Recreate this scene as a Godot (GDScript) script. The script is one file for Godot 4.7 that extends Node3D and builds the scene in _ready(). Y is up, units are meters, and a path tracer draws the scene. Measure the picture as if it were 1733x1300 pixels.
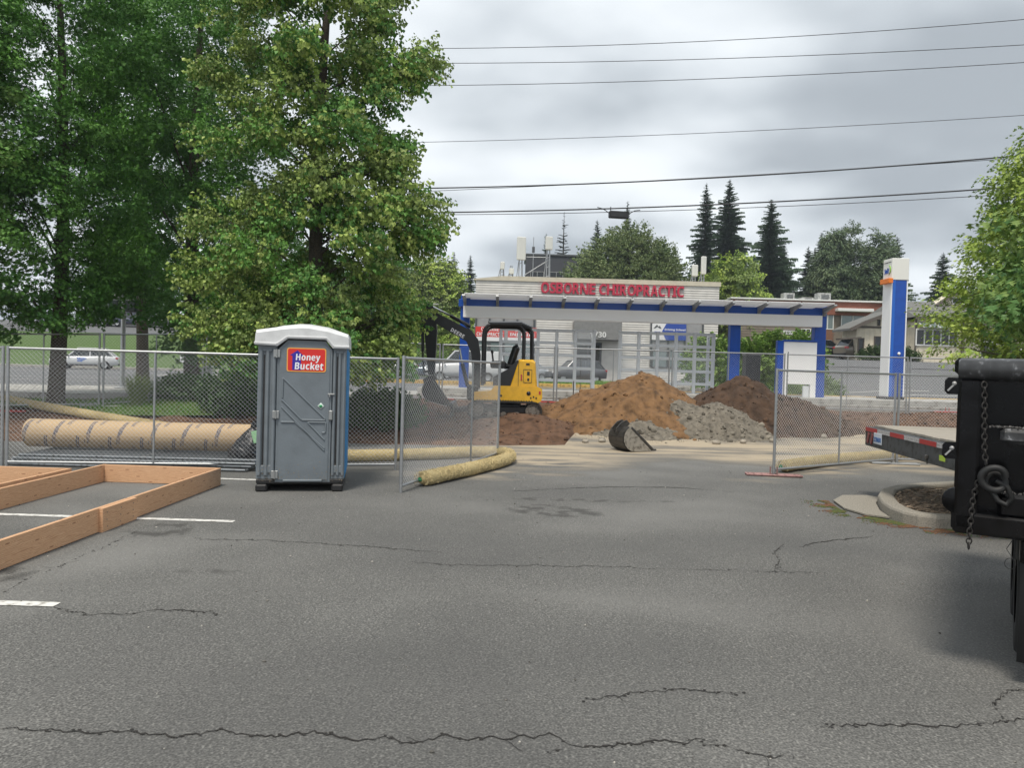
extends Node3D
# A parking lot beside a bus stop building site on an overcast day.
var used := {}
var mats := {}
var texs := {}
var rng := RandomNumberGenerator.new()

func _ready():
	rng.seed = 7
	camera_and_sky()
	make_textures()
	setting()
	trees()
	buildings()
	bus_station()
	street_things()
	site_things()
	fences()
	excavator()
	near_things()

# ---------------------------------------------------------------- camera, sky, sun
func camera_and_sky():
	var cam := Camera3D.new()
	cam.name = "camera"
	cam.fov = 55.0
	cam.near = 0.05
	cam.far = 1500.0
	cam.position = Vector3(0, 1.7, 0)
	cam.rotation_degrees = Vector3(-1.15, 0, 1.6)
	add_child(cam)
	cam.make_current()
	var env := Environment.new()
	env.background_mode = Environment.BG_SKY
	env.tonemap_mode = Environment.TONE_MAPPER_LINEAR
	env.tonemap_exposure = 2.15
	env.sdfgi_enabled = true
	env.ssao_enabled = true
	env.ssil_enabled = true
	env.fog_enabled = true
	env.fog_density = 0.0004
	env.fog_light_color = Color(0.80, 0.84, 0.89)
	var sky := Sky.new()
	var pano := PanoramaSkyMaterial.new()
	pano.panorama = ImageTexture.create_from_image(cloud_image())
	sky.sky_material = pano
	env.sky = sky
	var we := WorldEnvironment.new()
	we.environment = env
	we.name = "world_environment"
	add_child(we)
	var sun := DirectionalLight3D.new()
	sun.name = "sun"
	sun.light_energy = 0.5
	sun.light_color = Color(1.0, 0.97, 0.92)
	sun.light_angular_distance = 14.0
	sun.shadow_enabled = true
	sun.rotation_degrees = Vector3(-64, -22, 0)
	add_child(sun)

func cloud_image() -> Image:
	# an even cover of stratus with soft grey undersides, the same all round
	var n := FastNoiseLite.new()
	n.seed = 11
	n.noise_type = FastNoiseLite.TYPE_SIMPLEX_SMOOTH
	n.frequency = 0.85
	n.fractal_octaves = 6
	n.fractal_gain = 0.5
	var big := FastNoiseLite.new()
	big.seed = 3
	big.noise_type = FastNoiseLite.TYPE_SIMPLEX_SMOOTH
	big.frequency = 0.21
	big.fractal_octaves = 2
	var w := 1024
	var h := 512
	var im := Image.create(w, h, false, Image.FORMAT_RGBF)
	for j in h:
		var el := (0.5 - (j + 0.5) / h) * PI
		var y := sin(el)
		var c := cos(el)
		for i in w:
			if y < -0.05:
				im.set_pixel(i, j, Color(0.30, 0.31, 0.32))
				continue
			var az := (i + 0.5) / w * TAU
			var k := 1.0 / (maxf(y, 0.0) + 0.16)
			var px := sin(az) * c * k
			var pz := cos(az) * c * k
			var v := n.get_noise_2d(px * 0.8 + 3.0, pz * 1.1) * 0.95 + big.get_noise_2d(px + 40.0, pz) * 0.5
			v = clampf(0.55 + v * 0.86, 0.0, 1.0)
			v = v * v * (3.0 - 2.0 * v)
			var l := lerpf(0.235, 0.49, v)
			im.set_pixel(i, j, Color(l * lerpf(0.885, 0.955, v), l * lerpf(0.98, 1.005, v), l * lerpf(1.075, 1.045, v)))
	return im

# ---------------------------------------------------------------- textures and materials
func noise_img(sd: int, freq: float, oct: int, size := 512, kind := FastNoiseLite.TYPE_SIMPLEX_SMOOTH) -> Image:
	var n := FastNoiseLite.new()
	n.seed = sd
	n.noise_type = kind
	n.frequency = freq
	n.fractal_octaves = oct
	n.fractal_type = FastNoiseLite.FRACTAL_FBM if oct > 1 else FastNoiseLite.FRACTAL_NONE
	return n.get_seamless_image(size, size)

# maps grey values to colours through stops of [at, linear Vector3]
func ramp(src: Image, stops: Array) -> ImageTexture:
	var lut := []
	for k in 256:
		var t := k / 255.0
		var c: Vector3 = stops[0][1]
		for s in stops.size() - 1:
			var a: float = stops[s][0]
			var b: float = stops[s + 1][0]
			if t >= a:
				c = (stops[s][1] as Vector3).lerp(stops[s + 1][1], clampf((t - a) / (b - a), 0, 1))
		var q := Color(c.x, c.y, c.z).linear_to_srgb()
		lut.append([q.r8, q.g8, q.b8])
	var d := src.get_data()
	var out := PackedByteArray()
	out.resize(d.size() * 3)
	for k in d.size():
		var q: Array = lut[d[k]]
		out[k * 3] = q[0]
		out[k * 3 + 1] = q[1]
		out[k * 3 + 2] = q[2]
	var im := Image.create_from_data(src.get_width(), src.get_height(), false, Image.FORMAT_RGB8, out)
	im.generate_mipmaps()
	return ImageTexture.create_from_image(im)

func normal_of(src: Image, k: float) -> ImageTexture:
	var im := src.duplicate() as Image
	im.convert(Image.FORMAT_RGBA8)
	im.bump_map_to_normal_map(k)
	return ImageTexture.create_from_image(im)

func grey(v: float) -> Vector3:
	return Vector3(v, v, v)

func make_textures():
	var soft := noise_img(1, 0.012, 5)
	var fine := noise_img(2, 0.09, 3)
	var cell := noise_img(3, 0.11, 1, 1024, FastNoiseLite.TYPE_CELLULAR)
	var lump := noise_img(5, 0.035, 4)
	texs.mottle = ramp(soft, [[0.15, grey(0.86)], [0.5, grey(0.95)], [0.85, grey(1.0)]])
	texs.grime = ramp(soft, [[0.2, Vector3(0.42, 0.40, 0.37)], [0.42, grey(0.85)], [0.8, grey(1.0)]])
	texs.speck = ramp(fine, [[0.2, grey(0.55)], [0.5, grey(0.85)], [0.8, grey(1.0)]])
	texs.scuff = ramp(noise_img(17, 0.016, 6), [[0.0, grey(0.07)], [0.55, grey(0.12)], [0.74, grey(0.2)], [0.84, grey(0.8)]])
	texs.fine_n = normal_of(fine, 3.0)
	texs.lump_n = normal_of(lump, 5.0)
	var earth := noise_img(6, 0.011, 7)
	texs.earth = ramp(earth, [[0.2, grey(0.34)], [0.4, grey(0.66)], [0.58, grey(0.86)], [0.8, grey(1.0)]])
	texs.earth_n = normal_of(earth, 9.0)
	texs.soil = ramp(lump, [[0.2, grey(0.35)], [0.45, grey(0.7)], [0.62, grey(0.9)], [0.85, grey(1.0)]])
	# asphalt: pale and dark stone chips in a grey binder
	var white := noise_img(9, 0.21, 2, 1024, FastNoiseLite.TYPE_VALUE)
	var cd := cell.get_data()
	var wd := white.get_data()
	var mix := PackedByteArray()
	mix.resize(cd.size())
	for k in cd.size():
		mix[k] = clampi(int(cd[k] * 0.45 + wd[k] * 0.62), 0, 255)
	var asph := Image.create_from_data(1024, 1024, false, Image.FORMAT_L8, mix)
	texs.asphalt = ramp(asph, [[0.2, Vector3(0.055, 0.054, 0.053)], [0.42, Vector3(0.098, 0.097, 0.095)], [0.58, Vector3(0.138, 0.136, 0.132)], [0.72, Vector3(0.185, 0.182, 0.176)], [0.86, Vector3(0.27, 0.265, 0.255)]])
	texs.asphalt_n = normal_of(asph, 2.6)
	texs.stones = ramp(asph, [[0.25, grey(0.4)], [0.5, grey(0.75)], [0.75, grey(1.0)]])
	# wood: long grain, drawn along u
	var wn := FastNoiseLite.new()
	wn.seed = 21
	wn.frequency = 0.02
	wn.fractal_octaves = 4
	var wb := PackedByteArray()
	wb.resize(512 * 512)
	for j in 512:
		for i in 512:
			var warp := wn.get_noise_2d(i * 0.22, j * 0.5) * 26.0
			var g := sin((j + warp) * 0.36) * 0.5 + 0.5
			var f := wn.get_noise_2d(i * 0.5, j * 14.0) * 0.5 + 0.5
			var kn := 0.0
			for q in [[60, 90], [210, 330], [300, 150], [420, 420], [470, 60], [130, 450]]:
				var d := Vector2((i - q[0]) * 0.75, j - q[1]).length()
				kn = maxf(kn, 1.0 - ss(4.0, 15.0, d))
				g = lerpf(g, sin(d * 0.55) * 0.5 + 0.5, 1.0 - ss(10.0, 44.0, d))
			wb[j * 512 + i] = clampi(int((g * 0.55 + f * 0.45) * (1.0 - 0.9 * kn) * 255.0), 0, 255)
	var wood := Image.create_from_data(512, 512, false, Image.FORMAT_L8, wb)
	texs.wood = ramp(wood, [[0.05, Vector3(0.27, 0.125, 0.06)], [0.28, Vector3(0.52, 0.285, 0.15)], [0.65, Vector3(0.63, 0.385, 0.225)], [1.0, Vector3(0.70, 0.47, 0.30)]])
	texs.plank = ramp(wood, [[0.0, Vector3(0.26, 0.21, 0.15)], [0.5, Vector3(0.42, 0.36, 0.28)], [1.0, Vector3(0.52, 0.46, 0.37)]])
	# straw: short crossing fibres
	var sr := RandomNumberGenerator.new()
	sr.seed = 5
	var si := Image.create(512, 512, false, Image.FORMAT_L8)
	si.fill(Color(0.35, 0.35, 0.35))
	for k in 5200:
		var v := sr.randf_range(0.3, 1.0)
		var p := Vector2(sr.randf() * 512, sr.randf() * 512)
		var dr := Vector2.from_angle(sr.randf_range(-0.9, 0.9))
		for q in sr.randi_range(10, 34):
			p += dr
			si.set_pixel(posmod(int(p.x), 512), posmod(int(p.y), 512), Color(v, v, v))
			si.set_pixel(posmod(int(p.x), 512), posmod(int(p.y) + 1, 512), Color(v, v, v))
	texs.straw = ramp(si, [[0.25, Vector3(0.24, 0.17, 0.07)], [0.55, Vector3(0.52, 0.41, 0.20)], [1.0, Vector3(0.78, 0.68, 0.42)]])
	texs.straw_n = normal_of(si, 4.0)
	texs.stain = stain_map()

# dust, tyre rubber, oil and weathering on the parking lot, 24 m by 24 m from (-12, -1) to (12, -25)
func stain_map() -> ImageTexture:
	var n := 768
	var k := 24.0 / n
	var a := FastNoiseLite.new()
	a.seed = 31
	a.frequency = 0.55
	a.fractal_octaves = 5
	var b := FastNoiseLite.new()
	b.seed = 32
	b.frequency = 0.16
	b.fractal_octaves = 3
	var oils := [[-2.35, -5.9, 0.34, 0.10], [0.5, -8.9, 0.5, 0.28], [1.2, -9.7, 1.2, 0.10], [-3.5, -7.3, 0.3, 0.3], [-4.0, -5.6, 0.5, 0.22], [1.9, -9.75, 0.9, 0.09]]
	var im := Image.create(n, n, false, Image.FORMAT_RGBA8)
	for j in n:
		var z := -25.0 + (j + 0.5) * k
		for i in n:
			var x := -12.0 + (i + 0.5) * k
			var v := a.get_noise_2d(x, z)
			var w := b.get_noise_2d(x * 1.0, z * 1.6)
			var streak := a.get_noise_2d(x * 0.35 + 50.0, z * 2.2)
			# tan dust and sawdust in front of the heaps
			var d := smoothstep(-13.2, -15.4, z - 0.12 * absf(x - 3.0) + w * 1.2) * smoothstep(-2.2, 1.0, x)
			var near_straw := exp(-pow((x - 0.6) / 1.3, 2.0) - pow((z + 13.6) / 0.75, 2.0)) + exp(-pow((x - 6.2) / 1.7, 2.0) - pow((z + 13.9 + (x - 6.2) * 0.8) / 0.6, 2.0)) + 0.8 * exp(-pow((x + 0.6) / 1.2, 2.0) - pow((z + 11.9) / 0.5, 2.0))
			var dust := clampf(d * (0.62 + 1.0 * streak + 0.5 * v) + near_straw * (0.30 + 1.5 * a.get_noise_2d(x * 1.3, z * 3.0 + 9.0)), 0.0, 0.86)
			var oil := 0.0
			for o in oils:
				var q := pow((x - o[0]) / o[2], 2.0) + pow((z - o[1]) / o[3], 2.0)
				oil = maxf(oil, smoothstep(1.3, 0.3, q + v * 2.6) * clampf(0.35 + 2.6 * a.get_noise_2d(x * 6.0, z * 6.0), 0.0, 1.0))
			var wear := clampf(w * 0.9 + v * 0.35, -0.6, 0.6)
			var c: Color
			if dust > 0.05 and dust > oil:
				c = Color(0.40, 0.33, 0.235).linear_to_srgb()
				c.a = dust
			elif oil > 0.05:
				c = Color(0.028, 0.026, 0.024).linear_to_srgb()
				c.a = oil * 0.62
			elif wear > 0.0:
				c = Color(0.23, 0.225, 0.215).linear_to_srgb()
				c.a = wear * 0.7
			else:
				c = Color(0.055, 0.055, 0.056).linear_to_srgb()
				c.a = -wear * 0.75
			im.set_pixel(i, j, c)
	return ImageTexture.create_from_image(im)

# a material by name; colour is linear; o: rough, metal, tex, scale, nrm, nk, coat, back, emit
func M(id: String, c: Vector3 = Vector3.ONE, o := {}) -> StandardMaterial3D:
	if mats.has(id):
		return mats[id]
	var m := StandardMaterial3D.new()
	m.resource_name = id
	m.albedo_color = Color(c.x, c.y, c.z).linear_to_srgb()
	m.roughness = o.get("rough", 0.7)
	m.metallic = o.get("metal", 0.0)
	if o.has("spec"):
		m.metallic_specular = o.spec
	if o.has("tex"):
		m.albedo_texture = texs[o.tex]
	if o.has("nrm"):
		m.normal_enabled = true
		m.normal_texture = texs[o.nrm]
		m.normal_scale = o.get("nk", 1.0)
	if (o.has("tex") or o.has("nrm")) and not o.has("uv"):
		m.uv1_triplanar = true
		m.uv1_world_triplanar = o.get("world", false)
		var s: float = o.get("scale", 1.0)
		m.uv1_scale = Vector3(s, s, s)
	if o.has("coat"):
		m.clearcoat_enabled = true
		m.clearcoat = o.coat
		m.clearcoat_roughness = 0.08
	if o.has("back"):
		m.backlight_enabled = true
		var b: Vector3 = o.back
		m.backlight = Color(b.x, b.y, b.z)
	if o.has("alpha"):
		m.transparency = BaseMaterial3D.TRANSPARENCY_ALPHA
		m.albedo_color.a = o.alpha
	if o.has("vc"):
		m.vertex_color_use_as_albedo = true
	m.cull_mode = BaseMaterial3D.CULL_DISABLED
	mats[id] = m
	return m

# ---------------------------------------------------------------- mesh helpers
const FLAT := -1
func S() -> SurfaceTool:
	var s := SurfaceTool.new()
	s.begin(Mesh.PRIMITIVE_TRIANGLES)
	s.set_smooth_group(FLAT)
	return s

func tri(s: SurfaceTool, a: Vector3, b: Vector3, c: Vector3):
	s.add_vertex(a)
	s.add_vertex(b)
	s.add_vertex(c)

# a quad whose front looks along out
func quad(s: SurfaceTool, a: Vector3, b: Vector3, c: Vector3, d: Vector3, out: Vector3):
	if (c - a).cross(b - a).dot(out) < 0.0:
		tri(s, a, d, c)
		tri(s, a, c, b)
	else:
		tri(s, a, b, c)
		tri(s, a, c, d)

func trio(s: SurfaceTool, a: Vector3, b: Vector3, c: Vector3, out: Vector3):
	if (c - a).cross(b - a).dot(out) < 0.0:
		tri(s, a, c, b)
	else:
		tri(s, a, b, c)

func T(x: float, y: float, z: float, yaw := 0.0, pitch := 0.0, roll := 0.0) -> Transform3D:
	return Transform3D(Basis.from_euler(Vector3(pitch, yaw, roll)), Vector3(x, y, z))

func corner(h: Vector3, c: float, sg: Vector3, ax: int) -> Vector3:
	var v := Vector3(sg.x * (h.x - c), sg.y * (h.y - c), sg.z * (h.z - c))
	v[ax] = sg[ax] * h[ax]
	return v

# a box with chamfered edges
func box(s: SurfaceTool, t: Transform3D, size: Vector3, c := 0.0):
	var h := size * 0.5
	c = minf(c, minf(h.x, minf(h.y, h.z)) * 0.9)
	for ax in 3:
		var b := (ax + 1) % 3
		var d := (ax + 2) % 3
		for sg in [-1.0, 1.0]:
			var p := []
			for q in [[-1, -1], [1, -1], [1, 1], [-1, 1]]:
				var g := Vector3.ZERO
				g[ax] = sg
				g[b] = q[0]
				g[d] = q[1]
				p.append(t * corner(h, c, g, ax))
			var n := Vector3.ZERO
			n[ax] = sg
			quad(s, p[0], p[1], p[2], p[3], t.basis * n)
		if c > 0.0:
			for q in [[-1, -1], [1, -1], [1, 1], [-1, 1]]:
				var g0 := Vector3.ZERO
				g0[ax] = -1
				g0[b] = q[0]
				g0[d] = q[1]
				var g1 := g0
				g1[ax] = 1
				var n := g0
				n[ax] = 0
				quad(s, t * corner(h, c, g0, b), t * corner(h, c, g1, b), t * corner(h, c, g1, d), t * corner(h, c, g0, d), t.basis * n)
	if c > 0.0:
		for k in 8:
			var g := Vector3(1 if k & 1 else -1, 1 if k & 2 else -1, 1 if k & 4 else -1)
			trio(s, t * corner(h, c, g, 0), t * corner(h, c, g, 1), t * corner(h, c, g, 2), t.basis * g)

func bx(s: SurfaceTool, x: float, y: float, z: float, w: float, h: float, d: float, c := 0.0, yaw := 0.0):
	box(s, T(x, y, z, yaw), Vector3(w, h, d), c)

# a beam from a to b, w across and h high
func beam(s: SurfaceTool, a: Vector3, b: Vector3, w: float, h: float, c := 0.0):
	var z := (b - a)
	var l := z.length()
	z /= l
	var up := Vector3.UP if absf(z.y) < 0.98 else Vector3.RIGHT
	var x := up.cross(z).normalized()
	var y := z.cross(x)
	box(s, Transform3D(Basis(x, y, z), (a + b) * 0.5), Vector3(w, h, l), c)

# a tube along points; r is a number or one number for each point
func tube(s: SurfaceTool, pts: Array, r, n := 8, cap := true, loop := false):
	var cnt := pts.size()
	var rings := []
	var side := Vector3.ZERO
	for k in cnt:
		var a: Vector3 = pts[(k - 1 + cnt) % cnt if loop else maxi(k - 1, 0)]
		var b: Vector3 = pts[(k + 1) % cnt if loop else mini(k + 1, cnt - 1)]
		var d := (b - a).normalized()
		if side == Vector3.ZERO:
			side = d.cross(Vector3.UP if absf(d.y) < 0.9 else Vector3.RIGHT).normalized()
		else:
			side = (side - d * side.dot(d)).normalized()
		var up := side.cross(d)
		var q: float = r[k] if r is Array else r
		var ring := []
		for i in n:
			var an := TAU * i / n
			ring.append((pts[k] as Vector3) + (side * cos(an) + up * sin(an)) * q)
		rings.append(ring)
	if n > 4:
		s.set_smooth_group(1)
	for k in (cnt if loop else cnt - 1):
		var r0: Array = rings[k]
		var r1: Array = rings[(k + 1) % cnt]
		var mid: Vector3 = ((pts[k] as Vector3) + (pts[(k + 1) % cnt] as Vector3)) * 0.5
		for i in n:
			var j := (i + 1) % n
			quad(s, r0[i], r0[j], r1[j], r1[i], ((r0[i] as Vector3) + r0[j] + r1[i] + r1[j]) * 0.25 - mid)
	s.set_smooth_group(FLAT)
	if cap and not loop:
		for e in [0, cnt - 1]:
			var ring: Array = rings[e]
			var out: Vector3 = (pts[0] as Vector3) - pts[1] if e == 0 else (pts[cnt - 1] as Vector3) - pts[cnt - 2]
			for i in range(1, n - 1):
				trio(s, ring[0], ring[i], ring[i + 1], out)

# an outline in x and y, extruded along z
func ext(s: SurfaceTool, poly: Array, z0: float, z1: float, t := Transform3D.IDENTITY):
	var pv := PackedVector2Array(poly)
	var ix := Geometry2D.triangulate_polygon(pv)
	for k in range(0, ix.size(), 3):
		for zz in [z0, z1]:
			var o := Vector3(0, 0, 1 if zz == maxf(z0, z1) else -1)
			trio(s, t * v3(pv[ix[k]], zz), t * v3(pv[ix[k + 1]], zz), t * v3(pv[ix[k + 2]], zz), t.basis * o)
	var cw := Geometry2D.is_polygon_clockwise(pv)
	for k in pv.size():
		var a := pv[k]
		var b := pv[(k + 1) % pv.size()]
		var nn := Vector2((b - a).y, -(b - a).x) * (-1.0 if cw else 1.0)
		quad(s, t * v3(a, z0), t * v3(b, z0), t * v3(b, z1), t * v3(a, z1), t.basis * Vector3(nn.x, nn.y, 0))

func v3(p: Vector2, z: float) -> Vector3:
	return Vector3(p.x, p.y, z)

# a profile of (radius, height) turned about y
func lathe(s: SurfaceTool, prof: Array, n: int, t := Transform3D.IDENTITY, smooth := true):
	if smooth:
		s.set_smooth_group(2)
	for k in prof.size() - 1:
		var a: Vector2 = prof[k]
		var b: Vector2 = prof[k + 1]
		var nn := Vector2((b - a).y, -(b - a).x)
		for i in n:
			var a0 := TAU * i / n
			var a1 := TAU * (i + 1) / n
			var am := (a0 + a1) * 0.5
			var d0 := Vector3(cos(a0), 0, sin(a0))
			var d1 := Vector3(cos(a1), 0, sin(a1))
			var up := Vector3.UP
			quad(s, t * (d0 * a.x + up * a.y), t * (d1 * a.x + up * a.y), t * (d1 * b.x + up * b.y), t * (d0 * b.x + up * b.y), t.basis * (Vector3(cos(am), 0, sin(am)) * nn.x + up * nn.y))
	s.set_smooth_group(FLAT)

# a smooth sheet: f(u, v) gives points; uv in metres by g
func sheet(s: SurfaceTool, nu: int, nv: int, f: Callable, uvs = null):
	var p := []
	for j in nv + 1:
		for i in nu + 1:
			p.append(f.call(float(i) / nu, float(j) / nv))
	s.set_smooth_group(3)
	for j in nv:
		for i in nu:
			var k := j * (nu + 1) + i
			var q := [p[k], p[k + 1], p[k + nu + 2], p[k + nu + 1]]
			var o := [0, 1, 2, 0, 2, 3]
			if ((q[2] as Vector3) - q[0]).cross((q[1] as Vector3) - q[0]).y < 0.0:
				o = [0, 2, 1, 0, 3, 2]
			for e in o:
				if uvs != null:
					uvs.call(s, q[e])
				s.add_vertex(q[e])
	s.set_smooth_group(FLAT)

# a rounded lump; r is its three radii
func lump(s: SurfaceTool, at: Vector3, r: Vector3, rough: float, sd: int, n := 7):
	var nz := FastNoiseLite.new()
	nz.seed = sd
	nz.frequency = 0.9
	var f := func(u: float, v: float) -> Vector3:
		var th := v * PI
		var d := Vector3(cos(u * TAU) * sin(th), cos(th), sin(u * TAU) * sin(th))
		return at + Vector3(d.x * r.x, d.y * r.y, d.z * r.z) * (1.0 + rough * nz.get_noise_3dv(d * 1.6))
	s.set_smooth_group(4)
	for j in n:
		for i in n * 2:
			var a: Vector3 = f.call(float(i) / (n * 2), float(j) / n)
			var b: Vector3 = f.call(float((i + 1) % (n * 2)) / (n * 2), float(j) / n)
			var c: Vector3 = f.call(float((i + 1) % (n * 2)) / (n * 2), float(j + 1) / n)
			var d: Vector3 = f.call(float(i) / (n * 2), float(j + 1) / n)
			quad(s, a, b, c, d, (a + b + c + d) * 0.25 - at)
	s.set_smooth_group(FLAT)

# ---------------------------------------------------------------- nodes
func numbered(n: String) -> String:
	if not used.has(n):
		used[n] = 0
		return n
	used[n] += 1
	return "%s_%03d" % [n, used[n]]

func tag(o: Node3D, label: String, category: String, group := "", kind := ""):
	if label:
		o.set_meta("label", label)
	if category:
		o.set_meta("category", category)
	if group:
		o.set_meta("group", group)
	if kind:
		o.set_meta("kind", kind)

func thing(n: String, label: String, category: String, at := Vector3.ZERO, yaw := 0.0, group := "") -> Node3D:
	var o := Node3D.new()
	o.name = numbered(n)
	add_child(o)
	o.position = at
	o.rotation.y = yaw
	tag(o, label, category, group)
	return o

func mesh_of(s: SurfaceTool) -> ArrayMesh:
	s.generate_normals()
	s.index()
	return s.commit()

func mi(n: String, m: Mesh, mat: Material, parent: Node3D) -> MeshInstance3D:
	var o := MeshInstance3D.new()
	o.mesh = m
	o.material_override = mat
	if parent == self:
		o.name = numbered(n)
		add_child(o)
	else:
		o.name = n
		parent.add_child(o, true)
	return o

func part(n: String, s: SurfaceTool, mat: Material, parent: Node3D) -> MeshInstance3D:
	return mi(n, mesh_of(s), mat, parent)

func single(n: String, s: SurfaceTool, mat: Material, label: String, category: String, at := Vector3.ZERO, yaw := 0.0, group := "") -> MeshInstance3D:
	var o := part(n, s, mat, self)
	o.position = at
	o.rotation.y = yaw
	tag(o, label, category, group)
	return o

func struct(n: String, s: SurfaceTool, mat: Material, parent: Node3D = self) -> MeshInstance3D:
	var o := part(n, s, mat, parent)
	if parent == self:
		o.set_meta("kind", "structure")
	return o

# many small copies of one mesh, nobody could count them
func many(n: String, m: Mesh, mat: Material, xf: Array, parent: Node3D, cols := []) -> MultiMeshInstance3D:
	var mm := MultiMesh.new()
	mm.transform_format = MultiMesh.TRANSFORM_3D
	mm.use_colors = not cols.is_empty()
	mm.mesh = m
	mm.instance_count = xf.size()
	for k in xf.size():
		mm.set_instance_transform(k, xf[k])
		if mm.use_colors:
			mm.set_instance_color(k, cols[k])
	var o := MultiMeshInstance3D.new()
	o.multimesh = mm
	o.material_override = mat
	o.set_meta("kind", "stuff")
	if parent == self:
		o.name = numbered(n)
		add_child(o)
	else:
		o.name = n
		parent.add_child(o, true)
	return o

func font(bold := true, serif := false) -> Font:
	var f := SystemFont.new()
	f.font_names = PackedStringArray(["Droid Serif" if serif else "Droid Sans"])
	f.font_weight = 700 if bold else 400
	if not bold:
		return f
	var v := FontVariation.new()
	v.base_font = f
	v.variation_embolden = 0.15
	return v

# raised lettering, width w and height h, standing at t in the plane of x and y
func text(n: String, str: String, w: float, h: float, depth: float, mat: Material, parent: Node3D, t: Transform3D, bold := true) -> MeshInstance3D:
	var tm := TextMesh.new()
	tm.text = str
	tm.font = font(bold)
	tm.font_size = 64
	tm.pixel_size = 0.01
	tm.depth = maxf(depth, 0.002)
	tm.curve_step = 2.0
	var bb := tm.get_aabb()
	var o := mi(n, tm, mat, parent)
	var sx := w / maxf(bb.size.x, 0.01)
	var sy := h / maxf(bb.size.y, 0.01)
	o.transform = t * Transform3D(Basis().scaled(Vector3(sx, sy, 1)), Vector3(-bb.get_center().x * sx, -bb.get_center().y * sy, 0))
	return o

func R(a: float, b: float) -> float:
	return rng.randf_range(a, b)
const CRACKS := [
	[0.017, [-2.280, -3.320, -1.800, -3.320, -1.460, -3.290, -1.280, -3.360, -1.120, -3.290, -0.870, -3.370, -0.670, -3.340, -0.400, -3.310, -0.250, -3.380, 0.030, -3.360, 0.220, -3.410, 0.300, -3.310, 0.510, -3.340, 0.680, -3.360, 0.850, -3.390, 1.010, -3.380]],
	[0.01, [0.210, -3.250, 0.300, -3.310]],
	[0.009, [0.850, -3.390, 1.000, -3.340, 1.170, -3.270, 1.380, -3.260]],
	[0.014, [1.540, -3.530, 1.710, -3.580, 1.890, -3.610, 2.180, -3.610, 2.390, -3.650, 2.630, -3.690, 2.860, -3.730]],
	[0.011, [3.170, -4.140, 2.900, -4.080, 2.680, -3.960, 2.580, -3.870, 2.540, -3.750, 2.510, -3.660]],
	[0.012, [0.420, -3.760, 0.650, -3.840, 0.810, -3.910, 0.980, -3.940, 1.290, -3.910]],
	[0.009, [-0.810, -6.390, -0.500, -6.340, 0.220, -6.380, 0.730, -6.380, 1.250, -6.390, 2.020, -6.400, 2.790, -6.400]],
	[0.011, [-2.980, -7.000, -2.480, -7.010, -2.010, -6.970, -1.320, -6.890, -0.590, -6.750]],
	[0.02, [2.330, -6.390, 2.500, -6.760, 2.580, -7.100, 2.790, -7.440]],
	[0.022, [2.930, -7.330, 3.160, -7.530, 3.470, -7.700, 3.970, -7.950]],
	[0.01, [-3.030, -4.950, -2.740, -4.830, -2.570, -4.860, -2.370, -4.940, -1.980, -4.950, -1.890, -4.830]],
	[0.03, [-0.010, -10.220, 0.580, -10.520, 1.200, -10.790, 1.910, -10.910, 2.540, -10.960, 3.260, -10.710]],
	[0.016, [-3.560, -5.160, -3.630, -5.510, -3.630, -6.110, -3.630, -6.850, -3.670, -7.490]]]


# ---------------------------------------------------------------- the setting
func ss(a: float, b: float, x: float) -> float:
	var t := clampf((x - a) / (b - a), 0.0, 1.0)
	return t * t * (3.0 - 2.0 * t)

# height of the land
func H(x: float, z: float) -> float:
	var mid := 0.62 * ss(-16.4, -22.6, z)
	var left := 0.62 * ss(-13.6, -20.5, z)
	var y := lerpf(mid, left, ss(-3.0, -7.0, x))
	y += 0.2 * ss(-24.0, -62.0, z)
	y += 2.25 * ss(12.5, 21.0, x) * ss(-31.0, -55.0, z)
	y += ss(-6.0, -16.0, x) * (3.3 * ss(-58.5, -77.0, z) + 2.3 * ss(-76.0, -100.0, z))
	y += (1.0 - ss(-6.0, -16.0, x)) * (2.2 * ss(-76.0, -120.0, z) + 1.2 * ss(12.0, 24.0, x) * ss(-55.0, -76.0, z))
	return y

func lot_edge(x: float) -> float:
	var e := [[-40.0, -14.4], [-5.2, -14.4], [-4.6, -15.75], [-1.0, -16.15], [1.25, -16.75], [1.6, -18.6], [4.0, -20.2], [8.0, -20.2], [9.4, -19.1], [60.0, -19.1]]
	for k in e.size() - 1:
		if x <= e[k + 1][0]:
			return lerpf(e[k][1], e[k + 1][1], clampf((x - e[k][0]) / (e[k + 1][0] - e[k][0]), 0, 1))
	return -19.1

func land(n: String, x0: float, x1: float, z0: float, z1: float, nx: int, nz: int, lift: float, mat: Material, bump := 0.0, sd := 1) -> MeshInstance3D:
	var s := S()
	var nn := FastNoiseLite.new()
	nn.seed = sd
	nn.frequency = 0.6
	nn.fractal_octaves = 4
	sheet(s, nx, nz, func(u: float, v: float) -> Vector3:
		var x := lerpf(x0, x1, u)
		var z := lerpf(z0, z1, v)
		return Vector3(x, H(x, z) + lift + bump * nn.get_noise_2d(x, z), z))
	return struct(n, s, mat)

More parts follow.
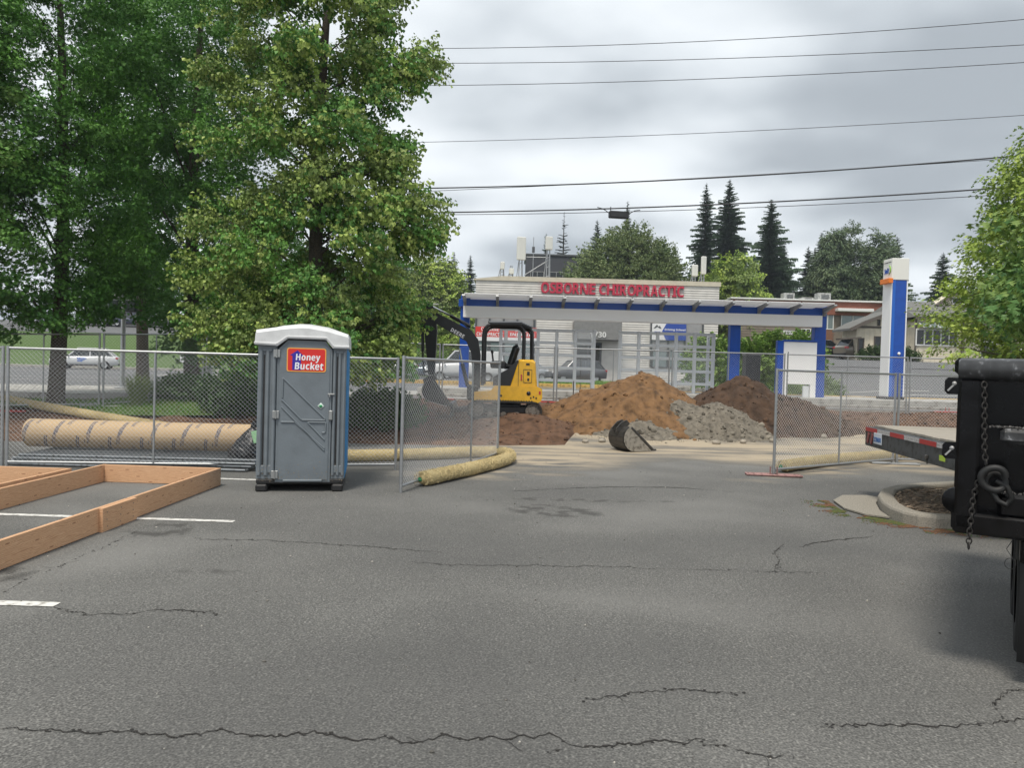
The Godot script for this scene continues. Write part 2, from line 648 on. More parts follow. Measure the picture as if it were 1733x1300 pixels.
func setting():
	var turf := M("turf", Vector3(0.09, 0.155, 0.034), {"tex": "soil", "scale": 0.7, "rough": 0.95, "world": true})
	var road := M("road_asphalt", Vector3(1.0, 1.03, 1.09) * 0.95, {"tex": "asphalt", "scale": 0.3, "rough": 0.9, "world": true})
	var soil := M("brown_soil", Vector3(0.132, 0.070, 0.040), {"tex": "earth", "scale": 0.5, "rough": 1.0, "nrm": "earth_n", "nk": 1.2, "world": true})
	var conc := M("concrete", Vector3(0.40, 0.385, 0.355), {"tex": "grime", "scale": 0.5, "rough": 0.9, "nrm": "fine_n", "nk": 0.4, "world": true})
	var white := M("white_paint", Vector3(0.66, 0.65, 0.62), {"tex": "grime", "scale": 1.6, "rough": 0.8, "world": true})
	var yellow := M("yellow_paint", Vector3(0.62, 0.40, 0.10), {"tex": "grime", "scale": 0.8, "rough": 0.8, "world": true})
	# the ground, to the horizon, a little under everything laid on it
	var s := S()
	sheet(s, 110, 90, func(u: float, v: float) -> Vector3:
		var a := (u - 0.5) * 2.0
		var x := 60.0 * a + 540.0 * pow(a, 5.0)
		var z := 12.0 - 130.0 * v - 560.0 * pow(v, 6.0)
		var inside := ss(-62.0, -57.0, z) * ss(70.0, 60.0, absf(x))
		return Vector3(x, H(x, z) - 0.02 - 0.45 * inside, z))
	struct("ground", s, turf)
	# the parking lot
	var am := StandardMaterial3D.new()
	am.resource_name = "lot_asphalt"
	am.albedo_texture = texs.asphalt
	am.albedo_color = Color(0.97, 0.97, 0.958)
	am.normal_enabled = true
	am.normal_texture = texs.asphalt_n
	am.normal_scale = 0.6
	am.roughness = 0.88
	am.detail_enabled = true
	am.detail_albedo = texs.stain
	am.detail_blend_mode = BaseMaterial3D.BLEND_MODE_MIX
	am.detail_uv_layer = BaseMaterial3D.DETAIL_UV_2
	s = S()
	var uvs := func(q: SurfaceTool, p: Vector3):
		q.set_uv(Vector2(p.x, p.z) / 1.6)
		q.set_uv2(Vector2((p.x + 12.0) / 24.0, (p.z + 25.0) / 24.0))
	var wav := FastNoiseLite.new()
	wav.seed = 8
	wav.frequency = 0.25
	sheet(s, 200, 90, func(u: float, v: float) -> Vector3:
		var x := lerpf(-22.0, 24.0, u)
		var z := lerpf(9.0, lot_edge(x), v)
		return Vector3(x, H(x, z) + 0.012 * wav.get_noise_2d(x, z) * ss(-2.0, -4.0, z), z), uvs)
	for k in 200:
		var x0 := lerpf(-22.0, 24.0, k / 200.0)
		var x1 := lerpf(-22.0, 24.0, (k + 1) / 200.0)
		var a := Vector3(x0, H(x0, lot_edge(x0)), lot_edge(x0))
		var b := Vector3(x1, H(x1, lot_edge(x1)), lot_edge(x1))
		uvs.call(s, a)
		quad(s, a, b, b - Vector3(0, 0.2, 0), a - Vector3(0, 0.2, 0), Vector3(0, 0, -1))
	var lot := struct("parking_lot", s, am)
	var ly := func(x: float, z: float) -> float: return H(x, z) + 0.012 * wav.get_noise_2d(x, z) * ss(-2.0, -4.0, z)
	# painted stall lines, worn at the edges
	for st in [[-2.91, -8.6, -7.81, 0.095], [-3.06, -8.6, -5.01, 0.095], [-3.35, -8.6, -10.63, 0.1]]:
		s = S()
		var n := 40
		for k in n:
			var xa := lerpf(st[0], st[1], float(k) / n)
			var xb := lerpf(st[0], st[1], float(k + 1) / n)
			var w: float = st[3] * 0.5
			quad(s, Vector3(xa, ly.call(xa, st[2]) + 0.005, st[2] - w + R(-0.006, 0.006)), Vector3(xb, ly.call(xb, st[2]) + 0.005, st[2] - w), Vector3(xb, ly.call(xb, st[2]) + 0.005, st[2] + w), Vector3(xa, ly.call(xa, st[2]) + 0.005, st[2] + w + R(-0.006, 0.006)), Vector3.UP)
		struct("parking_stripe", s, white, lot)
	# cracks packed with dirt
	var dirt := M("crack_dirt", Vector3(0.032, 0.029, 0.026), {"tex": "stones", "scale": 6.0, "rough": 1.0, "world": true})
	for c in CRACKS:
		s = S()
		var pts: Array = c[1]
		var path := []
		for k in range(0, pts.size() - 2, 2):
			var a := Vector2(pts[k], pts[k + 1])
			var b := Vector2(pts[k + 2], pts[k + 3])
			var cnt := maxi(2, int(a.distance_to(b) / 0.022))
			for q in cnt:
				path.append(a.lerp(b, float(q) / cnt))
		var jit := 0.0
		var wd := 1.0
		var last := []
		for k in path.size():
			jit = jit * 0.7 + R(-0.02, 0.02)
			wd = clampf(wd * 0.9 + 0.1 * R(0.3, 1.5) + R(-0.16, 0.16), 0.12, 1.5)
			var p: Vector2 = path[k]
			var w: float = c[0] * wd * 0.30 * (0.35 + 0.65 * ss(0, 10, minf(k, path.size() - 1 - k)))
			var pa := p + Vector2(0, jit - w - R(0, 0.3) * w)
			var pb := p + Vector2(0, jit + w + R(0, 0.3) * w)
			var cur := [Vector3(pa.x, ly.call(pa.x, pa.y) + 0.004, pa.y), Vector3(pb.x, ly.call(pb.x, pb.y) + 0.004, pb.y)]
			if wd < 0.3 and rng.randf() < 0.75:
				last = []
				continue
			if last.size():
				quad(s, last[0], cur[0], cur[1], last[1], Vector3.UP)
			last = cur
			# crumbled bits and short spurs beside the crack
			if rng.randf() < 0.5:
				var c0 := p + Vector2(R(-0.02, 0.02), jit + R(-1.0, 1.0) * (w + 0.012))
				var rr := R(0.002, 0.009)
				var q0 := Vector3(c0.x, ly.call(c0.x, c0.y) + 0.0045, c0.y)
				for e in 5:
					var a0 := TAU * e / 5.0
					var a1 := TAU * (e + 1) / 5.0
					trio(s, q0, q0 + Vector3(cos(a0) * rr * 1.4, 0, sin(a0) * rr), q0 + Vector3(cos(a1) * rr * 1.4, 0, sin(a1) * rr), Vector3.UP)
			if rng.randf() < 0.05:
				var d := Vector2.from_angle(R(0, TAU))
				var e0 := Vector2(p.x, p.y + jit)
				for e in rng.randi_range(3, 9):
					var e1 := e0 + d * 0.016 + Vector2(R(-0.006, 0.006), R(-0.006, 0.006))
					var sw: Vector2 = Vector2(-d.y, d.x) * float(c[0]) * 0.1
					var l0: float = ly.call(e0.x, e0.y) + 0.005
					quad(s, Vector3(e0.x + sw.x, l0, e0.y + sw.y), Vector3(e1.x + sw.x, l0, e1.y + sw.y), Vector3(e1.x - sw.x, l0, e1.y - sw.y), Vector3(e0.x - sw.x, l0, e0.y - sw.y), Vector3.UP)
					e0 = e1
		struct("crack", s, dirt, lot)
	# grit lying loose on the asphalt
	var px := []
	var pc := []
	for k in 2600:
		var z := -2.4 - 13.0 * pow(rng.randf(), 0.7)
		var x := R(-1.0, 1.0) * (2.0 + absf(z) * 0.75)
		if z < lot_edge(x) + 0.2:
			continue
		var q := 0.002 + 0.007 * pow(rng.randf(), 4.0)
		px.append(Transform3D(Basis.from_euler(Vector3(R(0, 3), R(0, 6), R(0, 3))).scaled(Vector3(q * R(0.7, 1.6), q, q)), Vector3(x, ly.call(x, z) + q * 0.5, z)))
		var g := R(0.15, 1.0)
		pc.append(Color(0.42 * g, 0.40 * g, 0.36 * g))
	var grit := many("grit", rock_mesh(5), M("chips", Vector3.ONE, {"vc": true, "rough": 1.0}), px, self, pc)
	tag(grit, "loose grit and crumbs scattered over the asphalt of the lot", "grit", "", "stuff")
	# bare soil of the dig and the planting bed
	s = S()
	soil_n.seed = 14
	soil_n.frequency = 0.55
	soil_n.fractal_octaves = 5
	sheet(s, 260, 120, func(u: float, v: float) -> Vector3:
		var x := lerpf(-18.0, 24.0, u)
		var z := lerpf(-13.6, -25.2, v)
		return Vector3(x, soil_y(x, z), z))
	struct("soil", s, soil)
	# lawn under the street trees
	s = S()
	sheet(s, 60, 16, func(u: float, v: float) -> Vector3:
		var x := lerpf(-18.0, -4.2, u)
		var z := lerpf(-17.5 - 0.3 * sin(x * 0.9), -19.0 - 0.62 * maxf(0.0, x + 11.0), v)
		return Vector3(x, H(x, z) + 0.05, z))
	struct("lawn", s, turf)
	var gx := []
	var gc := []
	for k in 15000:
		var x := R(-16.5, -4.6)
		var z := R(-15.9, -23.0)
		if z > -17.5 - 0.3 * sin(x * 0.9) or z < -19.0 - 0.62 * maxf(0.0, x + 11.0):
			continue
		var q := R(0.7, 1.5)
		gx.append(Transform3D(Basis.from_euler(Vector3(R(-0.4, 0.4), R(0, TAU), R(-0.4, 0.4))).scaled(Vector3(q, q, q)), Vector3(x, H(x, z) + 0.045, z)))
		gc.append(Color(R(0.08, 0.17), R(0.17, 0.29), R(0.025, 0.05)))
	var blade := S()
	for k in 3:
		var a := k * 2.1
		var d := Vector3(cos(a), 0, sin(a))
		tri(blade, d * 0.02 + d.cross(Vector3.UP) * 0.006, d * 0.02 - d.cross(Vector3.UP) * 0.006, d * 0.055 + Vector3(0, 0.075, 0))
	var grass := many("grass", mesh_of(blade), M("grass_blade", Vector3.ONE, {"vc": true, "rough": 0.8, "back": Vector3(0.3, 0.4, 0.1)}), gx, self, gc)
	tag(grass, "short green lawn under the street trees behind the fence", "grass", "", "stuff")
	# the road and what lies along it
	s = S()
	sheet(s, 90, 44, func(u: float, v: float) -> Vector3:
		var x := lerpf(-75.0, 75.0, u)
		var z := lerpf(-21.2 - 5.4 * ss(-14.0, -4.0, x), -60.0, v)
		return Vector3(x, H(x, z), z))
	struct("road", s, road)
	# loose clods over the dig
	var dx := []
	var dc := []
	for k in 5200:
		var x := R(-7.0, 20.0)
		var z := R(-15.0, -24.4)
		if z > lot_edge(x) - 0.08:
			continue
		var q := 0.012 + 0.05 * pow(rng.randf(), 5.0)
		dx.append(Transform3D(Basis.from_euler(Vector3(R(0, 3), R(0, 6), R(0, 3))).scaled(Vector3(q * R(0.7, 1.4), q, q * R(0.7, 1.3))), Vector3(x, soil_y(x, z) + q * 0.3, z)))
		var g := R(0.6, 1.5)
		dc.append(Color(0.12 * g, 0.066 * g, 0.039 * g))
	var dd := many("soil_clods", rock_mesh(12), M("chips", Vector3.ONE, {"vc": true, "rough": 1.0}), dx, self, dc)
	tag(dd, "loose brown clods strewn over the bare soil of the dig", "soil", "", "stuff")
	var side := M("pavement_concrete", Vector3(0.43, 0.42, 0.395), {"tex": "grime", "scale": 0.35, "rough": 0.9, "world": true})
	s = S()
	var near := [Vector2(-40, -19.3), Vector2(-11.5, -19.7), Vector2(-3.2, -24.9)]
	var far := [Vector2(-40, -22.3), Vector2(-13.2, -24.5), Vector2(-3.2, -29.0)]
	for k in 2:
		for q in 8:
			var e := []
			for w in [[near, q], [near, q + 1], [far, q + 1], [far, q]]:
				var p: Vector2 = (w[0][k] as Vector2).lerp(w[0][k + 1], w[1] / 8.0)
				e.append(Vector3(p.x, H(p.x, p.y) + 0.13, p.y))
			quad(s, e[0], e[1], e[2], e[3], Vector3.UP)
			quad(s, e[0], e[1], e[1] - Vector3(0, 0.3, 0), e[0] - Vector3(0, 0.3, 0), Vector3(0, 0, 1))
			quad(s, e[3], e[2], e[2] - Vector3(0, 0.3, 0), e[3] - Vector3(0, 0.3, 0), Vector3(0, 0, -1))
	struct("pavement", s, side)
	var pf := Node3D.new()
	pf.name = "bus_platform"
	add_child(pf)
	pf.set_meta("kind", "structure")
	for k in 15:
		s = S()
		bx(s, -2.2 + k * 1.99, 0.74, -26.95, 1.98, 0.52 + (k % 3) * 0.004, 4.1, 0.012)
		part("slab", s, side, pf)
	s = S()
	bx(s, 11.8, 0.70, -24.78, 30.0, 0.24, 0.18, 0.02)
	part("kerb", s, conc, pf)
	s = S()
	bx(s, 11.8, 1.006, -28.72, 30.0, 0.02, 0.5, 0.004)
	part("tactile_strip", s, yellow, pf)
	# kerbs across the road, one of them yellow
	for kk in [["kerb", -9.6, 5.4, -43.2, yellow], ["kerb", 5.6, 13.0, -43.4, conc], ["kerb", -75.0, -12.0, -58.6, conc], ["kerb", 5.6, 12.5, -47.0, conc]]:
		s = S()
		var n := int((kk[2] - kk[1]) / 2.5)
		for k in n:
			var xa := lerpf(kk[1], kk[2], float(k) / n)
			var xb := lerpf(kk[1], kk[2], float(k + 1) / n)
			beam(s, Vector3(xa, H(xa, kk[3]) + 0.09, kk[3]), Vector3(xb, H(xb, kk[3]) + 0.09, kk[3]), 0.22, 0.22, 0.02)
		struct(kk[0], s, kk[4])
	for vv in [[0.5, 9.4, -44.0, -46.6], [11.5, 17.8, -44.0, -47.0]]:
		land("verge", vv[0], vv[1], vv[2], vv[3], 12, 4, 0.14, turf, 0.04)
		var vx := []
		var vc := []
		for k in 1500:
			var x := R(vv[0], vv[1])
			var z := R(vv[3], vv[2])
			var q := R(2.0, 4.5)
			vx.append(Transform3D(Basis.from_euler(Vector3(R(-0.4, 0.4), R(0, TAU), R(-0.4, 0.4))).scaled(Vector3(q, q, q)), Vector3(x, H(x, z) + 0.13, z)))
			vc.append(Color(R(0.10, 0.2), R(0.22, 0.34), R(0.03, 0.06)))
		var vg := many("verge_grass", mesh_of(blade_mesh()), M("grass_blade"), vx, self, vc)
		tag(vg, "tufty green verge before the %s of the clinic" % ["parked cars" if vv[0] < 5.0 else "right windows"], "grass", "", "stuff")
	for mk in [[-40.0, -17.0, -27.6, 0.14], [-40.0, -15.0, -32.5, 0.12], [-34.0, -26.0, -38.0, 0.14], [-24.0, -11.0, -39.0, 0.14], [-44.0, -36.0, -45.0, 0.16], [-33.0, -16.0, -47.5, 0.16], [-30.0, 30.0, -36.5, 0.14], [-16.4, -10.0, -26.4, 0.35], [-16.4, -9.6, -27.4, 0.35], [-16.0, -9.2, -28.5, 0.35], [17.0, 21.5, -38.0, 0.14]]:
		s = S()
		var n := 12
		for k in n:
			var xa := lerpf(mk[0], mk[1], float(k) / n)
			var xb := lerpf(mk[0], mk[1], float(k + 1) / n)
			quad(s, Vector3(xa, H(xa, mk[2]) + 0.012, mk[2]), Vector3(xb, H(xb, mk[2]) + 0.012, mk[2]), Vector3(xb, H(xb, mk[2] - mk[3]) + 0.012, mk[2] - mk[3]), Vector3(xa, H(xa, mk[2] - mk[3]) + 0.012, mk[2] - mk[3]), Vector3.UP)
		struct("road_marking", s, white)
	land("traffic_island", -19.6, -15.2, -40.0, -46.0, 8, 8, 0.12, side)
	land("upper_parking_lot", -85.0, -18.0, -81.0, -104.0, 20, 10, 0.03, road)
	land("driveway", 15.0, 48.0, -47.0, -71.0, 20, 14, 0.03, road)
	land("forecourt", -16.0, 20.5, -47.2, -63.0, 20, 8, 0.02, road)
	kerb_island(conc, soil)

var soil_n := FastNoiseLite.new()
func soil_y(x: float, z: float) -> float:
	var inside := ss(lot_edge(x) - 0.05, lot_edge(x) + 0.25, z)
	var b := soil_n.get_noise_2d(x, z) * 0.2 * ss(-12.0, -5.0, x) + soil_n.get_noise_2d(x * 3.0, z * 3.0) * 0.06 * ss(-14.0, -6.0, x)
	b += 0.34 * exp(-pow((x - 0.2) / 1.5, 2.0) - pow((z + 18.9) / 0.75, 2.0))
	b *= ss(-24.9, -23.6, z)
	return H(x, z) - 0.02 + b - 0.34 * inside

func blade_mesh() -> SurfaceTool:
	var blade := S()
	for k in 3:
		var a := k * 2.1
		var d := Vector3(cos(a), 0, sin(a))
		tri(blade, d * 0.02 + d.cross(Vector3.UP) * 0.006, d * 0.02 - d.cross(Vector3.UP) * 0.006, d * 0.055 + Vector3(0, 0.075, 0))
	return blade

# the planted island at the right with its low kerb
func kerb_island(conc: Material, soil: Material):
	var il := Node3D.new()
	il.name = "kerb_island"
	add_child(il)
	il.set_meta("kind", "structure")
	# the outer line of the kerb, from the right along the front, round the nose and back
	var line := [Vector2(8.6, -7.62), Vector2(7.2, -7.93), Vector2(6.0, -8.2), Vector2(5.14, -8.39), Vector2(4.9, -8.43), Vector2(4.74, -8.52), Vector2(4.66, -8.7), Vector2(4.66, -9.0), Vector2(4.76, -9.4), Vector2(4.98, -9.95), Vector2(5.28, -10.45), Vector2(5.7, -10.86), Vector2(6.3, -11.2), Vector2(7.0, -11.5), Vector2(8.6, -12.1)]
	var inner := Geometry2D.offset_polygon(PackedVector2Array(line), -0.2)
	var kb := M("kerb_concrete", Vector3(0.31, 0.285, 0.24), {"tex": "speck", "scale": 0.9, "rough": 0.95, "nrm": "fine_n", "nk": 0.7, "world": true})
	var cuts := [[0, 3], [3, 8], [8, 12], [12, 14]]
	for c in cuts:
		var s := S()
		for k in range(c[0], c[1]):
			var a0: Vector2 = line[k]
			var b0: Vector2 = line[k + 1]
			if k == c[0]:
				a0 = a0.lerp(b0, 0.012)
			var na := kerb_normal(line, k)
			var nb := kerb_normal(line, k + 1)
			var prof := [Vector2(0.0, -0.05), Vector2(0.0, 0.12), Vector2(0.012, 0.145), Vector2(0.035, 0.158), Vector2(0.165, 0.158), Vector2(0.19, 0.145), Vector2(0.2, 0.12), Vector2(0.2, -0.05)]
			for q in prof.size() - 1:
				var p: Vector2 = prof[q]
				var r: Vector2 = prof[q + 1]
				var v0 := Vector3(a0.x + na.x * p.x, p.y, a0.y + na.y * p.x)
				var v1 := Vector3(b0.x + nb.x * p.x, p.y, b0.y + nb.y * p.x)
				var v2 := Vector3(b0.x + nb.x * r.x, r.y, b0.y + nb.y * r.x)
				var v3_ := Vector3(a0.x + na.x * r.x, r.y, a0.y + na.y * r.x)
				quad(s, v0, v1, v2, v3_, (v0 + v1 + v2 + v3_) * 0.25 - Vector3(a0.x + na.x * 0.1, 0.02, a0.y + na.y * 0.1))
			if k == c[0] or k == c[1] - 1:
				var e: Vector2 = a0 if k == c[0] else b0
				var ne := na if k == c[0] else nb
				for q in range(1, prof.size() - 1):
					tri(s, Vector3(e.x + ne.x * prof[0].x, prof[0].y, e.y + ne.y * prof[0].x), Vector3(e.x + ne.x * prof[q].x, prof[q].y, e.y + ne.y * prof[q].x), Vector3(e.x + ne.x * prof[q + 1].x, prof[q + 1].y, e.y + ne.y * prof[q + 1].x))
		part("kerb_block", s, kb, il)
	# the bed inside
	var s := S()
	var nn := FastNoiseLite.new()
	nn.seed = 4
	nn.frequency = 2.0
	for k in 24:
		for j in 14:
			var e := []
			for w in [[0, 0], [1, 0], [1, 1], [0, 1]]:
				var u: float = (k + w[0]) / 24.0
				var v: float = (j + w[1]) / 14.0
				var x := lerpf(4.86, 8.6, u)
				var zf := -8.60 + 0.225 * (x - 4.86) 
				var zb := -9.3 - 1.75 * pow((x - 4.86) / 1.2, 0.7) if x < 6.06 else -11.05 - 0.38 * (x - 6.06)
				var z := lerpf(zf, maxf(zb, -12.1), v)
				e.append(Vector3(x, 0.085 + 0.05 * nn.get_noise_2d(x * 3.0, z * 3.0) + 0.05 * sin(PI * v) * sin(PI * clampf(u * 2.0, 0, 1) * 0.5), z))
			s.set_smooth_group(5)
			quad(s, e[0], e[1], e[2], e[3], Vector3.UP)
	part("bed_soil", s, M("bed_soil", Vector3(0.24, 0.185, 0.13), {"tex": "soil", "scale": 1.2, "rough": 1.0, "nrm": "lump_n", "nk": 1.8, "world": true}), il)
	s = S()
	var ap := [Vector2(4.64, -8.95), Vector2(4.42, -9.1), Vector2(4.33, -9.5), Vector2(4.45, -10.1), Vector2(4.78, -10.55), Vector2(5.15, -10.6), Vector2(5.25, -10.43), Vector2(4.96, -9.95), Vector2(4.74, -9.4)]
	ext(s, ap, -0.03, -0.012, Transform3D(Basis(Vector3.RIGHT, Vector3.BACK, Vector3.DOWN), Vector3.ZERO))
	part("apron", s, kb, il)
	# chips and twigs on the bed
	var xf := []
	var cl := []
	for k in 900:
		var x := R(4.95, 7.6)
		var zf := -8.66 + 0.225 * (x - 4.86)
		var zb := -9.3 - 1.6 * pow((x - 4.86) / 1.2, 0.7) if x < 6.06 else -10.95
		var z := lerpf(zf, zb, rng.randf())
		xf.append(Transform3D(Basis.from_euler(Vector3(R(-0.5, 0.5), R(0, TAU), R(-0.6, 0.6))).scaled(Vector3(R(0.4, 2.6), R(0.5, 1), R(0.5, 1.3))), Vector3(x, 0.115 + R(0, 0.03), z)))
		var g := R(0.6, 1.5)
		cl.append(Color(0.30 * g, 0.23 * g, 0.165 * g))
	s = S()
	bx(s, 0, 0, 0, 0.035, 0.012, 0.018)
	many("wood_chips", mesh_of(s), M("chips", Vector3.ONE, {"vc": true, "rough": 1.0}), xf, il, cl)
	# moss and leaf litter along the foot of the kerb
	xf = []
	cl = []
	var edge := [Vector2(7.4, -7.88), Vector2(6.0, -8.2), Vector2(5.14, -8.39), Vector2(4.74, -8.5), Vector2(4.62, -8.85), Vector2(4.4, -9.1), Vector2(4.28, -9.5), Vector2(4.4, -10.15)]
	for k in 8000:
		var q := rng.randi_range(0, edge.size() - 2)
		var a: Vector2 = edge[q]
		var b: Vector2 = edge[q + 1]
		var out := Vector2((b - a).y, -(b - a).x).normalized()
		if out.dot(Vector2(-1, 1)) < 0:
			out = -out
		var p := a.lerp(b, rng.randf()) + out * absf(rng.randfn(0.0, 0.13)) 
		if nn.get_noise_2d(p.x * 1.3, p.y * 1.3) < -0.12:
			continue
		xf.append(Transform3D(Basis.from_euler(Vector3(R(-0.3, 0.3), R(0, TAU), R(-0.3, 0.3))).scaled(Vector3(R(0.25, 0.9), R(0.3, 0.8), R(0.25, 0.9))), Vector3(p.x, 0.006, p.y)))
		if nn.get_noise_2d(p.x * 0.9 + 7.0, p.y * 0.9) > 0.06:
			cl.append(Color(R(0.10, 0.18), R(0.055, 0.09), R(0.03, 0.05)))
		else:
			cl.append(Color(R(0.05, 0.12), R(0.07, 0.12), R(0.02, 0.04)))
	s = S()
	for k in 5:
		var an := TAU * k / 5
		var an2 := TAU * (k + 1) / 5
		tri(s, Vector3(0, 0.012, 0), Vector3(cos(an) * 0.018, 0, sin(an) * 0.014), Vector3(cos(an2) * 0.018, 0, sin(an2) * 0.014))
	var moss := many("moss", mesh_of(s), M("chips"), xf, self, cl)
	tag(moss, "green moss and brown litter along the kerb of the planted island", "moss", "", "stuff")

func kerb_normal(line: Array, k: int) -> Vector2:
	var a: Vector2 = line[maxi(k - 1, 0)]
	var b: Vector2 = line[mini(k + 1, line.size() - 1)]
	var d := (b - a).normalized()
	var n := Vector2(-d.y, d.x)
	if n.dot(Vector2(6.8, -9.6) - (line[k] as Vector2)) < 0:
		n = -n
	return n

# ---------------------------------------------------------------- trees and shrubs
# a short twig with leaves of length l, each leaf two folded halves
func sprig(l: float, n: int, sd: int, lobed := false) -> ArrayMesh:
	var q := RandomNumberGenerator.new()
	q.seed = sd
	var s := S()
	for k in n:
		var t := float(k) / n
		var base := Vector3(q.randf_range(-1, 1) * l * 0.9, q.randf_range(-0.5, 0.5) * l, t * l * 3.4)
		var dir := Vector3(q.randf_range(-1, 1), q.randf_range(-1.1, -0.05), q.randf_range(-0.3, 1.0)).normalized()
		var side := dir.cross(Vector3(q.randf_range(-0.4, 0.4), 1, q.randf_range(-0.4, 0.4))).normalized()
		var up := side.cross(dir)
		var len := l * q.randf_range(0.7, 1.15)
		var w := len * 0.46
		var tip := base + dir * len - up * len * 0.12
		if lobed:
			var m := base + dir * len * 0.28
			tri(s, m - dir * len * 0.2, m + side * w * 1.15 + dir * len * 0.06 + up * len * 0.08, m + dir * len * 0.1)
			tri(s, m - dir * len * 0.2, m - side * w * 1.15 + dir * len * 0.06 + up * len * 0.08, m + dir * len * 0.1)
			tri(s, m, m + side * w * 0.95 + dir * len * 0.42 + up * len * 0.05, tip - dir * len * 0.28)
			tri(s, m, m - side * w * 0.95 + dir * len * 0.42 + up * len * 0.05, tip - dir * len * 0.28)
			tri(s, m + side * w * 0.36, tip, m - side * w * 0.36)
		else:
			var a := base + dir * len * 0.42 + side * w + up * len * 0.1
			var b := base + dir * len * 0.42 - side * w + up * len * 0.1
			tri(s, base, a, tip)
			tri(s, base, tip, b)
	return mesh_of(s)

func leafy(id: String, back := 0.5) -> StandardMaterial3D:
	return M(id, Vector3.ONE, {"vc": true, "rough": 0.55, "spec": 0.4, "back": Vector3(back * 0.8, back, back * 0.35)})

# o: h, r0 trunk radius, prof [[height, radius]...], tips, clump, per, leaf, cols [[Color, Color]...], seed, extra tips, flat
func broadleaf(n: String, label: String, at: Vector3, o: Dictionary, group := "") -> Node3D:
	var t := thing(n, label, "tree", at, 0.0, group)
	var q := RandomNumberGenerator.new()
	q.seed = o.seed
	var prof: Array = o.prof
	var h: float = o.h
	var trunk := S()
	var spine := []
	var rad := []
	var lean := Vector3(q.randf_range(-0.15, 0.15), 0, q.randf_range(-0.15, 0.15))
	for k in 13:
		var u := k / 12.0
		spine.append(Vector3(lean.x * sin(u * 4.0), u * h * 0.94 - 0.12, lean.z * sin(u * 3.0 + 1.0)))
		rad.append(o.r0 * (pow(1.0 - u, 0.8) * 0.93 + 0.06) * (1.5 if k == 0 else 1.0))
	rad.insert(1, o.r0 * 1.02)
	spine.insert(1, (spine[0] as Vector3).lerp(spine[1], 0.3 if h > 6 else 0.5))
	tube(trunk, spine, rad, 10)
	var tips := []
	var y0: float = prof[0][0]
	var y1: float = prof[prof.size() - 1][0]
	# tips spread evenly: the best of a few candidates
	for k in o.tips:
		var best := Vector3.ZERO
		var bd := -1.0
		for c in 5:
			var y := lerpf(y0, y1, q.randf())
			var r := 0.0
			for i in prof.size() - 1:
				if y >= prof[i][0]:
					r = lerpf(prof[i][1], prof[i + 1][1], clampf((y - prof[i][0]) / (prof[i + 1][0] - prof[i][0]), 0, 1))
			var an := q.randf() * TAU
			var rr := r * sqrt(q.randf_range(0.06, 1.0))
			var p := Vector3(cos(an) * rr, y, sin(an) * rr)
			var near := 99.0
			for e in tips:
				near = minf(near, p.distance_to(e))
			if near > bd:
				bd = near
				best = p
		tips.append(best)
	for e in o.get("extra", []):
		tips.append(e)
	var xf := []
	var cl := []
	var cols: Array = o.cols
	var rc: float = o.clump
	for e in tips:
		var tip: Vector3 = e
		var hr := Vector2(tip.x, tip.z).length()
		var ys := clampf(tip.y - hr * o.get("rise", 0.7) - 0.2, minf(o.get("first", 1.6), h * 0.3), h * 0.9)
		var u := clampf(ys / (h * 0.94), 0, 0.97)
		var st := Vector3(lean.x * sin(u * 4.0), ys, lean.z * sin(u * 3.0 + 1.0))
		if hr > 0.35 and q.randf() < o.get("limbs", 0.55):
			var md := st.lerp(tip, 0.5) + Vector3(q.randf_range(-0.1, 0.1), hr * 0.06, q.randf_range(-0.1, 0.1))
			var lr: float = o.r0 * clampf(0.12 + 0.05 * hr, 0.1, 0.28) * (1.0 - u * 0.5)
			tube(trunk, [st, md, tip], [lr, lr * 0.62, lr * 0.25], 5, false)
		var pair: Array = cols[q.randi() % cols.size()]
		var out := Vector3(tip.x, 0.25 * hr, tip.z).normalized()
		var size := rc * q.randf_range(0.7, 1.25)
		var tipshare := 0.12 + 0.6 * q.randf() * q.randf()
		for k in o.per:
			var d := (Vector3(q.randfn(), q.randfn() * o.get("flat", 0.6), q.randfn()) * size * 0.55).limit_length(size * 0.95)
			d.y -= 0.25 * Vector2(d.x, d.z).length()
			var f := (out * 0.9 + d.normalized() * 0.9 + Vector3(0, -0.15, 0)).normalized()
			var b := Basis.looking_at(-f, Vector3.UP if absf(f.y) < 0.95 else Vector3.RIGHT)
			b = b.rotated(f, q.randf_range(-0.7, 0.7))
			var sc := q.randf_range(0.6, 1.4)
			xf.append(Transform3D(b.scaled(Vector3(sc, sc, sc)), tip + d))
			var pk: Array = pair if q.randf() < 0.6 else cols[q.randi() % cols.size()]
			if o.has("tipcol") and hr > 0.9 and q.randf() < tipshare:
				pk = o.tipcol
			cl.append((pk[0] as Color).lerp(pk[1], q.randf()))
	part("trunk", trunk, M("bark", Vector3(0.095, 0.078, 0.058), {"tex": "soil", "scale": 1.6, "rough": 0.95, "nrm": "lump_n", "nk": 1.6}), t)
	many("crown", sprig(o.leaf, o.get("leaves", 10), o.seed, o.get("lobed", false)), leafy("leaf"), xf, t, cl)
	return t

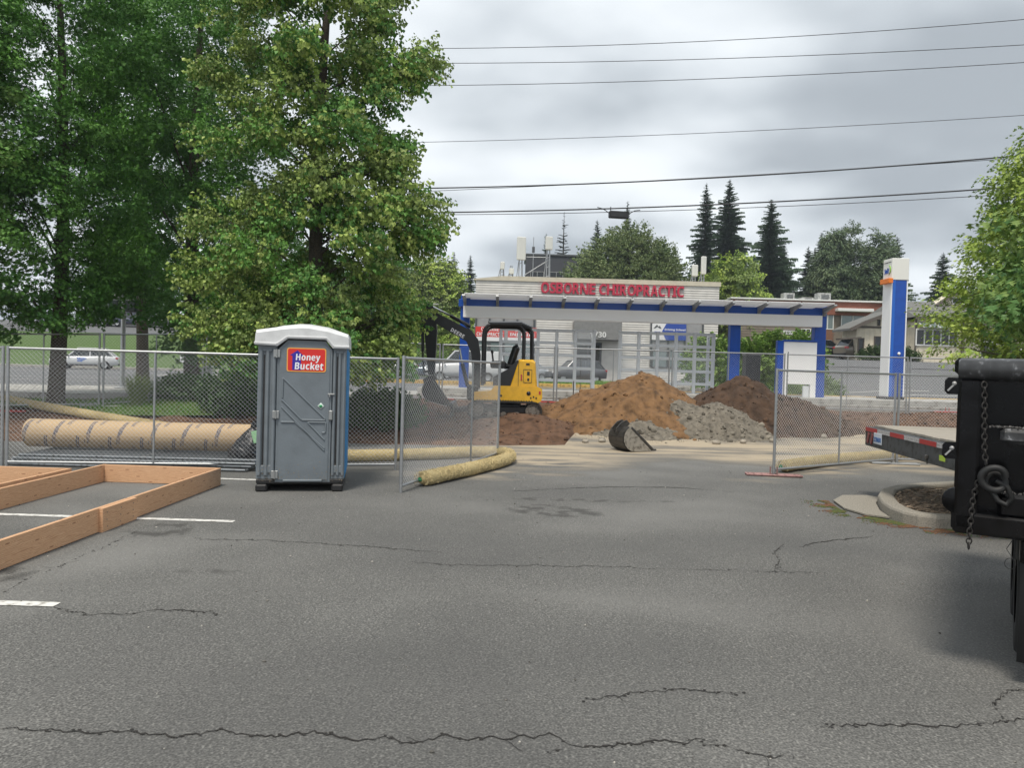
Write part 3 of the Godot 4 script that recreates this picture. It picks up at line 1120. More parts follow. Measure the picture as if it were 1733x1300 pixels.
# a conifer: tiers of drooping boughs round a straight trunk
func bough(sd: int) -> ArrayMesh:
	var q := RandomNumberGenerator.new()
	q.seed = sd
	var s := S()
	for k in 15:
		var u := (k + 0.6) / 15.0
		var p := Vector3(0, -0.14 * u * u, u)
		for g in [-1, 1]:
			var l := (0.36 * (1.0 - u) + 0.07) * q.randf_range(0.6, 1.25)
			var w := 0.052
			var d := Vector3(g * 0.85, q.randf_range(-0.55, 0.05), 0.55).normalized() * l
			tri(s, p - Vector3(0, 0, w), p + Vector3(0, 0, w), p + d)
			tri(s, p + d * 0.3, p + d * 0.45 + Vector3(0, 0, w * 1.5), p + d * 0.7 + Vector3(0, -0.12, 0.05))
	return mesh_of(s)

func conifer(n: String, label: String, at: Vector3, h: float, r: float, o := {}) -> Node3D:
	var t := thing(n, label, "tree", at, 0.0, o.get("group", "dark conifers behind the buildings"))
	var q := RandomNumberGenerator.new()
	q.seed = o.get("seed", int(at.x * 10.0) + 500)
	var s := S()
	tube(s, [Vector3(0, -0.2, 0), Vector3(0, h * 0.5, 0), Vector3(0, h, 0)], [h * 0.014 + 0.06, h * 0.009, 0.02], 7)
	part("trunk", s, M("bark"), t)
	var xf := []
	var cl := []
	var y: float = h * o.get("bare", 0.1)
	var c0: Color = o.get("col", Color(0.058, 0.095, 0.055))
	while y < h * 0.99:
		var u := y / h
		var rr := r * pow(1.0 - u, 0.8) * q.randf_range(0.72, 1.12) + 0.15
		var cnt: int = o.get("ring", 8)
		var a0 := q.randf() * TAU
		for k in cnt:
			if q.randf() < o.get("gap", 0.08):
				continue
			var an := a0 + TAU * k / cnt + q.randf_range(-0.3, 0.3)
			var l := rr * q.randf_range(0.42, 1.18)
			var b := Basis.from_euler(Vector3(q.randf_range(-0.1, 0.35) * (1.0 - u) - 0.35 * u, an, q.randf_range(-0.2, 0.2))).scaled(Vector3(l * 0.9, l, l))
			xf.append(Transform3D(b, Vector3(0, y + q.randf_range(-0.2, 0.2), 0)))
			var g := q.randf_range(0.7, 1.4)
			cl.append(Color(c0.r * g, c0.g * g, c0.b * g))
		y += o.get("step", 0.55) * (0.6 + 0.6 * (1.0 - u))
	many("crown", bough(q.randi() % 1000), leafy("needle", 0.12), xf, t, cl)
	return t

func shrub(n: String, label: String, at: Vector3, r: Vector3, leaf: float, cnt: int, cols: Array, sd: int, group := "") -> Node3D:
	var t := thing(n, label, "shrub", at, 0.0, group)
	var q := RandomNumberGenerator.new()
	q.seed = sd
	var s := S()
	for k in 7:
		var an := q.randf() * TAU
		tube(s, [Vector3(0, -0.05, 0), Vector3(cos(an) * r.x * 0.4, r.y * 0.8, sin(an) * r.z * 0.4), Vector3(cos(an) * r.x * 0.7, r.y * 1.4, sin(an) * r.z * 0.7)], [0.03, 0.02, 0.008], 5)
	part("stem", s, M("bark"), t)
	var xf := []
	var cl := []
	var nz := FastNoiseLite.new()
	nz.seed = sd
	nz.frequency = 1.3
	for k in cnt:
		var d := Vector3(q.randfn(), q.randfn(), q.randfn()).normalized()
		if d.y < -0.75:
			d.y = -d.y
		var m := pow(q.randf(), 0.35) * (1.0 + 0.35 * nz.get_noise_3dv(d * 1.5))
		var p := Vector3(d.x * r.x, r.y + d.y * r.y, d.z * r.z) * Vector3(m, 1, m)
		p.y = r.y + d.y * r.y * m
		var f := (d + Vector3(q.randfn(), q.randfn(), q.randfn()) * 0.35).normalized()
		var b := Basis.looking_at(-f, Vector3.UP if absf(f.y) < 0.95 else Vector3.RIGHT).rotated(f, q.randf_range(-0.8, 0.8))
		var sc := q.randf_range(0.7, 1.2)
		xf.append(Transform3D(b.scaled(Vector3(sc, sc, sc)), p))
		cl.append((cols[0] as Color).lerp(cols[1], q.randf()))
	many("foliage", sprig(leaf, 9, sd), leafy("leaf"), xf, t, cl)
	return t

func ground(x: float, z: float, up := 0.0) -> Vector3:
	return Vector3(x, H(x, z) + up, z)

func trees():
	var mid := [Color(0.09, 0.215, 0.04), Color(0.15, 0.31, 0.062)]
	var deep := [Color(0.06, 0.165, 0.035), Color(0.11, 0.24, 0.05)]
	var lime := [Color(0.22, 0.33, 0.05), Color(0.36, 0.44, 0.09)]
	var bract := [Color(0.22, 0.32, 0.065), Color(0.36, 0.44, 0.12)]
	var olive := [Color(0.13, 0.195, 0.05), Color(0.215, 0.275, 0.08)]
	broadleaf("linden_tree", "tall linden with pale yellow bracts standing behind the grey portable toilet", ground(-4.25, -16.3), {"h": 13.5, "r0": 0.2, "prof": [[1.5, 1.4], [2.6, 1.75], [4.2, 1.8], [5.4, 1.75], [7.0, 1.5], [8.6, 1.6], [10.4, 1.5], [13.4, 0.5]], "tips": 84, "clump": 0.54, "per": 118, "leaf": 0.074, "cols": [olive, olive, deep, mid], "tipcol": bract, "seed": 101, "leaves": 12, "flat": 0.55, "rise": 0.55,
		"extra": [Vector3(1.75, 8.2, 0.3), Vector3(2.1, 8.35, 0.1), Vector3(1.5, 8.0, 0.2), Vector3(1.75, 5.35, 0.4), Vector3(2.15, 5.05, 0.2), Vector3(2.2, 4.6, 0.3), Vector3(1.95, 4.45, 0.0), Vector3(1.5, 6.5, 0.2), Vector3(1.5, 6.0, 0.5), Vector3(0.9, 9.2, 0.4), Vector3(1.45, 2.2, 0.4), Vector3(1.4, 1.85, 0.3), Vector3(1.6, 2.9, 0.0), Vector3(-1.5, 2.0, 1.1), Vector3(-2.0, 2.6, 1.0), Vector3(-2.3, 3.6, 0.4), Vector3(-2.2, 4.8, 0.3), Vector3(-2.2, 6.6, 0.2), Vector3(-2.3, 8.0, 0.2), Vector3(-2.1, 9.4, 0.2), Vector3(-0.8, 1.9, 1.2), Vector3(0.6, 1.75, 1.1), Vector3(0.2, 2.1, 1.3), Vector3(-1.2, 1.6, 0.6)]})
	broadleaf("maple_tree", "columnar green maple whose trunk stands beside the traffic signal pole", ground(-11.35, -18.3), {"h": 14.0, "r0": 0.2, "prof": [[2.2, 0.9], [3.0, 1.5], [5.0, 1.8], [9.0, 1.75], [13.5, 0.7]], "tips": 125, "clump": 0.42, "per": 66, "leaf": 0.1, "limbs": 0.2, "cols": [mid, mid, deep], "seed": 102, "extra": [Vector3(-0.9, 2.0, 0.6), Vector3(0.7, 2.2, 0.8), Vector3(-1.5, 2.5, 0.5)], "rise": 1.3, "lobed": true, "leaves": 8})
	broadleaf("maple_tree", "dark green maple standing between the utility cabinet and the ornamental grass", ground(-9.75, -22.6), {"h": 15.0, "r0": 0.25, "prof": [[2.1, 1.3], [3.0, 2.4], [5.5, 2.7], [10.0, 2.5], [14.6, 0.8]], "tips": 120, "clump": 0.56, "per": 74, "leaf": 0.11, "limbs": 0.2, "cols": [deep, deep, mid], "seed": 103, "rise": 1.2, "lobed": true, "leaves": 8, "extra": [Vector3(0.2, 1.65, 1.3), Vector3(0.9, 1.5, 1.3), Vector3(1.5, 1.45, 1.2), Vector3(2.0, 1.7, 0.8), Vector3(0.7, 2.2, 1.4), Vector3(2.4, 2.0, 1.4), Vector3(2.9, 2.4, 1.0), Vector3(1.8, 2.5, 1.4)]})
	broadleaf("maple_tree", "bright green maple reaching in at the left edge of the picture", ground(-13.3, -16.4), {"h": 12.0, "r0": 0.19, "prof": [[2.2, 0.9], [3.4, 1.9], [6.0, 2.1], [11.5, 0.9]], "tips": 110, "clump": 0.45, "per": 50, "limbs": 0.2, "leaf": 0.1, "cols": [[Color(0.08, 0.16, 0.035), Color(0.13, 0.22, 0.05)], mid], "seed": 104, "rise": 1.2, "lobed": true, "leaves": 8})
	broadleaf("maple_tree", "tall slim maple behind the others, seen between the columnar maple and the linden", ground(-14.5, -29.0), {"h": 18.0, "r0": 0.24, "prof": [[3.5, 1.6], [6.0, 2.6], [12.0, 2.6], [17.5, 0.8]], "tips": 100, "clump": 0.62, "per": 46, "limbs": 0.2, "leaf": 0.13, "cols": [mid, deep], "seed": 105, "rise": 1.2, "leaves": 8})
	broadleaf("street_tree", "yellow green maple reaching in at the right over the tan house", ground(12.1, -15.4), {"h": 7.6, "r0": 0.17, "prof": [[2.0, 1.7], [3.0, 2.35], [4.4, 2.4], [6.0, 1.9], [7.4, 0.9]], "tips": 170, "clump": 0.4, "per": 50, "leaf": 0.095, "cols": [lime, lime, [Color(0.11, 0.18, 0.04), Color(0.18, 0.24, 0.06)]], "seed": 106, "rise": 0.6, "lobed": true, "leaves": 7, "extra": [Vector3(-3.0, 2.4, 0.3), Vector3(-2.7, 3.7, 0.2), Vector3(-1.7, 5.9, 0.2), Vector3(-1.5, 6.3, 0.2), Vector3(-2.9, 3.2, -0.3), Vector3(-1.9, 4.9, 0.0)]})
	broadleaf("street_tree", "big leaved green maple over the black dump truck", Vector3(8.75, 0.08, -10.1), {"h": 5.6, "r0": 0.12, "prof": [[2.25, 1.0], [3.0, 1.75], [3.8, 1.6], [5.3, 0.5]], "tips": 52, "clump": 0.32, "per": 34, "leaf": 0.13, "cols": [[Color(0.055, 0.14, 0.035), Color(0.10, 0.2, 0.05)], [Color(0.10, 0.19, 0.04), Color(0.17, 0.25, 0.06)]], "seed": 107, "rise": 0.6, "lobed": true, "leaves": 6, "extra": [Vector3(-1.95, 2.7, 0.3), Vector3(-1.8, 2.95, 0.1), Vector3(-1.7, 2.55, 0.4)]})
	# trees behind the road and the buildings
	broadleaf("broad_tree", "wide round olive green tree behind the clinic roof", ground(13.2, -86.0), {"h": 17.5, "r0": 0.4, "prof": [[1.0, 7.5], [7.0, 8.0], [11.0, 6.8], [14.5, 4.3], [16.8, 1.6]], "tips": 250, "clump": 1.4, "per": 80, "leaf": 0.2, "limbs": 0.2, "cols": [[Color(0.12, 0.16, 0.06), Color(0.18, 0.22, 0.09)], [Color(0.10, 0.15, 0.055), Color(0.16, 0.2, 0.075)]], "seed": 120, "flat": 0.8})
	broadleaf("broad_tree", "small yellow green tree right of the clinic", ground(23.2, -78.0), {"h": 10.2, "r0": 0.2, "prof": [[1.5, 2.4], [5.0, 3.0], [8.0, 2.2], [10.0, 0.8]], "tips": 70, "clump": 0.9, "per": 34, "leaf": 0.24, "cols": [lime, olive], "seed": 121})
	broadleaf("broad_tree", "pale green tree left of the blue shelter, behind the street lamp", ground(-10.3, -92.0), {"h": 12.6, "r0": 0.25, "prof": [[1.5, 3.5], [6.0, 4.8], [9.0, 3.6], [12.0, 1.2]], "tips": 110, "clump": 1.1, "per": 38, "leaf": 0.28, "cols": [[Color(0.12, 0.17, 0.05), Color(0.2, 0.24, 0.08)], lime], "seed": 122})
	broadleaf("broad_tree", "low bright green tree just left of the blue shelter", ground(-6.6, -76.0), {"h": 6.6, "r0": 0.16, "prof": [[1.0, 2.4], [3.5, 3.0], [6.0, 1.2]], "tips": 60, "clump": 0.8, "per": 34, "leaf": 0.2, "cols": [lime, [Color(0.11, 0.18, 0.04), Color(0.18, 0.24, 0.06)]], "seed": 123})
	var pn := ["left", "middle", "right"]
	var px := [[45.0, -105.0, 17.0, 3.0], [48.4, -107.0, 18.0, 3.4], [51.8, -105.0, 17.2, 3.0]]
	for k in 3:
		var p: Array = px[k]
		broadleaf("poplar_tree", "%s of three grey green poplars left of the blue pylon" % pn[k], ground(p[0], p[1]), {"h": p[2], "r0": 0.3, "prof": [[1.0, p[3] * 0.8], [6.0, p[3]], [11.0, p[3] * 0.85], [p[2] - 0.6, 0.6]], "tips": 110, "clump": 1.0, "per": 56, "leaf": 0.2, "limbs": 0.3, "cols": [[Color(0.065, 0.105, 0.05), Color(0.105, 0.15, 0.068)], [Color(0.085, 0.125, 0.055), Color(0.125, 0.165, 0.075)]], "seed": 130 + k, "rise": 1.2}, "poplars left of the pylon")
	for b in [[-58.0, -112.0, 13.0, 5.0, "far green tree above the upper lot, leftmost"], [-44.0, -115.0, 15.0, 6.0, "far green tree above the upper lot, near the signal pole"], [-31.0, -113.0, 14.0, 5.5, "far green tree above the upper lot, behind the dark maple"], [-20.0, -118.0, 13.0, 5.0, "far green tree above the upper lot, rightmost"], [64.0, -92.0, 15.0, 5.0, "dark far tree behind the tan house roof, right of the pylon"], [72.0, -96.0, 14.0, 5.0, "dark far tree behind the tan house dormer"]]:
		broadleaf("far_tree", b[4], ground(b[0], b[1]), {"h": b[2], "r0": 0.3, "prof": [[0.6, b[3] * 0.7], [5.0, b[3]], [9.0, b[3] * 0.8], [b[2] - 0.5, 0.8]], "tips": 80, "clump": 1.5, "per": 34, "leaf": 0.34, "cols": [[Color(0.06, 0.11, 0.035), Color(0.1, 0.16, 0.05)], mid], "seed": 140 + int(b[0])}, "far trees round the site")
	var cf := [[-15.3, -150.0, 21.0, 3.0, "slim dark conifer nearest the linden, leftmost of three on the skyline", 0.2], [-11.6, -140.0, 18.5, 3.2, "middle dark conifer of the three left of the clinic", 0.06], [-8.5, -140.0, 19.5, 3.8, "broad dark conifer of the three left of the clinic, nearest to it", 0.05],
		[4.9, -121.0, 21.0, 2.8, "dark conifer behind the white rooftop antenna", 0.1], [13.3, -122.0, 23.6, 4.2, "dark conifer just left of the hanging cable box", 0.06], [18.2, -122.0, 24.6, 3.2, "conifer tip directly under the hanging cable box", 0.1],
		[28.0, -110.0, 24.0, 4.6, "tall conifer right of the round tree, left of a twin", 0.05], [31.4, -110.0, 24.6, 6.2, "tallest broad conifer right of the round tree", 0.04], [34.6, -101.0, 20.2, 6.2, "full pointed conifer standing alone above the blue shelter's right end", 0.03], [40.6, -112.0, 15.8, 2.6, "small thin conifer right of the full pointed one", 0.12], [36.6, -120.0, 17.0, 4.0, "conifer in the gap behind the full pointed one", 0.05], [43.0, -120.0, 17.0, 4.0, "dark conifer filling in behind the poplars", 0.05], [25.0, -116.0, 15.0, 4.4, "low dark conifer behind the small yellow green tree", 0.05], [38.4, -107.0, 14.0, 3.6, "low dark conifer beside the thin one, behind the air conditioner", 0.05], [46.5, -113.0, 17.5, 3.8, "dark conifer top rising between the left and middle poplars", 0.05], [55.5, -108.0, 16.5, 4.4, "dark conifer directly behind the blue pylon", 0.05], [60.0, -104.0, 14.0, 4.4, "dark conifer just right of the blue pylon", 0.05], [43.6, -108.0, 14.5, 3.8, "dark conifer in the gap left of the poplars, above the right air conditioner", 0.05], [46.2, -117.0, 16.0, 4.0, "dark conifer behind the left poplar", 0.05], [42.0, -115.0, 14.0, 3.6, "low dark conifer above the roof vent of the brown office", 0.05], [22.0, -120.0, 16.0, 4.0, "dark conifer between the round tree and the tall twins", 0.05]]
	for c in cf:
		conifer("conifer_tree", c[4], ground(c[0], c[1]), c[2], c[3], {"gap": c[5] * 2.0, "ring": 12, "step": 0.42})
	conifer("conifer_tree", "sparse half bare conifer with a thin top between the antennas and the round tree", ground(7.75, -121.0), 24.6, 3.6, {"gap": 0.45, "ring": 7, "step": 0.8, "col": Color(0.05, 0.055, 0.05)})
	# shrubs
	var dk := [Color(0.035, 0.08, 0.03), Color(0.085, 0.16, 0.055)]
	var ivy := [Color(0.09, 0.18, 0.03), Color(0.2, 0.29, 0.06)]
	shrub("rhododendron", "dark round evergreen shrub left of the portable toilet behind the fence", ground(-6.75, -18.0), Vector3(0.75, 0.42, 0.6), 0.07, 900, dk, 201, "dark shrubs in the bed")
	shrub("rhododendron", "dark low shrub right of the portable toilet behind the fence", ground(-3.2, -18.4), Vector3(0.95, 0.4, 0.6), 0.07, 1100, dk, 202, "dark shrubs in the bed")
	shrub("rhododendron", "dark low shrub at the foot of the maple's trunk", ground(-8.6, -19.6), Vector3(0.95, 0.3, 0.5), 0.07, 900, dk, 203, "dark shrubs in the bed")
	var t := thing("ornamental_grass", "arching clump of fine grass beside the fence brace", "grass clump", ground(-9.3, -18.4))
	var s := S()
	for k in 420:
		var an := R(0, TAU)
		var l := R(0.6, 1.15)
		var sp := R(0.15, 0.75)
		var d := Vector3(cos(an), 0, sin(an))
		var b := d * R(0, 0.16)
		var m := b + d * sp * 0.4 * l + Vector3(0, l * 0.68, 0)
		var e := b + d * sp * l + Vector3(0, l * (0.95 - 0.45 * sp), 0)
		var w := d.cross(Vector3.UP) * 0.006
		tri(s, b - w, b + w, m + w)
		tri(s, b - w, m + w, m - w)
		tri(s, m - w, m + w, e)
	var ob := part("blades", s, M("grass_clump", Vector3(0.12, 0.17, 0.06), {"rough": 0.7, "back": Vector3(0.3, 0.35, 0.12)}), t)
	ob.set_meta("kind", "stuff")
	var iv := [[12.2, -38.0, 1.2, 1.35, "behind the dark cabinet"], [13.5, -38.6, 1.2, 1.6, "left of the white kiosk panel"], [14.9, -38.2, 1.15, 1.5, "behind the white kiosk panel"], [11.0, -41.0, 1.4, 1.5, "behind the middle blue column"]]
	for k in iv.size():
		shrub("ivy_hedge", "bright green ivy mound %s" % iv[k][4], ground(iv[k][0], iv[k][1]), Vector3(iv[k][2], iv[k][3], 0.9), 0.13, 900, ivy, 210 + k, "ivy mounds behind the shelter")
	shrub("ground_shrub", "low green shrub at the foot of the kiosk's right blue post", ground(13.0, -31.2), Vector3(0.9, 0.42, 0.7), 0.09, 500, ivy, 220)
	shrub("ground_shrub", "low green shrub seen through the gap under the white kiosk panel", ground(11.8, -31.4), Vector3(0.9, 0.3, 0.6), 0.09, 450, ivy, 221)
	for k in 3:
		shrub("clipped_hedge", "clipped bright hedge behind the parked cars, %s" % ["nearest the linden", "middle one", "nearest the blue column"][k], ground(-10.6 + k * 2.3, -61.0), Vector3(1.4, 0.9, 0.7), 0.16, 420, ivy, 230 + k, "clipped hedges left of the clinic")
	for k in 2:
		shrub("dark_hedge", "clipped dark hedge at the tan house wall, %s" % ["beside the parked wagon", "beside the pylon"][k], ground(27.0 + k * 2.0, -55.0), Vector3(1.2, 0.42, 0.6), 0.12, 420, [Color(0.03, 0.06, 0.02), Color(0.06, 0.1, 0.03)], 240 + k)
	for k in 2:
		shrub("roadside_shrub", "dark roadside shrub behind the utility cabinet, %s" % ["left one", "right one"][k], ground(-18.0 + k * 3.4, -57.0), Vector3(2.2, 1.3, 1.0), 0.2, 520, mid, 250 + k)

# ---------------------------------------------------------------- buildings across the road
# a window facing +z: a frame with bars and one pane for each field
func window(parent: Node3D, x: float, y: float, z: float, w: float, h: float, nx: int, ny: int, fm: Material, gm: Material, bar := 0.08, nm := "window"):
	var s := S()
	for k in nx + 1:
		bx(s, x - w / 2 + w * k / nx, y, z, bar, h + bar, 0.09, 0.01)
	for k in ny + 1:
		for i in nx:
			bx(s, x - w / 2 + w * (i + 0.5) / nx, y - h / 2 + h * k / ny, z, w / nx - bar - 0.004, bar, 0.084, 0.01)
	var f := part(nm, s, fm, parent)
	for i in nx:
		for k in ny:
			s = S()
			bx(s, x - w / 2 + w * (i + 0.5) / nx, y - h / 2 + h * (k + 0.5) / ny, z - 0.02, w / nx - bar, h / ny - bar, 0.02)
			part("pane", s, gm, f)

# lap boards on a wall that faces +z
func lap(parent: Node3D, x0: float, x1: float, y0: float, y1: float, z: float, m: Material, pitch := 0.2):
	var s := S()
	var n := int(round((y1 - y0) / pitch))
	var d := (y1 - y0) / n
	for k in n:
		var a := y0 + k * d
		var b := a + d
		quad(s, Vector3(x0, a, z + 0.062), Vector3(x1, a, z + 0.062), Vector3(x1, b, z + 0.012), Vector3(x0, b, z + 0.012), Vector3(0, 0, 1))
		quad(s, Vector3(x0, a, z + 0.062), Vector3(x1, a, z + 0.062), Vector3(x1, a, z), Vector3(x0, a, z), Vector3.DOWN)
	var o := part("lap_siding", s, m, parent)
	o.set_meta("kind", "stuff")

func buildings():
	var side := M("pale_siding", Vector3(0.60, 0.58, 0.54), {"tex": "mottle", "scale": 0.2, "rough": 0.7})
	var cap := M("cream_cap", Vector3(0.56, 0.51, 0.40), {"tex": "mottle", "scale": 0.2, "rough": 0.7})
	var gry := M("grey_panel", Vector3(0.29, 0.29, 0.29), {"tex": "mottle", "scale": 0.3, "rough": 0.6})
	var dkf := M("dark_frame", Vector3(0.07, 0.075, 0.08), {"rough": 0.5})
	var glass := M("window_glass", Vector3(0.16, 0.20, 0.20), {"rough": 0.06, "spec": 0.8})
	var dglass := M("dark_glass", Vector3(0.012, 0.013, 0.014), {"rough": 0.08, "spec": 0.6})
	var wht := M("white_trim", Vector3(0.66, 0.66, 0.64), {"rough": 0.6})
	var cond := M("roof_gravel", Vector3(0.3, 0.29, 0.27), {"tex": "speck", "scale": 1.0, "rough": 1.0})
	var zf := -63.0
	var y0 := 0.75
	var b := thing("clinic_building", "long pale sided clinic with a cream parapet and red letters across it", "building", Vector3.ZERO)
	var s := S()
	bx(s, 7.05, (y0 + 9.2) * 0.5, zf - 8.02, 20.6, 9.2 - y0, 16.0)
	part("wall", s, side, b)
	s = S()
	ext(s, [Vector2(-3.5, 9.2), Vector2(-3.5, 9.3), Vector2(-1.05, 9.6), Vector2(17.5, 9.58), Vector2(17.5, 9.2)], zf - 16.2, zf + 0.14)
	part("parapet", s, cap, b)
	s = S()
	bx(s, 7.0, 9.61, zf - 8.2, 17.5, 0.03, 14.0)
	part("roof", s, cond, b)
	lap(b, -3.3, 17.4, 6.4, 9.2, zf, side, 0.2)
	lap(b, 1.95, 5.0, y0, 6.4, zf, side, 0.2)
	lap(b, 9.1, 11.6, y0, 6.4, zf, side, 0.2)
	lap(b, 16.2, 17.4, y0, 6.4, zf, side, 0.2)
	lap(b, 11.6, 16.2, y0, 2.1, zf, side, 0.2)
	for q in [[-0.7, 4.3, 5.2, 4.2], [13.9, 4.95, 4.6, 2.5]]:
		s = S()
		bx(s, q[0], q[1], zf + 0.01, q[2], q[3], 0.06)
		part("spandrel", s, gry, b)
	for x in [-3.2, -2.05, -0.85, 0.3, 1.75, 11.75, 13.2, 14.6, 16.1]:
		s = S()
		bx(s, x, 4.2 if x < 5 else 4.3, zf + 0.07, 0.16, 4.3 if x < 5 else 4.1, 0.08, 0.01)
		part("mullion", s, dkf, b)
	for k in 4:
		window(b, [-2.62, -1.45, -0.27, 1.02][k], 2.85, zf + 0.09, [0.95, 1.0, 0.95, 1.2][k], 2.3, 1, 1, dkf, glass)
	for k in 3:
		window(b, [12.5, 13.9, 15.35][k], 2.95, zf + 0.09, 1.25, 1.45, 1, 1, dkf, glass)
	s = S()
	bx(s, 7.05, 5.13, zf + 0.7, 3.98, 1.55, 1.3, 0.03)
	part("canopy", s, M("stucco_grey", Vector3(0.215, 0.215, 0.21), {"tex": "mottle", "scale": 0.4, "rough": 0.95, "nrm": "fine_n", "nk": 0.3}), b)
	s = S()
	bx(s, 6.4, 2.5, zf + 0.05, 2.3, 3.3, 0.1, 0.01)
	var door := part("door", s, dkf, b)
	for k in 2:
		s = S()
		bx(s, 5.88 + k * 1.04, 2.45, zf + 0.11, 0.9, 3.0, 0.03)
		part("pane", s, dglass, door)
	text("house_number", "1730", 1.35, 0.46, 0.05, wht, b, T(7.05, 4.78, zf + 1.38), true)
	# raised letters of the sign, each on its own
	var red := M("sign_red", Vector3(0.45, 0.022, 0.055), {"rough": 0.45})
	var side_red := "OSBORNE CHIROPRACTIC"
	var f := font(true)
	var total := f.get_string_size(side_red, HORIZONTAL_ALIGNMENT_LEFT, -1, 64).x
	for k in side_red.length():
		var ch := side_red.substr(k, 1)
		if ch == " ":
			continue
		var x := f.get_string_size(side_red.substr(0, k), HORIZONTAL_ALIGNMENT_LEFT, -1, 64).x
		var w := f.get_string_size(ch, HORIZONTAL_ALIGNMENT_LEFT, -1, 64).x
		var lt := text("letter", ch, w / total * 12.2 * 0.92, 0.92, 0.22, red, b, T(2.2 + (x + w * 0.5) / total * 12.2, 8.7 - 0.035 * (x / total), zf + 0.16))
		lt.rotation.z = 0.0
	# banners
	var br := M("banner_red", Vector3(0.60, 0.035, 0.025), {"rough": 0.6})
	var bw := M("banner_white", Vector3(0.70, 0.70, 0.70), {"rough": 0.6})
	var bb := M("banner_blue", Vector3(0.022, 0.065, 0.32), {"rough": 0.6})
	for k in 2:
		var x := [-2.0, 0.75][k] as float
		var bn := thing("banner", ["red and white vinyl banner naming the clinic, left of the pair", "red and white vinyl banner about work injuries, right of the pair"][k], "banner", Vector3(x, 4.1, zf + 0.13), 0, "red banners on the clinic")
		s = S()
		bx(s, 0, 0.72, 0, 2.45, 0.86, 0.02)
		part("red_field", s, br, bn)
		s = S()
		bx(s, 0, 0.12, 0, 2.45, 0.34, 0.02)
		part("white_field", s, bw, bn)
		text("lettering", ["OSBORNE", "WORK"][k], [1.5, 1.3][k], 0.32, 0.012, bw, bn, T(0, 0.95, 0.018))
		text("lettering", ["CHIROPRACTIC", "INJURIES"][k], [2.25, 2.1][k], 0.32, 0.012, bw, bn, T(0, 0.52, 0.018))
	var bl := thing("banner", "blue and white vinyl banner of a driving school beside the right windows", "banner", Vector3(13.22, 4.53, zf + 0.14))
	s = S()
	bx(s, 0, 0.7, 0, 2.9, 1.4, 0.02)
	part("white_field", s, bw, bl)
	s = S()
	ext(s, [Vector2(-0.25, 1.4), Vector2(1.45, 1.4), Vector2(1.45, 0.0), Vector2(-0.25, 0.0), Vector2(-0.6, 0.75)], 0.012, 0.02)
	part("blue_field", s, bb, bl)
	s = S()
	ext(s, [Vector2(-1.35, 0.95), Vector2(-1.05, 1.3), Vector2(-0.9, 1.12), Vector2(-0.8, 1.22), Vector2(-0.65, 0.95), Vector2(-0.85, 1.0), Vector2(-1.0, 1.12), Vector2(-1.15, 1.0)], 0.012, 0.022)
	part("emblem", s, dkf, bl)
	s = S()
	ext(s, [Vector2(-1.25, 0.72), Vector2(-0.75, 0.72), Vector2(-0.78, 0.5), Vector2(-1.0, 0.32), Vector2(-1.22, 0.5)], 0.012, 0.022)
	part("emblem", s, bb, bl)
	text("lettering", "Driving School", 1.75, 0.24, 0.01, bw, bl, T(0.5, 0.88, 0.028))
	# aerials on the roof
	var ant := M("antenna_white", Vector3(0.62, 0.62, 0.58), {"rough": 0.6})
	var stl := M("galvanised", Vector3(0.42, 0.43, 0.44), {"tex": "mottle", "scale": 2.0, "rough": 0.42, "metal": 0.75})
	var aa := [[0.45, 2.0, 0.78, 1.75, 3.55, "tall white panel antenna on a lattice foot on the clinic roof"], [2.85, 1.15, 0.62, 2.7, 3.4, "short white panel antenna on the roof frame of the clinic"], [-1.15, 0.65, 0.34, 0.9, 1.3, "small white aerial at the left end of the clinic roof"], [15.6, 1.0, 0.5, 0.75, 1.3, "white roof antenna second from the right end of the clinic"], [16.35, 1.55, 0.42, 0.95, 1.8, "slim white roof antenna at the right end of the clinic"], [-0.35, 0.5, 0.4, 0.5, 1.1, "low white roof box beside the tall panel antenna"]]
	for k in aa.size():
		var q: Array = aa[k]
		var t := thing("roof_antenna", q[5], "antenna", Vector3(q[0], 9.625, zf - 1.6), 0.3, "antennas on the clinic roof")
		s = S()
		bx(s, 0, q[3] + q[1] * 0.5 - 0.15, 0.12, q[2], q[1], 0.3, 0.05)
		part("panel", s, ant, t)
		s = S()
		for e in [-0.14, 0.14]:
			tube(s, [Vector3(e, 0, 0), Vector3(e * 0.5, q[4], 0)], 0.045, 6)
			tube(s, [Vector3(e * 2.0, 0, -0.2), Vector3(e, q[3], 0)], 0.035, 6)
		for e in 3:
			tube(s, [Vector3(-0.2, 0.2 + e * q[3] * 0.3, 0), Vector3(0.2, 0.35 + e * q[3] * 0.3, 0)], 0.03, 5)
		part("mast", s, stl, t)
	var rf := thing("roof_frame", "steel pipe frame with a whip aerial on the clinic roof", "frame", Vector3(2.1, 9.62, zf - 1.9))
	s = S()
	tube(s, [Vector3(-0.55, 0, 0), Vector3(-0.55, 3.7, 0)], 0.035, 6)
	tube(s, [Vector3(0.85, 0, 0), Vector3(0.85, 1.95, 0)], 0.07, 6)
	tube(s, [Vector3(-1.4, 1.95, 0), Vector3(0.9, 1.95, 0)], 0.045, 6)
	tube(s, [Vector3(-1.3, 0.35, 0), Vector3(0.85, 1.75, 0)], 0.045, 6)
	tube(s, [Vector3(-1.4, 0.2, 0), Vector3(0.9, 0.2, 0)], 0.045, 6)
	part("pipe", s, stl, rf)
	s = S()
	bx(s, -0.55, 2.6, 0, 0.24, 0.5, 0.2, 0.02)
	part("junction_box", s, dkf, rf)
	var dkb := thing("far_building", "dark flat roofed block behind the clinic aerials", "building", ground(5.4, -97.0))
	s = S()
	bx(s, 0, 7.4, -4, 8.0, 14.8, 8.0, 0.05)
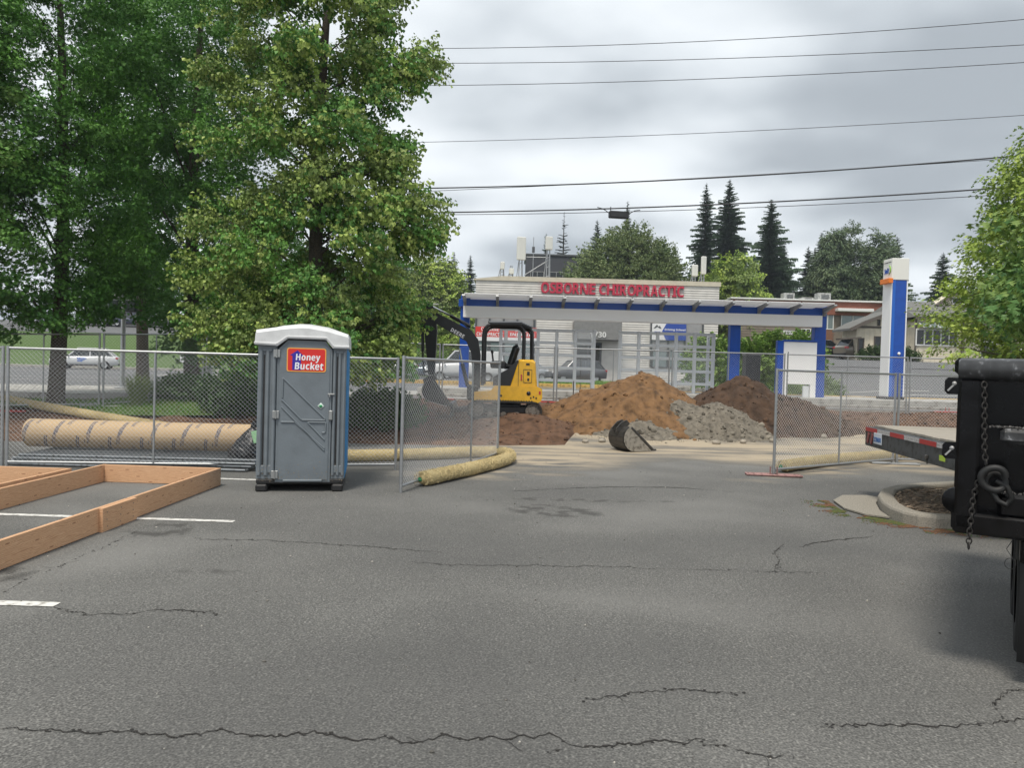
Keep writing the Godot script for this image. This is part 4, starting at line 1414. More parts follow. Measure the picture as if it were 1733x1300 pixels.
	part("wall", s, M("slate_wall", Vector3(0.05, 0.052, 0.062), {"rough": 0.7}), dkb)
	s = S()
	bx(s, -0.02, 14.93, -4, 8.3, 0.25, 8.3, 0.03)
	part("roof", s, dkf, dkb)
	for k in 3:
		window(dkb, -2.5 + k * 2.5, 12.0, 0.06, 1.7, 1.4, 2, 1, gry, dglass)
	brown_building(dkf, glass, dglass, wht)
	tan_house(dkf, dglass, wht)

func brown_building(dkf: Material, glass: Material, dglass: Material, wht: Material):
	var b := thing("brown_building", "two storey brown office block with brick piers behind the blue shelter", "building", Vector3.ZERO)
	var z := -75.0
	var brick := M("red_brick", Vector3(0.27, 0.13, 0.08), {"tex": "speck", "scale": 1.2, "rough": 0.95})
	var brn := M("brown_siding", Vector3(0.20, 0.165, 0.13), {"tex": "mottle", "scale": 0.3, "rough": 0.85})
	var rst := M("rust_fascia", Vector3(0.235, 0.085, 0.055), {"tex": "mottle", "scale": 0.4, "rough": 0.85})
	var s := S()
	bx(s, 31.5, 5.0, z - 6.05, 19.0, 8.6, 12.0)
	part("wall", s, brn, b)
	s = S()
	bx(s, 31.5, 8.75, z + 0.02, 19.1, 1.35, 0.5, 0.02)
	part("fascia", s, rst, b)
	s = S()
	bx(s, 31.5, 9.5, z - 5.8, 19.4, 0.16, 12.6, 0.02)
	part("roof", s, wht, b)
	lap(b, 22.1, 31.0, 3.2, 8.0, z + 0.02, brn, 0.25)
	for x in [31.75, 39.0]:
		s = S()
		var rows := 24
		for r in rows:
			for c in 5:
				var off := 0.12 if r % 2 else 0.0
				bx(s, x - 0.62 + c * 0.26 + off, 3.4 + r * 0.135, z + 0.08 + R(0, 0.012), 0.245, 0.118, 0.12)
		var o := part("brick_pier", s, brick, b)
		o.set_meta("kind", "stuff")
	window(b, 31.75, 7.4, z + 0.11, 1.15, 1.5, 2, 1, wht, glass)
	window(b, 34.3, 7.5, z + 0.11, 2.3, 1.35, 2, 1, wht, glass)
	window(b, 29.6, 6.2, z + 0.11, 0.9, 0.8, 2, 1, wht, dglass)
	s = S()
	bx(s, 34.2, 8.58, z + 0.5, 3.6, 0.3, 1.0, 0.03)
	part("awning", s, wht, b)
	s = S()
	bx(s, 32.6, 4.2, z + 0.06, 1.5, 2.0, 0.1)
	part("entrance", s, dglass, b)
	var np := part("number_plate", plate(1.3, 0.42), wht, b)
	np.position = Vector3(27.95, 6.2, z + 0.12)
	text("number", "1072", 1.05, 0.28, 0.012, dkf, b, T(27.95, 6.2, z + 0.145))
	var hv := [[28.1, 1.1, 0.7, "boxy grey air conditioner at the left on the brown office roof"], [31.7, 1.3, 0.8, "boxy pale air conditioner at the right on the brown office roof"], [30.0, 1.2, 0.3, "low flat vent between the two air conditioners on the brown office roof"]]
	for k in hv.size():
		var q: Array = hv[k]
		var t := thing("air_conditioner", q[3], "air conditioner", Vector3(q[0], 9.585, z - 1.2), 0, "units on the brown office roof")
		s = S()
		bx(s, 0, q[2] * 0.5, 0, q[1], q[2], 1.0, 0.03)
		part("housing", s, M("unit_grey", Vector3(0.42, 0.43, 0.42), {"tex": "grime", "scale": 0.6, "rough": 0.6}), t)
		s = S()
		for e in 5:
			bx(s, 0.06, q[2] * (0.2 + 0.13 * e), 0.51, q[1] * 0.6, q[2] * 0.06, 0.03)
		part("grille", s, dkf, t)

func plate(w: float, h: float) -> SurfaceTool:
	var s := S()
	bx(s, 0, 0, 0, w, h, 0.03, 0.005)
	return s

func tan_house(dkf: Material, dglass: Material, wht: Material):
	var tan := M("tan_siding", Vector3(0.68, 0.615, 0.49), {"tex": "mottle", "scale": 0.4, "rough": 0.8})
	var brn := M("brown_trim", Vector3(0.10, 0.085, 0.072), {"rough": 0.8})
	var shg := M("roof_shingle", Vector3(0.20, 0.20, 0.19), {"tex": "stones", "scale": 1.2, "rough": 1.0})
	var b := thing("tan_house", "single storey tan house with grey shingle roofs behind the blue pylon", "house", Vector3.ZERO)
	var z := -58.0
	var s := S()
	bx(s, 29.4, 4.3, z - 1.25, 5.0, 3.0, 2.5)
	ext(s, [Vector2(26.9, 5.8), Vector2(31.9, 5.8), Vector2(31.9, 6.4), Vector2(29.5, 6.9), Vector2(26.9, 5.9)], z - 2.5, z)
	bx(s, 36.7, 4.55, z - 3.4, 9.6, 3.6, 8.8)
	bx(s, 32.2, 4.55, z - 0.6, 3.4, 3.6, 5.2)
	part("wall", s, tan, b)
	# board and batten strips
	s = S()
	for k in 12:
		bx(s, 27.1 + k * 0.42, 4.3, z + 0.012, 0.05, 2.98, 0.03)
	for k in 8:
		bx(s, 30.7 + k * 0.42, 3.6, z + 2.012, 0.05, 1.7, 0.03)
	var o := part("batten", s, tan, b)
	o.set_meta("kind", "stuff")
	s = S()
	ext(s, [Vector2(26.1, 5.45), Vector2(27.3, 6.05), Vector2(29.6, 7.0), Vector2(32.6, 6.95), Vector2(32.6, 7.1), Vector2(29.55, 7.16), Vector2(27.2, 6.22), Vector2(26.1, 5.62)], z - 2.6, z + 0.6)
	part("gable_roof", s, shg, b)
	s = S()
	beam(s, Vector3(26.1, 5.5, z + 0.63), Vector3(27.3, 6.1, z + 0.63), 0.06, 0.24)
	beam(s, Vector3(27.3, 6.1, z + 0.63), Vector3(29.6, 7.05, z + 0.63), 0.06, 0.24)
	beam(s, Vector3(26.9, 5.78, z + 0.03), Vector3(31.9, 5.78, z + 0.03), 0.06, 0.16)
	beam(s, Vector3(30.2, 6.42, z + 2.35), Vector3(34.2, 6.42, z + 2.35), 0.06, 0.22)
	beam(s, Vector3(34.2, 6.42, z + 2.35), Vector3(42.0, 6.25, z + 1.2), 0.06, 0.22)
	part("fascia", s, brn, b)
	s = S()
	quad(s, Vector3(30.2, 6.5, z + 2.4), Vector3(34.2, 6.5, z + 2.4), Vector3(36.0, 8.2, z - 3.0), Vector3(31.0, 8.2, z - 3.0), Vector3(0, 1, 1))
	quad(s, Vector3(34.2, 6.5, z + 2.4), Vector3(42.2, 6.35, z + 1.3), Vector3(41.0, 8.2, z - 3.0), Vector3(36.0, 8.2, z - 3.0), Vector3(0, 1, 1))
	quad(s, Vector3(30.2, 6.5, z - 8.0), Vector3(42.2, 6.35, z - 8.0), Vector3(41.0, 8.2, z - 3.0), Vector3(31.0, 8.2, z - 3.0), Vector3(0, 1, -1))
	trio(s, Vector3(30.2, 6.5, z + 2.4), Vector3(31.0, 8.2, z - 3.0), Vector3(30.2, 6.5, z - 8.0), Vector3(-1, 1, 0))
	trio(s, Vector3(42.2, 6.35, z + 1.3), Vector3(41.0, 8.2, z - 3.0), Vector3(42.2, 6.35, z - 8.0), Vector3(1, 1, 0))
	quad(s, Vector3(30.2, 6.3, z + 2.3), Vector3(42.2, 6.15, z + 1.2), Vector3(42.2, 6.15, z - 8.0), Vector3(30.2, 6.3, z - 8.0), Vector3.DOWN)
	var rf := part("hip_roof", s, shg, b)
	s = S()
	ext(s, [Vector2(34.2, 7.6), Vector2(38.4, 7.6), Vector2(38.4, 8.75), Vector2(35.4, 8.75), Vector2(34.2, 7.9)], z - 3.4, z - 1.6)
	part("dormer", s, tan, rf)
	s = S()
	beam(s, Vector3(33.9, 7.75, z - 1.5), Vector3(35.4, 8.85, z - 1.5), 0.5, 0.16)
	beam(s, Vector3(35.4, 8.85, z - 1.5), Vector3(38.8, 8.85, z - 1.5), 0.5, 0.16)
	part("dormer_fascia", s, brn, rf)
	window(b, 36.2, 8.2, z - 1.55, 2.0, 0.5, 3, 1, wht, dglass)
	window(b, 27.25, 4.2, z + 0.05, 0.42, 1.35, 1, 1, brn, dglass)
	window(b, 28.55, 4.35, z + 0.05, 0.5, 1.4, 1, 1, brn, dglass)
	window(b, 28.6, 6.15, z + 0.05, 0.16, 0.42, 1, 1, brn, dglass, 0.05, "vent")
	window(b, 32.0, 4.98, z + 2.06, 3.1, 1.2, 5, 1, wht, dglass, 0.1)
	window(b, 36.6, 4.2, z + 1.06, 1.2, 1.2, 2, 1, wht, dglass)
	window(b, 38.7, 4.0, z + 1.06, 2.4, 1.3, 3, 1, wht, dglass)
	s = S()
	for k in 6:
		beam(s, Vector3(30.5 + k * 0.6, 6.15, z + 2.06), Vector3(30.7 + k * 0.6, 5.68, z + 2.75), 0.07, 0.06)
	part("awning_bar", s, wht, b)
	for k in 5:
		s = S()
		quad(s, Vector3(30.55 + k * 0.6, 6.13, z + 2.08), Vector3(31.05 + k * 0.6, 6.13, z + 2.08), Vector3(31.25 + k * 0.6, 5.67, z + 2.74), Vector3(30.75 + k * 0.6, 5.67, z + 2.74), Vector3(0, 1, 1))
		part("awning_pane", s, M("window_glass"), b)
	s = S()
	bx(s, 33.98, 4.6, z + 2.06, 0.2, 3.7, 0.2, 0.02)
	bx(s, 30.45, 4.6, z + 2.02, 0.12, 3.7, 0.12, 0.02)
	part("corner_post", s, brn, b)
	s = S()
	beam(s, Vector3(25.3, 4.75, z + 0.4), Vector3(26.9, 4.9, z + 0.4), 0.9, 0.12)
	part("porch_roof", s, brn, b)
	var f := thing("low_building", "low tan wing beyond the tan house, behind the dump truck", "building", Vector3(48.0, 0, -62.0))
	s = S()
	bx(s, 0, 4.6, 0, 10.0, 3.2, 8.0, 0.03)
	part("wall", s, tan, f)
	s = S()
	bx(s, 0, 6.3, 0, 10.8, 0.24, 8.8, 0.03)
	part("roof", s, shg, f)
	for k in 3:
		window(f, -3.0 + k * 3.0, 4.7, 4.06, 1.8, 1.2, 2, 1, wht, dglass)

# ---------------------------------------------------------------- the bus stop
func bus_station():
	var blue := M("station_blue", Vector3(0.006, 0.072, 0.40), {"tex": "mottle", "scale": 0.6, "rough": 0.35})
	var blue2 := M("station_blue_band", Vector3(0.010, 0.075, 0.38), {"rough": 0.35})
	var wht := M("station_white", Vector3(0.86, 0.865, 0.87), {"rough": 0.4})
	var slv := M("aluminium", Vector3(0.68, 0.71, 0.74), {"rough": 0.45})
	var blk := M("black_metal", Vector3(0.018, 0.018, 0.02), {"tex": "mottle", "scale": 1.5, "rough": 0.45})
	var pane := M("clear_pane", Vector3(0.75, 0.82, 0.82), {"alpha": 0.04, "rough": 0.02})
	var top := 1.0
	var t := thing("bus_shelter", "long blue and white bus shelter with a tilted roof on grey brackets", "shelter", Vector3(0, top, -26))
	var s: SurfaceTool
	for c in [[-1.72, 0.33, 3.25], [7.83, 0.36, 3.2], [10.82, 0.40, 3.25]]:
		s = S()
		bx(s, c[0], c[2] * 0.5, -0.22, c[1], c[2], 0.3, 0.012)
		part("column", s, blue, t)
	s = S()
	bx(s, 4.52, 2.99, -0.16, 12.95, 0.26, 0.3, 0.01)
	part("band", s, blue2, t)
	s = S()
	bx(s, 4.5, 2.67, 0.02, 12.55, 0.4, 0.3, 0.012)
	part("beam", s, wht, t)
	var x0 := -1.73
	for k in 12:
		var x := x0 + k * 1.147
		s = S()
		ext(s, [Vector2(1.1, 3.05), Vector2(1.1, 3.1), Vector2(-0.2, 3.155), Vector2(-0.92, 3.20), Vector2(-0.95, 3.15), Vector2(-0.5, 3.07), Vector2(-0.12, 2.98), Vector2(-0.06, 2.86), Vector2(0.05, 2.86)], -0.05, 0.05, Transform3D(Basis(Vector3.FORWARD, Vector3.UP, Vector3.RIGHT), Vector3(x, 0.0, 0)))
		part("bracket", s, M("bracket_grey", Vector3(0.25, 0.26, 0.27), {"rough": 0.45, "metal": 0.3}), t)
		if k < 11:
			s = S()
			box(s, Transform3D(Basis.from_euler(Vector3(-0.05, 0, 0)), Vector3(x + 0.573, 3.175, -0.12)), Vector3(1.09, 0.03, 2.1), 0.006)
			part("roof_panel", s, M("roof_sheet", Vector3(0.78, 0.79, 0.80), {"rough": 0.4, "back": Vector3(0.8, 0.8, 0.8)}), t)
	# windscreens of silver bars with a pane in each field
	for w in [[-0.45, 5, "silver barred glass windscreen behind the excavator"], [3.87, 5, "silver barred glass windscreen behind the brown heap"]]:
		var o := thing("windscreen", w[2], "windscreen", Vector3(w[0], top, -26.75), 0, "glass windscreens of the bus stop")
		var n: int = w[1]
		var st := 0.675
		for k in n + 1:
			s = S()
			bx(s, k * st, 1.1, 0, 0.115, 2.2, 0.1, 0.012)
			part("upright", s, slv, o)
		for r in 5:
			for k in n:
				s = S()
				bx(s, (k + 0.5) * st, 2.14 - r * 0.45, 0, st - 0.117, 0.105, 0.085, 0.012)
				part("crossbar", s, slv, o)
		for r in 4:
			for k in n:
				s = S()
				bx(s, (k + 0.5) * st, 2.14 - (r + 0.5) * 0.45, 0, st - 0.11, 0.35, 0.01)
				part("pane", s, pane, o)
		s = S()
		bx(s, n * st + 0.06, 1.1, -0.95, 0.1, 2.2, 0.1, 0.012)
		bx(s, n * st + 0.06, 2.14, -0.5, 0.08, 0.1, 0.8, 0.01)
		bx(s, n * st + 0.06, 0.4, -0.5, 0.08, 0.1, 0.8, 0.01)
		part("return_frame", s, slv, o)
	# white panel with blue sides
	var k1 := thing("information_kiosk", "white panel in a blue frame, a gap at its foot, under the shelter", "kiosk", Vector3(10.02, top, -25.9))
	s = S()
	bx(s, 0.02, 1.19, 0, 1.16, 1.48, 0.14, 0.01)
	bx(s, -0.47, 0.22, 0, 0.18, 0.455, 0.14, 0.01)
	bx(s, 0.5, 0.22, 0, 0.2, 0.455, 0.14, 0.01)
	part("panel", s, wht, k1)
	s = S()
	bx(s, -0.68, 0.98, 0, 0.22, 1.96, 0.2, 0.012)
	bx(s, 0.02, 1.965, 0, 1.17, 0.06, 0.2, 0.01)
	part("frame", s, blue, k1)
	s = S()
	bx(s, 0.28, 0.2, -0.02, 0.2, 0.4, 0.12, 0.01)
	part("foot_box", s, slv, k1)
	s = S()
	lathe(s, [Vector2(0, 0), Vector2(0.02, 0), Vector2(0.02, 0.01), Vector2(0, 0.01)], 10, T(-0.4, 1.55, 0.075, 0, PI / 2))
	part("lock", s, blk, k1)
	var cb := thing("dark_cabinet", "tall dark grey cabinet standing left of the white kiosk", "cabinet", Vector3(8.72, top, -27.0))
	s = S()
	bx(s, 0, 0.72, 0, 0.52, 1.44, 0.5, 0.02)
	part("body", s, M("cabinet_dark", Vector3(0.06, 0.064, 0.07), {"rough": 0.5}), cb)
	s = S()
	bx(s, 0, 1.47, 0, 0.56, 0.05, 0.54, 0.012)
	part("lid", s, M("bracket_grey"), cb)
	# the pylon
	var p := thing("station_pylon", "tall blue and white station pylon with an orange flag near its top", "pylon", Vector3(13.42, top, -26.2))
	s = S()
	bx(s, 0.0, 0.05, 0, 0.66, 0.1, 0.7, 0.01)
	part("base", s, blk, p)
	s = S()
	bx(s, 0.04, 2.15, 0.01, 0.5, 4.1, 0.56, 0.012)
	part("blue_face", s, blue, p)
	s = S()
	bx(s, -0.23, 2.15, 0.0, 0.04, 4.1, 0.6, 0.006)
	bx(s, 0.315, 2.15, 0.0, 0.04, 4.1, 0.58, 0.006)
	part("white_face", s, wht, p)
	s = S()
	bx(s, -0.155, 2.15, 0.296, 0.1, 4.08, 0.016, 0.004)
	part("pale_stripe", s, M("station_blue_pale", Vector3(0.012, 0.12, 0.52), {"rough": 0.35}), p)
	s = S()
	bx(s, 0.045, 4.58, 0.0, 0.6, 0.76, 0.62, 0.012)
	var hd := part("head", s, M("head_white", Vector3(0.74, 0.74, 0.70), {"rough": 0.45}), p)
	var lt := Transform3D(Basis.from_euler(Vector3(0, -PI / 2, 0)), Vector3(-0.26, 4.56, 0.0))
	text("lettering", "Swift", 0.3, 0.2, 0.006, blue, hd, lt * T(-0.05, -0.02, 0.004))
	text("lettering", "Community Transit", 0.5, 0.05, 0.006, M("black_metal"), hd, lt * T(0, 0.27, 0.004), false)
	s = S()
	var arc := []
	for k in 9:
		var a := lerpf(-1.2, 1.2, k / 8.0)
		arc.append(lt * Vector3(0.02 + cos(a) * 0.2, sin(a) * 0.19, 0.006))
	tube(s, arc, [0.004, 0.012, 0.018, 0.022, 0.024, 0.022, 0.018, 0.012, 0.004], 6)
	part("emblem", s, M("emblem_green", Vector3(0.25, 0.5, 0.05), {"rough": 0.5}), hd)
	s = S()
	box(s, T(-0.33, 4.16, 0.1, 0, 0.0, 0.0), Vector3(0.16, 0.17, 0.62), 0.01)
	part("flag", s, M("orange_flag", Vector3(0.75, 0.19, 0.02), {"rough": 0.5}), p)
	s = S()
	lathe(s, [Vector2(0, 0), Vector2(0.05, 0), Vector2(0.055, 0.02), Vector2(0, 0.02)], 14, T(0.1, 1.62, 0.29, 0, PI / 2))
	part("medallion", s, wht, p)

# ---------------------------------------------------------------- vehicles
func loft(s: SurfaceTool, st: Array, prof: Callable):
	var rings := []
	for e in st:
		rings.append(prof.call(e))
	s.set_smooth_group(FLAT)
	for k in rings.size() - 1:
		var a: Array = rings[k]
		var b: Array = rings[k + 1]
		var ca := Vector3.ZERO
		for v in a:
			ca += v
		for v in b:
			ca += v
		ca /= float(a.size() * 2)
		s.set_smooth_group(6)
		for i in a.size():
			var j := (i + 1) % a.size()
			quad(s, a[i], a[j], b[j], b[i], ((a[i] as Vector3) + a[j] + b[i] + b[j]) * 0.25 - ca)
	s.set_smooth_group(FLAT)
	for e in [0, rings.size() - 1]:
		var r: Array = rings[e]
		var out := Vector3(-1, 0, 0) if e == 0 else Vector3(1, 0, 0)
		if (st[st.size() - 1][0] as float) < (st[0][0] as float):
			out = -out
		for i in range(1, r.size() - 1):
			trio(s, r[0], r[i], r[i + 1], out)

# kinds: suv, sedan, hatch, van; the front points to +x
func car(n: String, label: String, cat: String, at: Vector3, yaw: float, kind: String, col: Vector3, group := "") -> Node3D:
	var t := thing(n, label, cat, at, yaw, group)
	var id := "car_%d_%d_%d" % [int(col.x * 100), int(col.y * 100), int(col.z * 100)]
	var pm := M(id, col, {"rough": 0.3, "coat": 0.8, "metal": 0.2 if col.x < 0.5 else 0.0})
	var gm := M("car_glass", Vector3(0.02, 0.025, 0.028), {"rough": 0.05, "spec": 0.7})
	var tm := M("tyre", Vector3(0.018, 0.018, 0.018), {"rough": 0.9})
	var rm := M("alloy", Vector3(0.45, 0.46, 0.47), {"rough": 0.35, "metal": 0.8})
	var bm := M("car_trim", Vector3(0.02, 0.02, 0.022), {"rough": 0.6})
	var hl := 2.3
	var hw := 0.9
	var st: Array
	var gh: Array
	# [x, bottom, belt, half width], then the roof outline [belt front, roof front, roof rear, belt rear, roof height]
	if kind == "sedan":
		st = [[-2.32, 0.42, 0.78, 0.74], [-2.2, 0.28, 0.92, 0.86], [-1.4, 0.24, 0.97, 0.9], [0.0, 0.23, 0.93, 0.91], [0.95, 0.24, 0.9, 0.9], [1.9, 0.26, 0.78, 0.87], [2.25, 0.32, 0.66, 0.74]]
		gh = [1.05, 0.3, -1.0, -1.75, 1.45]
	elif kind == "van":
		hl = 2.6
		hw = 0.98
		st = [[-2.6, 0.5, 1.25, 0.92], [-2.5, 0.36, 1.3, 0.97], [0.0, 0.34, 1.3, 0.98], [1.3, 0.34, 1.22, 0.98], [2.3, 0.36, 1.08, 0.94], [2.6, 0.42, 0.85, 0.84]]
		gh = [1.5, 0.7, -2.4, -2.5, 2.05]
	elif kind == "hatch":
		st = [[-2.28, 0.45, 0.85, 0.78], [-2.15, 0.3, 1.0, 0.88], [-1.3, 0.26, 1.03, 0.92], [0.0, 0.24, 0.98, 0.93], [1.0, 0.25, 0.96, 0.92], [1.95, 0.28, 0.84, 0.88], [2.3, 0.34, 0.7, 0.76]]
		gh = [1.2, 0.45, -1.35, -2.05, 1.6]
	else:
		st = [[-2.3, 0.5, 0.95, 0.8], [-2.2, 0.34, 1.08, 0.9], [-1.3, 0.3, 1.1, 0.93], [0.0, 0.28, 1.06, 0.94], [1.0, 0.3, 1.04, 0.93], [1.95, 0.32, 0.94, 0.9], [2.3, 0.4, 0.76, 0.78]]
		gh = [1.2, 0.5, -1.6, -2.15, 1.72]
	var s := S()
	loft(s, st, func(e: Array) -> Array:
		var b: float = e[1]
		var u: float = e[2]
		var w: float = e[3]
		return [Vector3(e[0], b, -w * 0.9), Vector3(e[0], lerpf(b, u, 0.35), -w), Vector3(e[0], lerpf(b, u, 0.75), -w * 0.99), Vector3(e[0], u - 0.02, -w * 0.93), Vector3(e[0], u + 0.02, -w * 0.6), Vector3(e[0], u + 0.02, w * 0.6), Vector3(e[0], u - 0.02, w * 0.93), Vector3(e[0], lerpf(b, u, 0.75), w * 0.99), Vector3(e[0], lerpf(b, u, 0.35), w), Vector3(e[0], b, w * 0.9)])
	part("body", s, pm, t)
	var belt: float = st[3][2] - 0.03
	var c := [Vector3(gh[0], belt - 0.06, 0.86 * hw), Vector3(gh[1], gh[4] - 0.05, 0.7 * hw), Vector3(gh[2], gh[4] - 0.05, 0.7 * hw), Vector3(gh[3], belt - 0.02, 0.84 * hw)]
	s = S()
	for g in [-1, 1]:
		var q := []
		for v in c:
			q.append(Vector3(v.x, v.y, v.z * g))
		quad(s, q[0], q[1], q[2], q[3], Vector3(0, 0, g))
	for k in 3:
		var a: Vector3 = c[k]
		var b: Vector3 = c[k + 1]
		quad(s, a, b, Vector3(b.x, b.y, -b.z), Vector3(a.x, a.y, -a.z), Vector3(1 if k == 0 else (-1 if k == 2 else 0), 0.6, 0))
	part("windows", s, gm, t)
	s = S()
	box(s, T((gh[1] + gh[2]) * 0.5, gh[4] - 0.02, 0), Vector3(gh[1] - gh[2] + 0.1, 0.075, 1.45 * hw), 0.03)
	for g in [-1.0, 1.0]:
		for k in [[0, 1], [3, 2]]:
			var a: Vector3 = c[k[0]]
			var b: Vector3 = c[k[1]]
			beam(s, Vector3(a.x, a.y, a.z * g), Vector3(b.x, b.y, b.z * g), 0.09, 0.09, 0.02)
		var mx: float = lerpf(gh[1], gh[2], 0.45)
		beam(s, Vector3(mx, belt - 0.05, 0.862 * hw * g), Vector3(mx, gh[4] - 0.05, 0.71 * hw * g), 0.07, 0.06)
		if kind == "van":
			box(s, T(-1.5, 1.66, 0.79 * hw * g), Vector3(1.9, 0.66, 0.09), 0.02)
	part("roof", s, pm, t)
	for x in [-1.35 if kind != "van" else -1.5, 1.4 if kind != "van" else 1.65]:
		for g in [-1.0, 1.0]:
			s = S()
			var r := 0.34 if kind != "sedan" else 0.32
			lathe(s, [Vector2(r * 0.6, -0.11), Vector2(r * 0.93, -0.115), Vector2(r, -0.08), Vector2(r, 0.08), Vector2(r * 0.93, 0.115), Vector2(r * 0.6, 0.11)], 18, T(x, r, g * (hw - 0.1), 0, PI / 2))
			var wh := part("wheel", s, tm, t)
			s = S()
			lathe(s, [Vector2(0.0, 0.07), Vector2(0.07, 0.08), Vector2(r * 0.55, 0.06), Vector2(r * 0.62, 0.1), Vector2(r * 0.62, 0.0)], 14, T(x, r, g * (hw - 0.1), 0, PI / 2 * g))
			part("rim", s, rm, wh)
	s = S()
	for g in [-1.0, 1.0]:
		var fe: Array = st[st.size() - 2]
		box(s, T(fe[0] + 0.12, fe[2] - 0.12, g * (fe[3] - 0.2), -0.35 * g), Vector3(0.3, 0.12, 0.36), 0.03)
	part("headlights", s, M("lamp_clear", Vector3(0.6, 0.62, 0.64), {"rough": 0.1, "coat": 1.0}), t)
	s = S()
	for g in [-1.0, 1.0]:
		var re: Array = st[1]
		box(s, T(re[0] - 0.03, re[2] - 0.14, g * (re[3] - 0.16), 0.25 * g), Vector3(0.16, 0.16, 0.34), 0.03)
	part("tail_lights", s, M("lamp_red", Vector3(0.4, 0.012, 0.015), {"rough": 0.15, "coat": 1.0}), t)
	s = S()
	box(s, T(hl - 0.08, 0.46, 0), Vector3(0.12, 0.2, 1.1), 0.03)
	box(s, T(-hl + 0.03, 0.42, 0), Vector3(0.12, 0.16, 1.4), 0.03)
	for g in [-1.0, 1.0]:
		box(s, T(0.0, 0.3, g * (hw - 0.01)), Vector3(2.2, 0.1, 0.06), 0.02)
		box(s, T(gh[0] - 0.15, belt + 0.06, g * (hw + 0.06)), Vector3(0.12, 0.12, 0.18), 0.03)
	part("trim", s, bm, t)
	return t

# ---------------------------------------------------------------- people, by smooth joining of tapered limbs
func cap_dist(p: Vector3, a: Vector3, b: Vector3, ra: float, rb: float) -> float:
	var ab := b - a
	var t := clampf((p - a).dot(ab) / maxf(ab.length_squared(), 1e-6), 0, 1)
	return p.distance_to(a + ab * t) - lerpf(ra, rb, t)

func net(bones: Array, cell: float, k: float) -> SurfaceTool:
	var lo := Vector3.ONE * 99.0
	var hi := -lo
	for b in bones:
		var m: float = maxf(b[2], b[3]) + cell * 2.0
		for e in 2:
			lo = lo.min((b[e] as Vector3) - Vector3.ONE * m)
			hi = hi.max((b[e] as Vector3) + Vector3.ONE * m)
	var n := Vector3i(((hi - lo) / cell).ceil()) + Vector3i.ONE
	var f := PackedFloat32Array()
	f.resize(n.x * n.y * n.z)
	for z in n.z:
		for y in n.y:
			for x in n.x:
				var p := lo + Vector3(x, y, z) * cell
				var d := 9.0
				for b in bones:
					var e := cap_dist(p, b[0], b[1], b[2], b[3])
					var h := clampf(0.5 + 0.5 * (d - e) / k, 0, 1)
					d = lerpf(d, e, h) - k * h * (1.0 - h)
				f[x + n.x * (y + n.y * z)] = d
	var s := S()
	s.set_smooth_group(7)
	var id := {}
	for z in n.z - 1:
		for y in n.y - 1:
			for x in n.x - 1:
				var sum := Vector3.ZERO
				var cnt := 0
				var v := []
				for q in 8:
					v.append(f[(x + (q & 1)) + n.x * ((y + ((q >> 1) & 1)) + n.y * (z + (q >> 2)))])
				for e in [[0, 1], [2, 3], [4, 5], [6, 7], [0, 2], [1, 3], [4, 6], [5, 7], [0, 4], [1, 5], [2, 6], [3, 7]]:
					var a: float = v[e[0]]
					var b: float = v[e[1]]
					if (a < 0.0) != (b < 0.0):
						var t := a / (a - b)
						sum += Vector3(e[0] & 1, (e[0] >> 1) & 1, e[0] >> 2).lerp(Vector3(e[1] & 1, (e[1] >> 1) & 1, e[1] >> 2), t)
						cnt += 1
				if cnt:
					id[Vector3i(x, y, z)] = lo + (Vector3(x, y, z) + sum / cnt) * cell
	for c in id:
		for ax in 3:
			var d := Vector3i.ZERO
			d[ax] = 1
			var u := Vector3i.ZERO
			u[(ax + 1) % 3] = 1
			var w := Vector3i.ZERO
			w[(ax + 2) % 3] = 1
			var c1: Vector3i = c + d
			if c1.x >= n.x or c1.y >= n.y or c1.z >= n.z:
				continue
			var a: float = f[c.x + n.x * (c.y + n.y * c.z)]
			var b: float = f[c1.x + n.x * (c1.y + n.y * c1.z)]
			if (a < 0.0) != (b < 0.0) and id.has(c - u) and id.has(c - w) and id.has(c - u - w):
				quad(s, id[c], id[c - u], id[c - u - w], id[c - w], Vector3(d) * (1.0 if a < 0.0 else -1.0))
	s.set_smooth_group(FLAT)
	return s

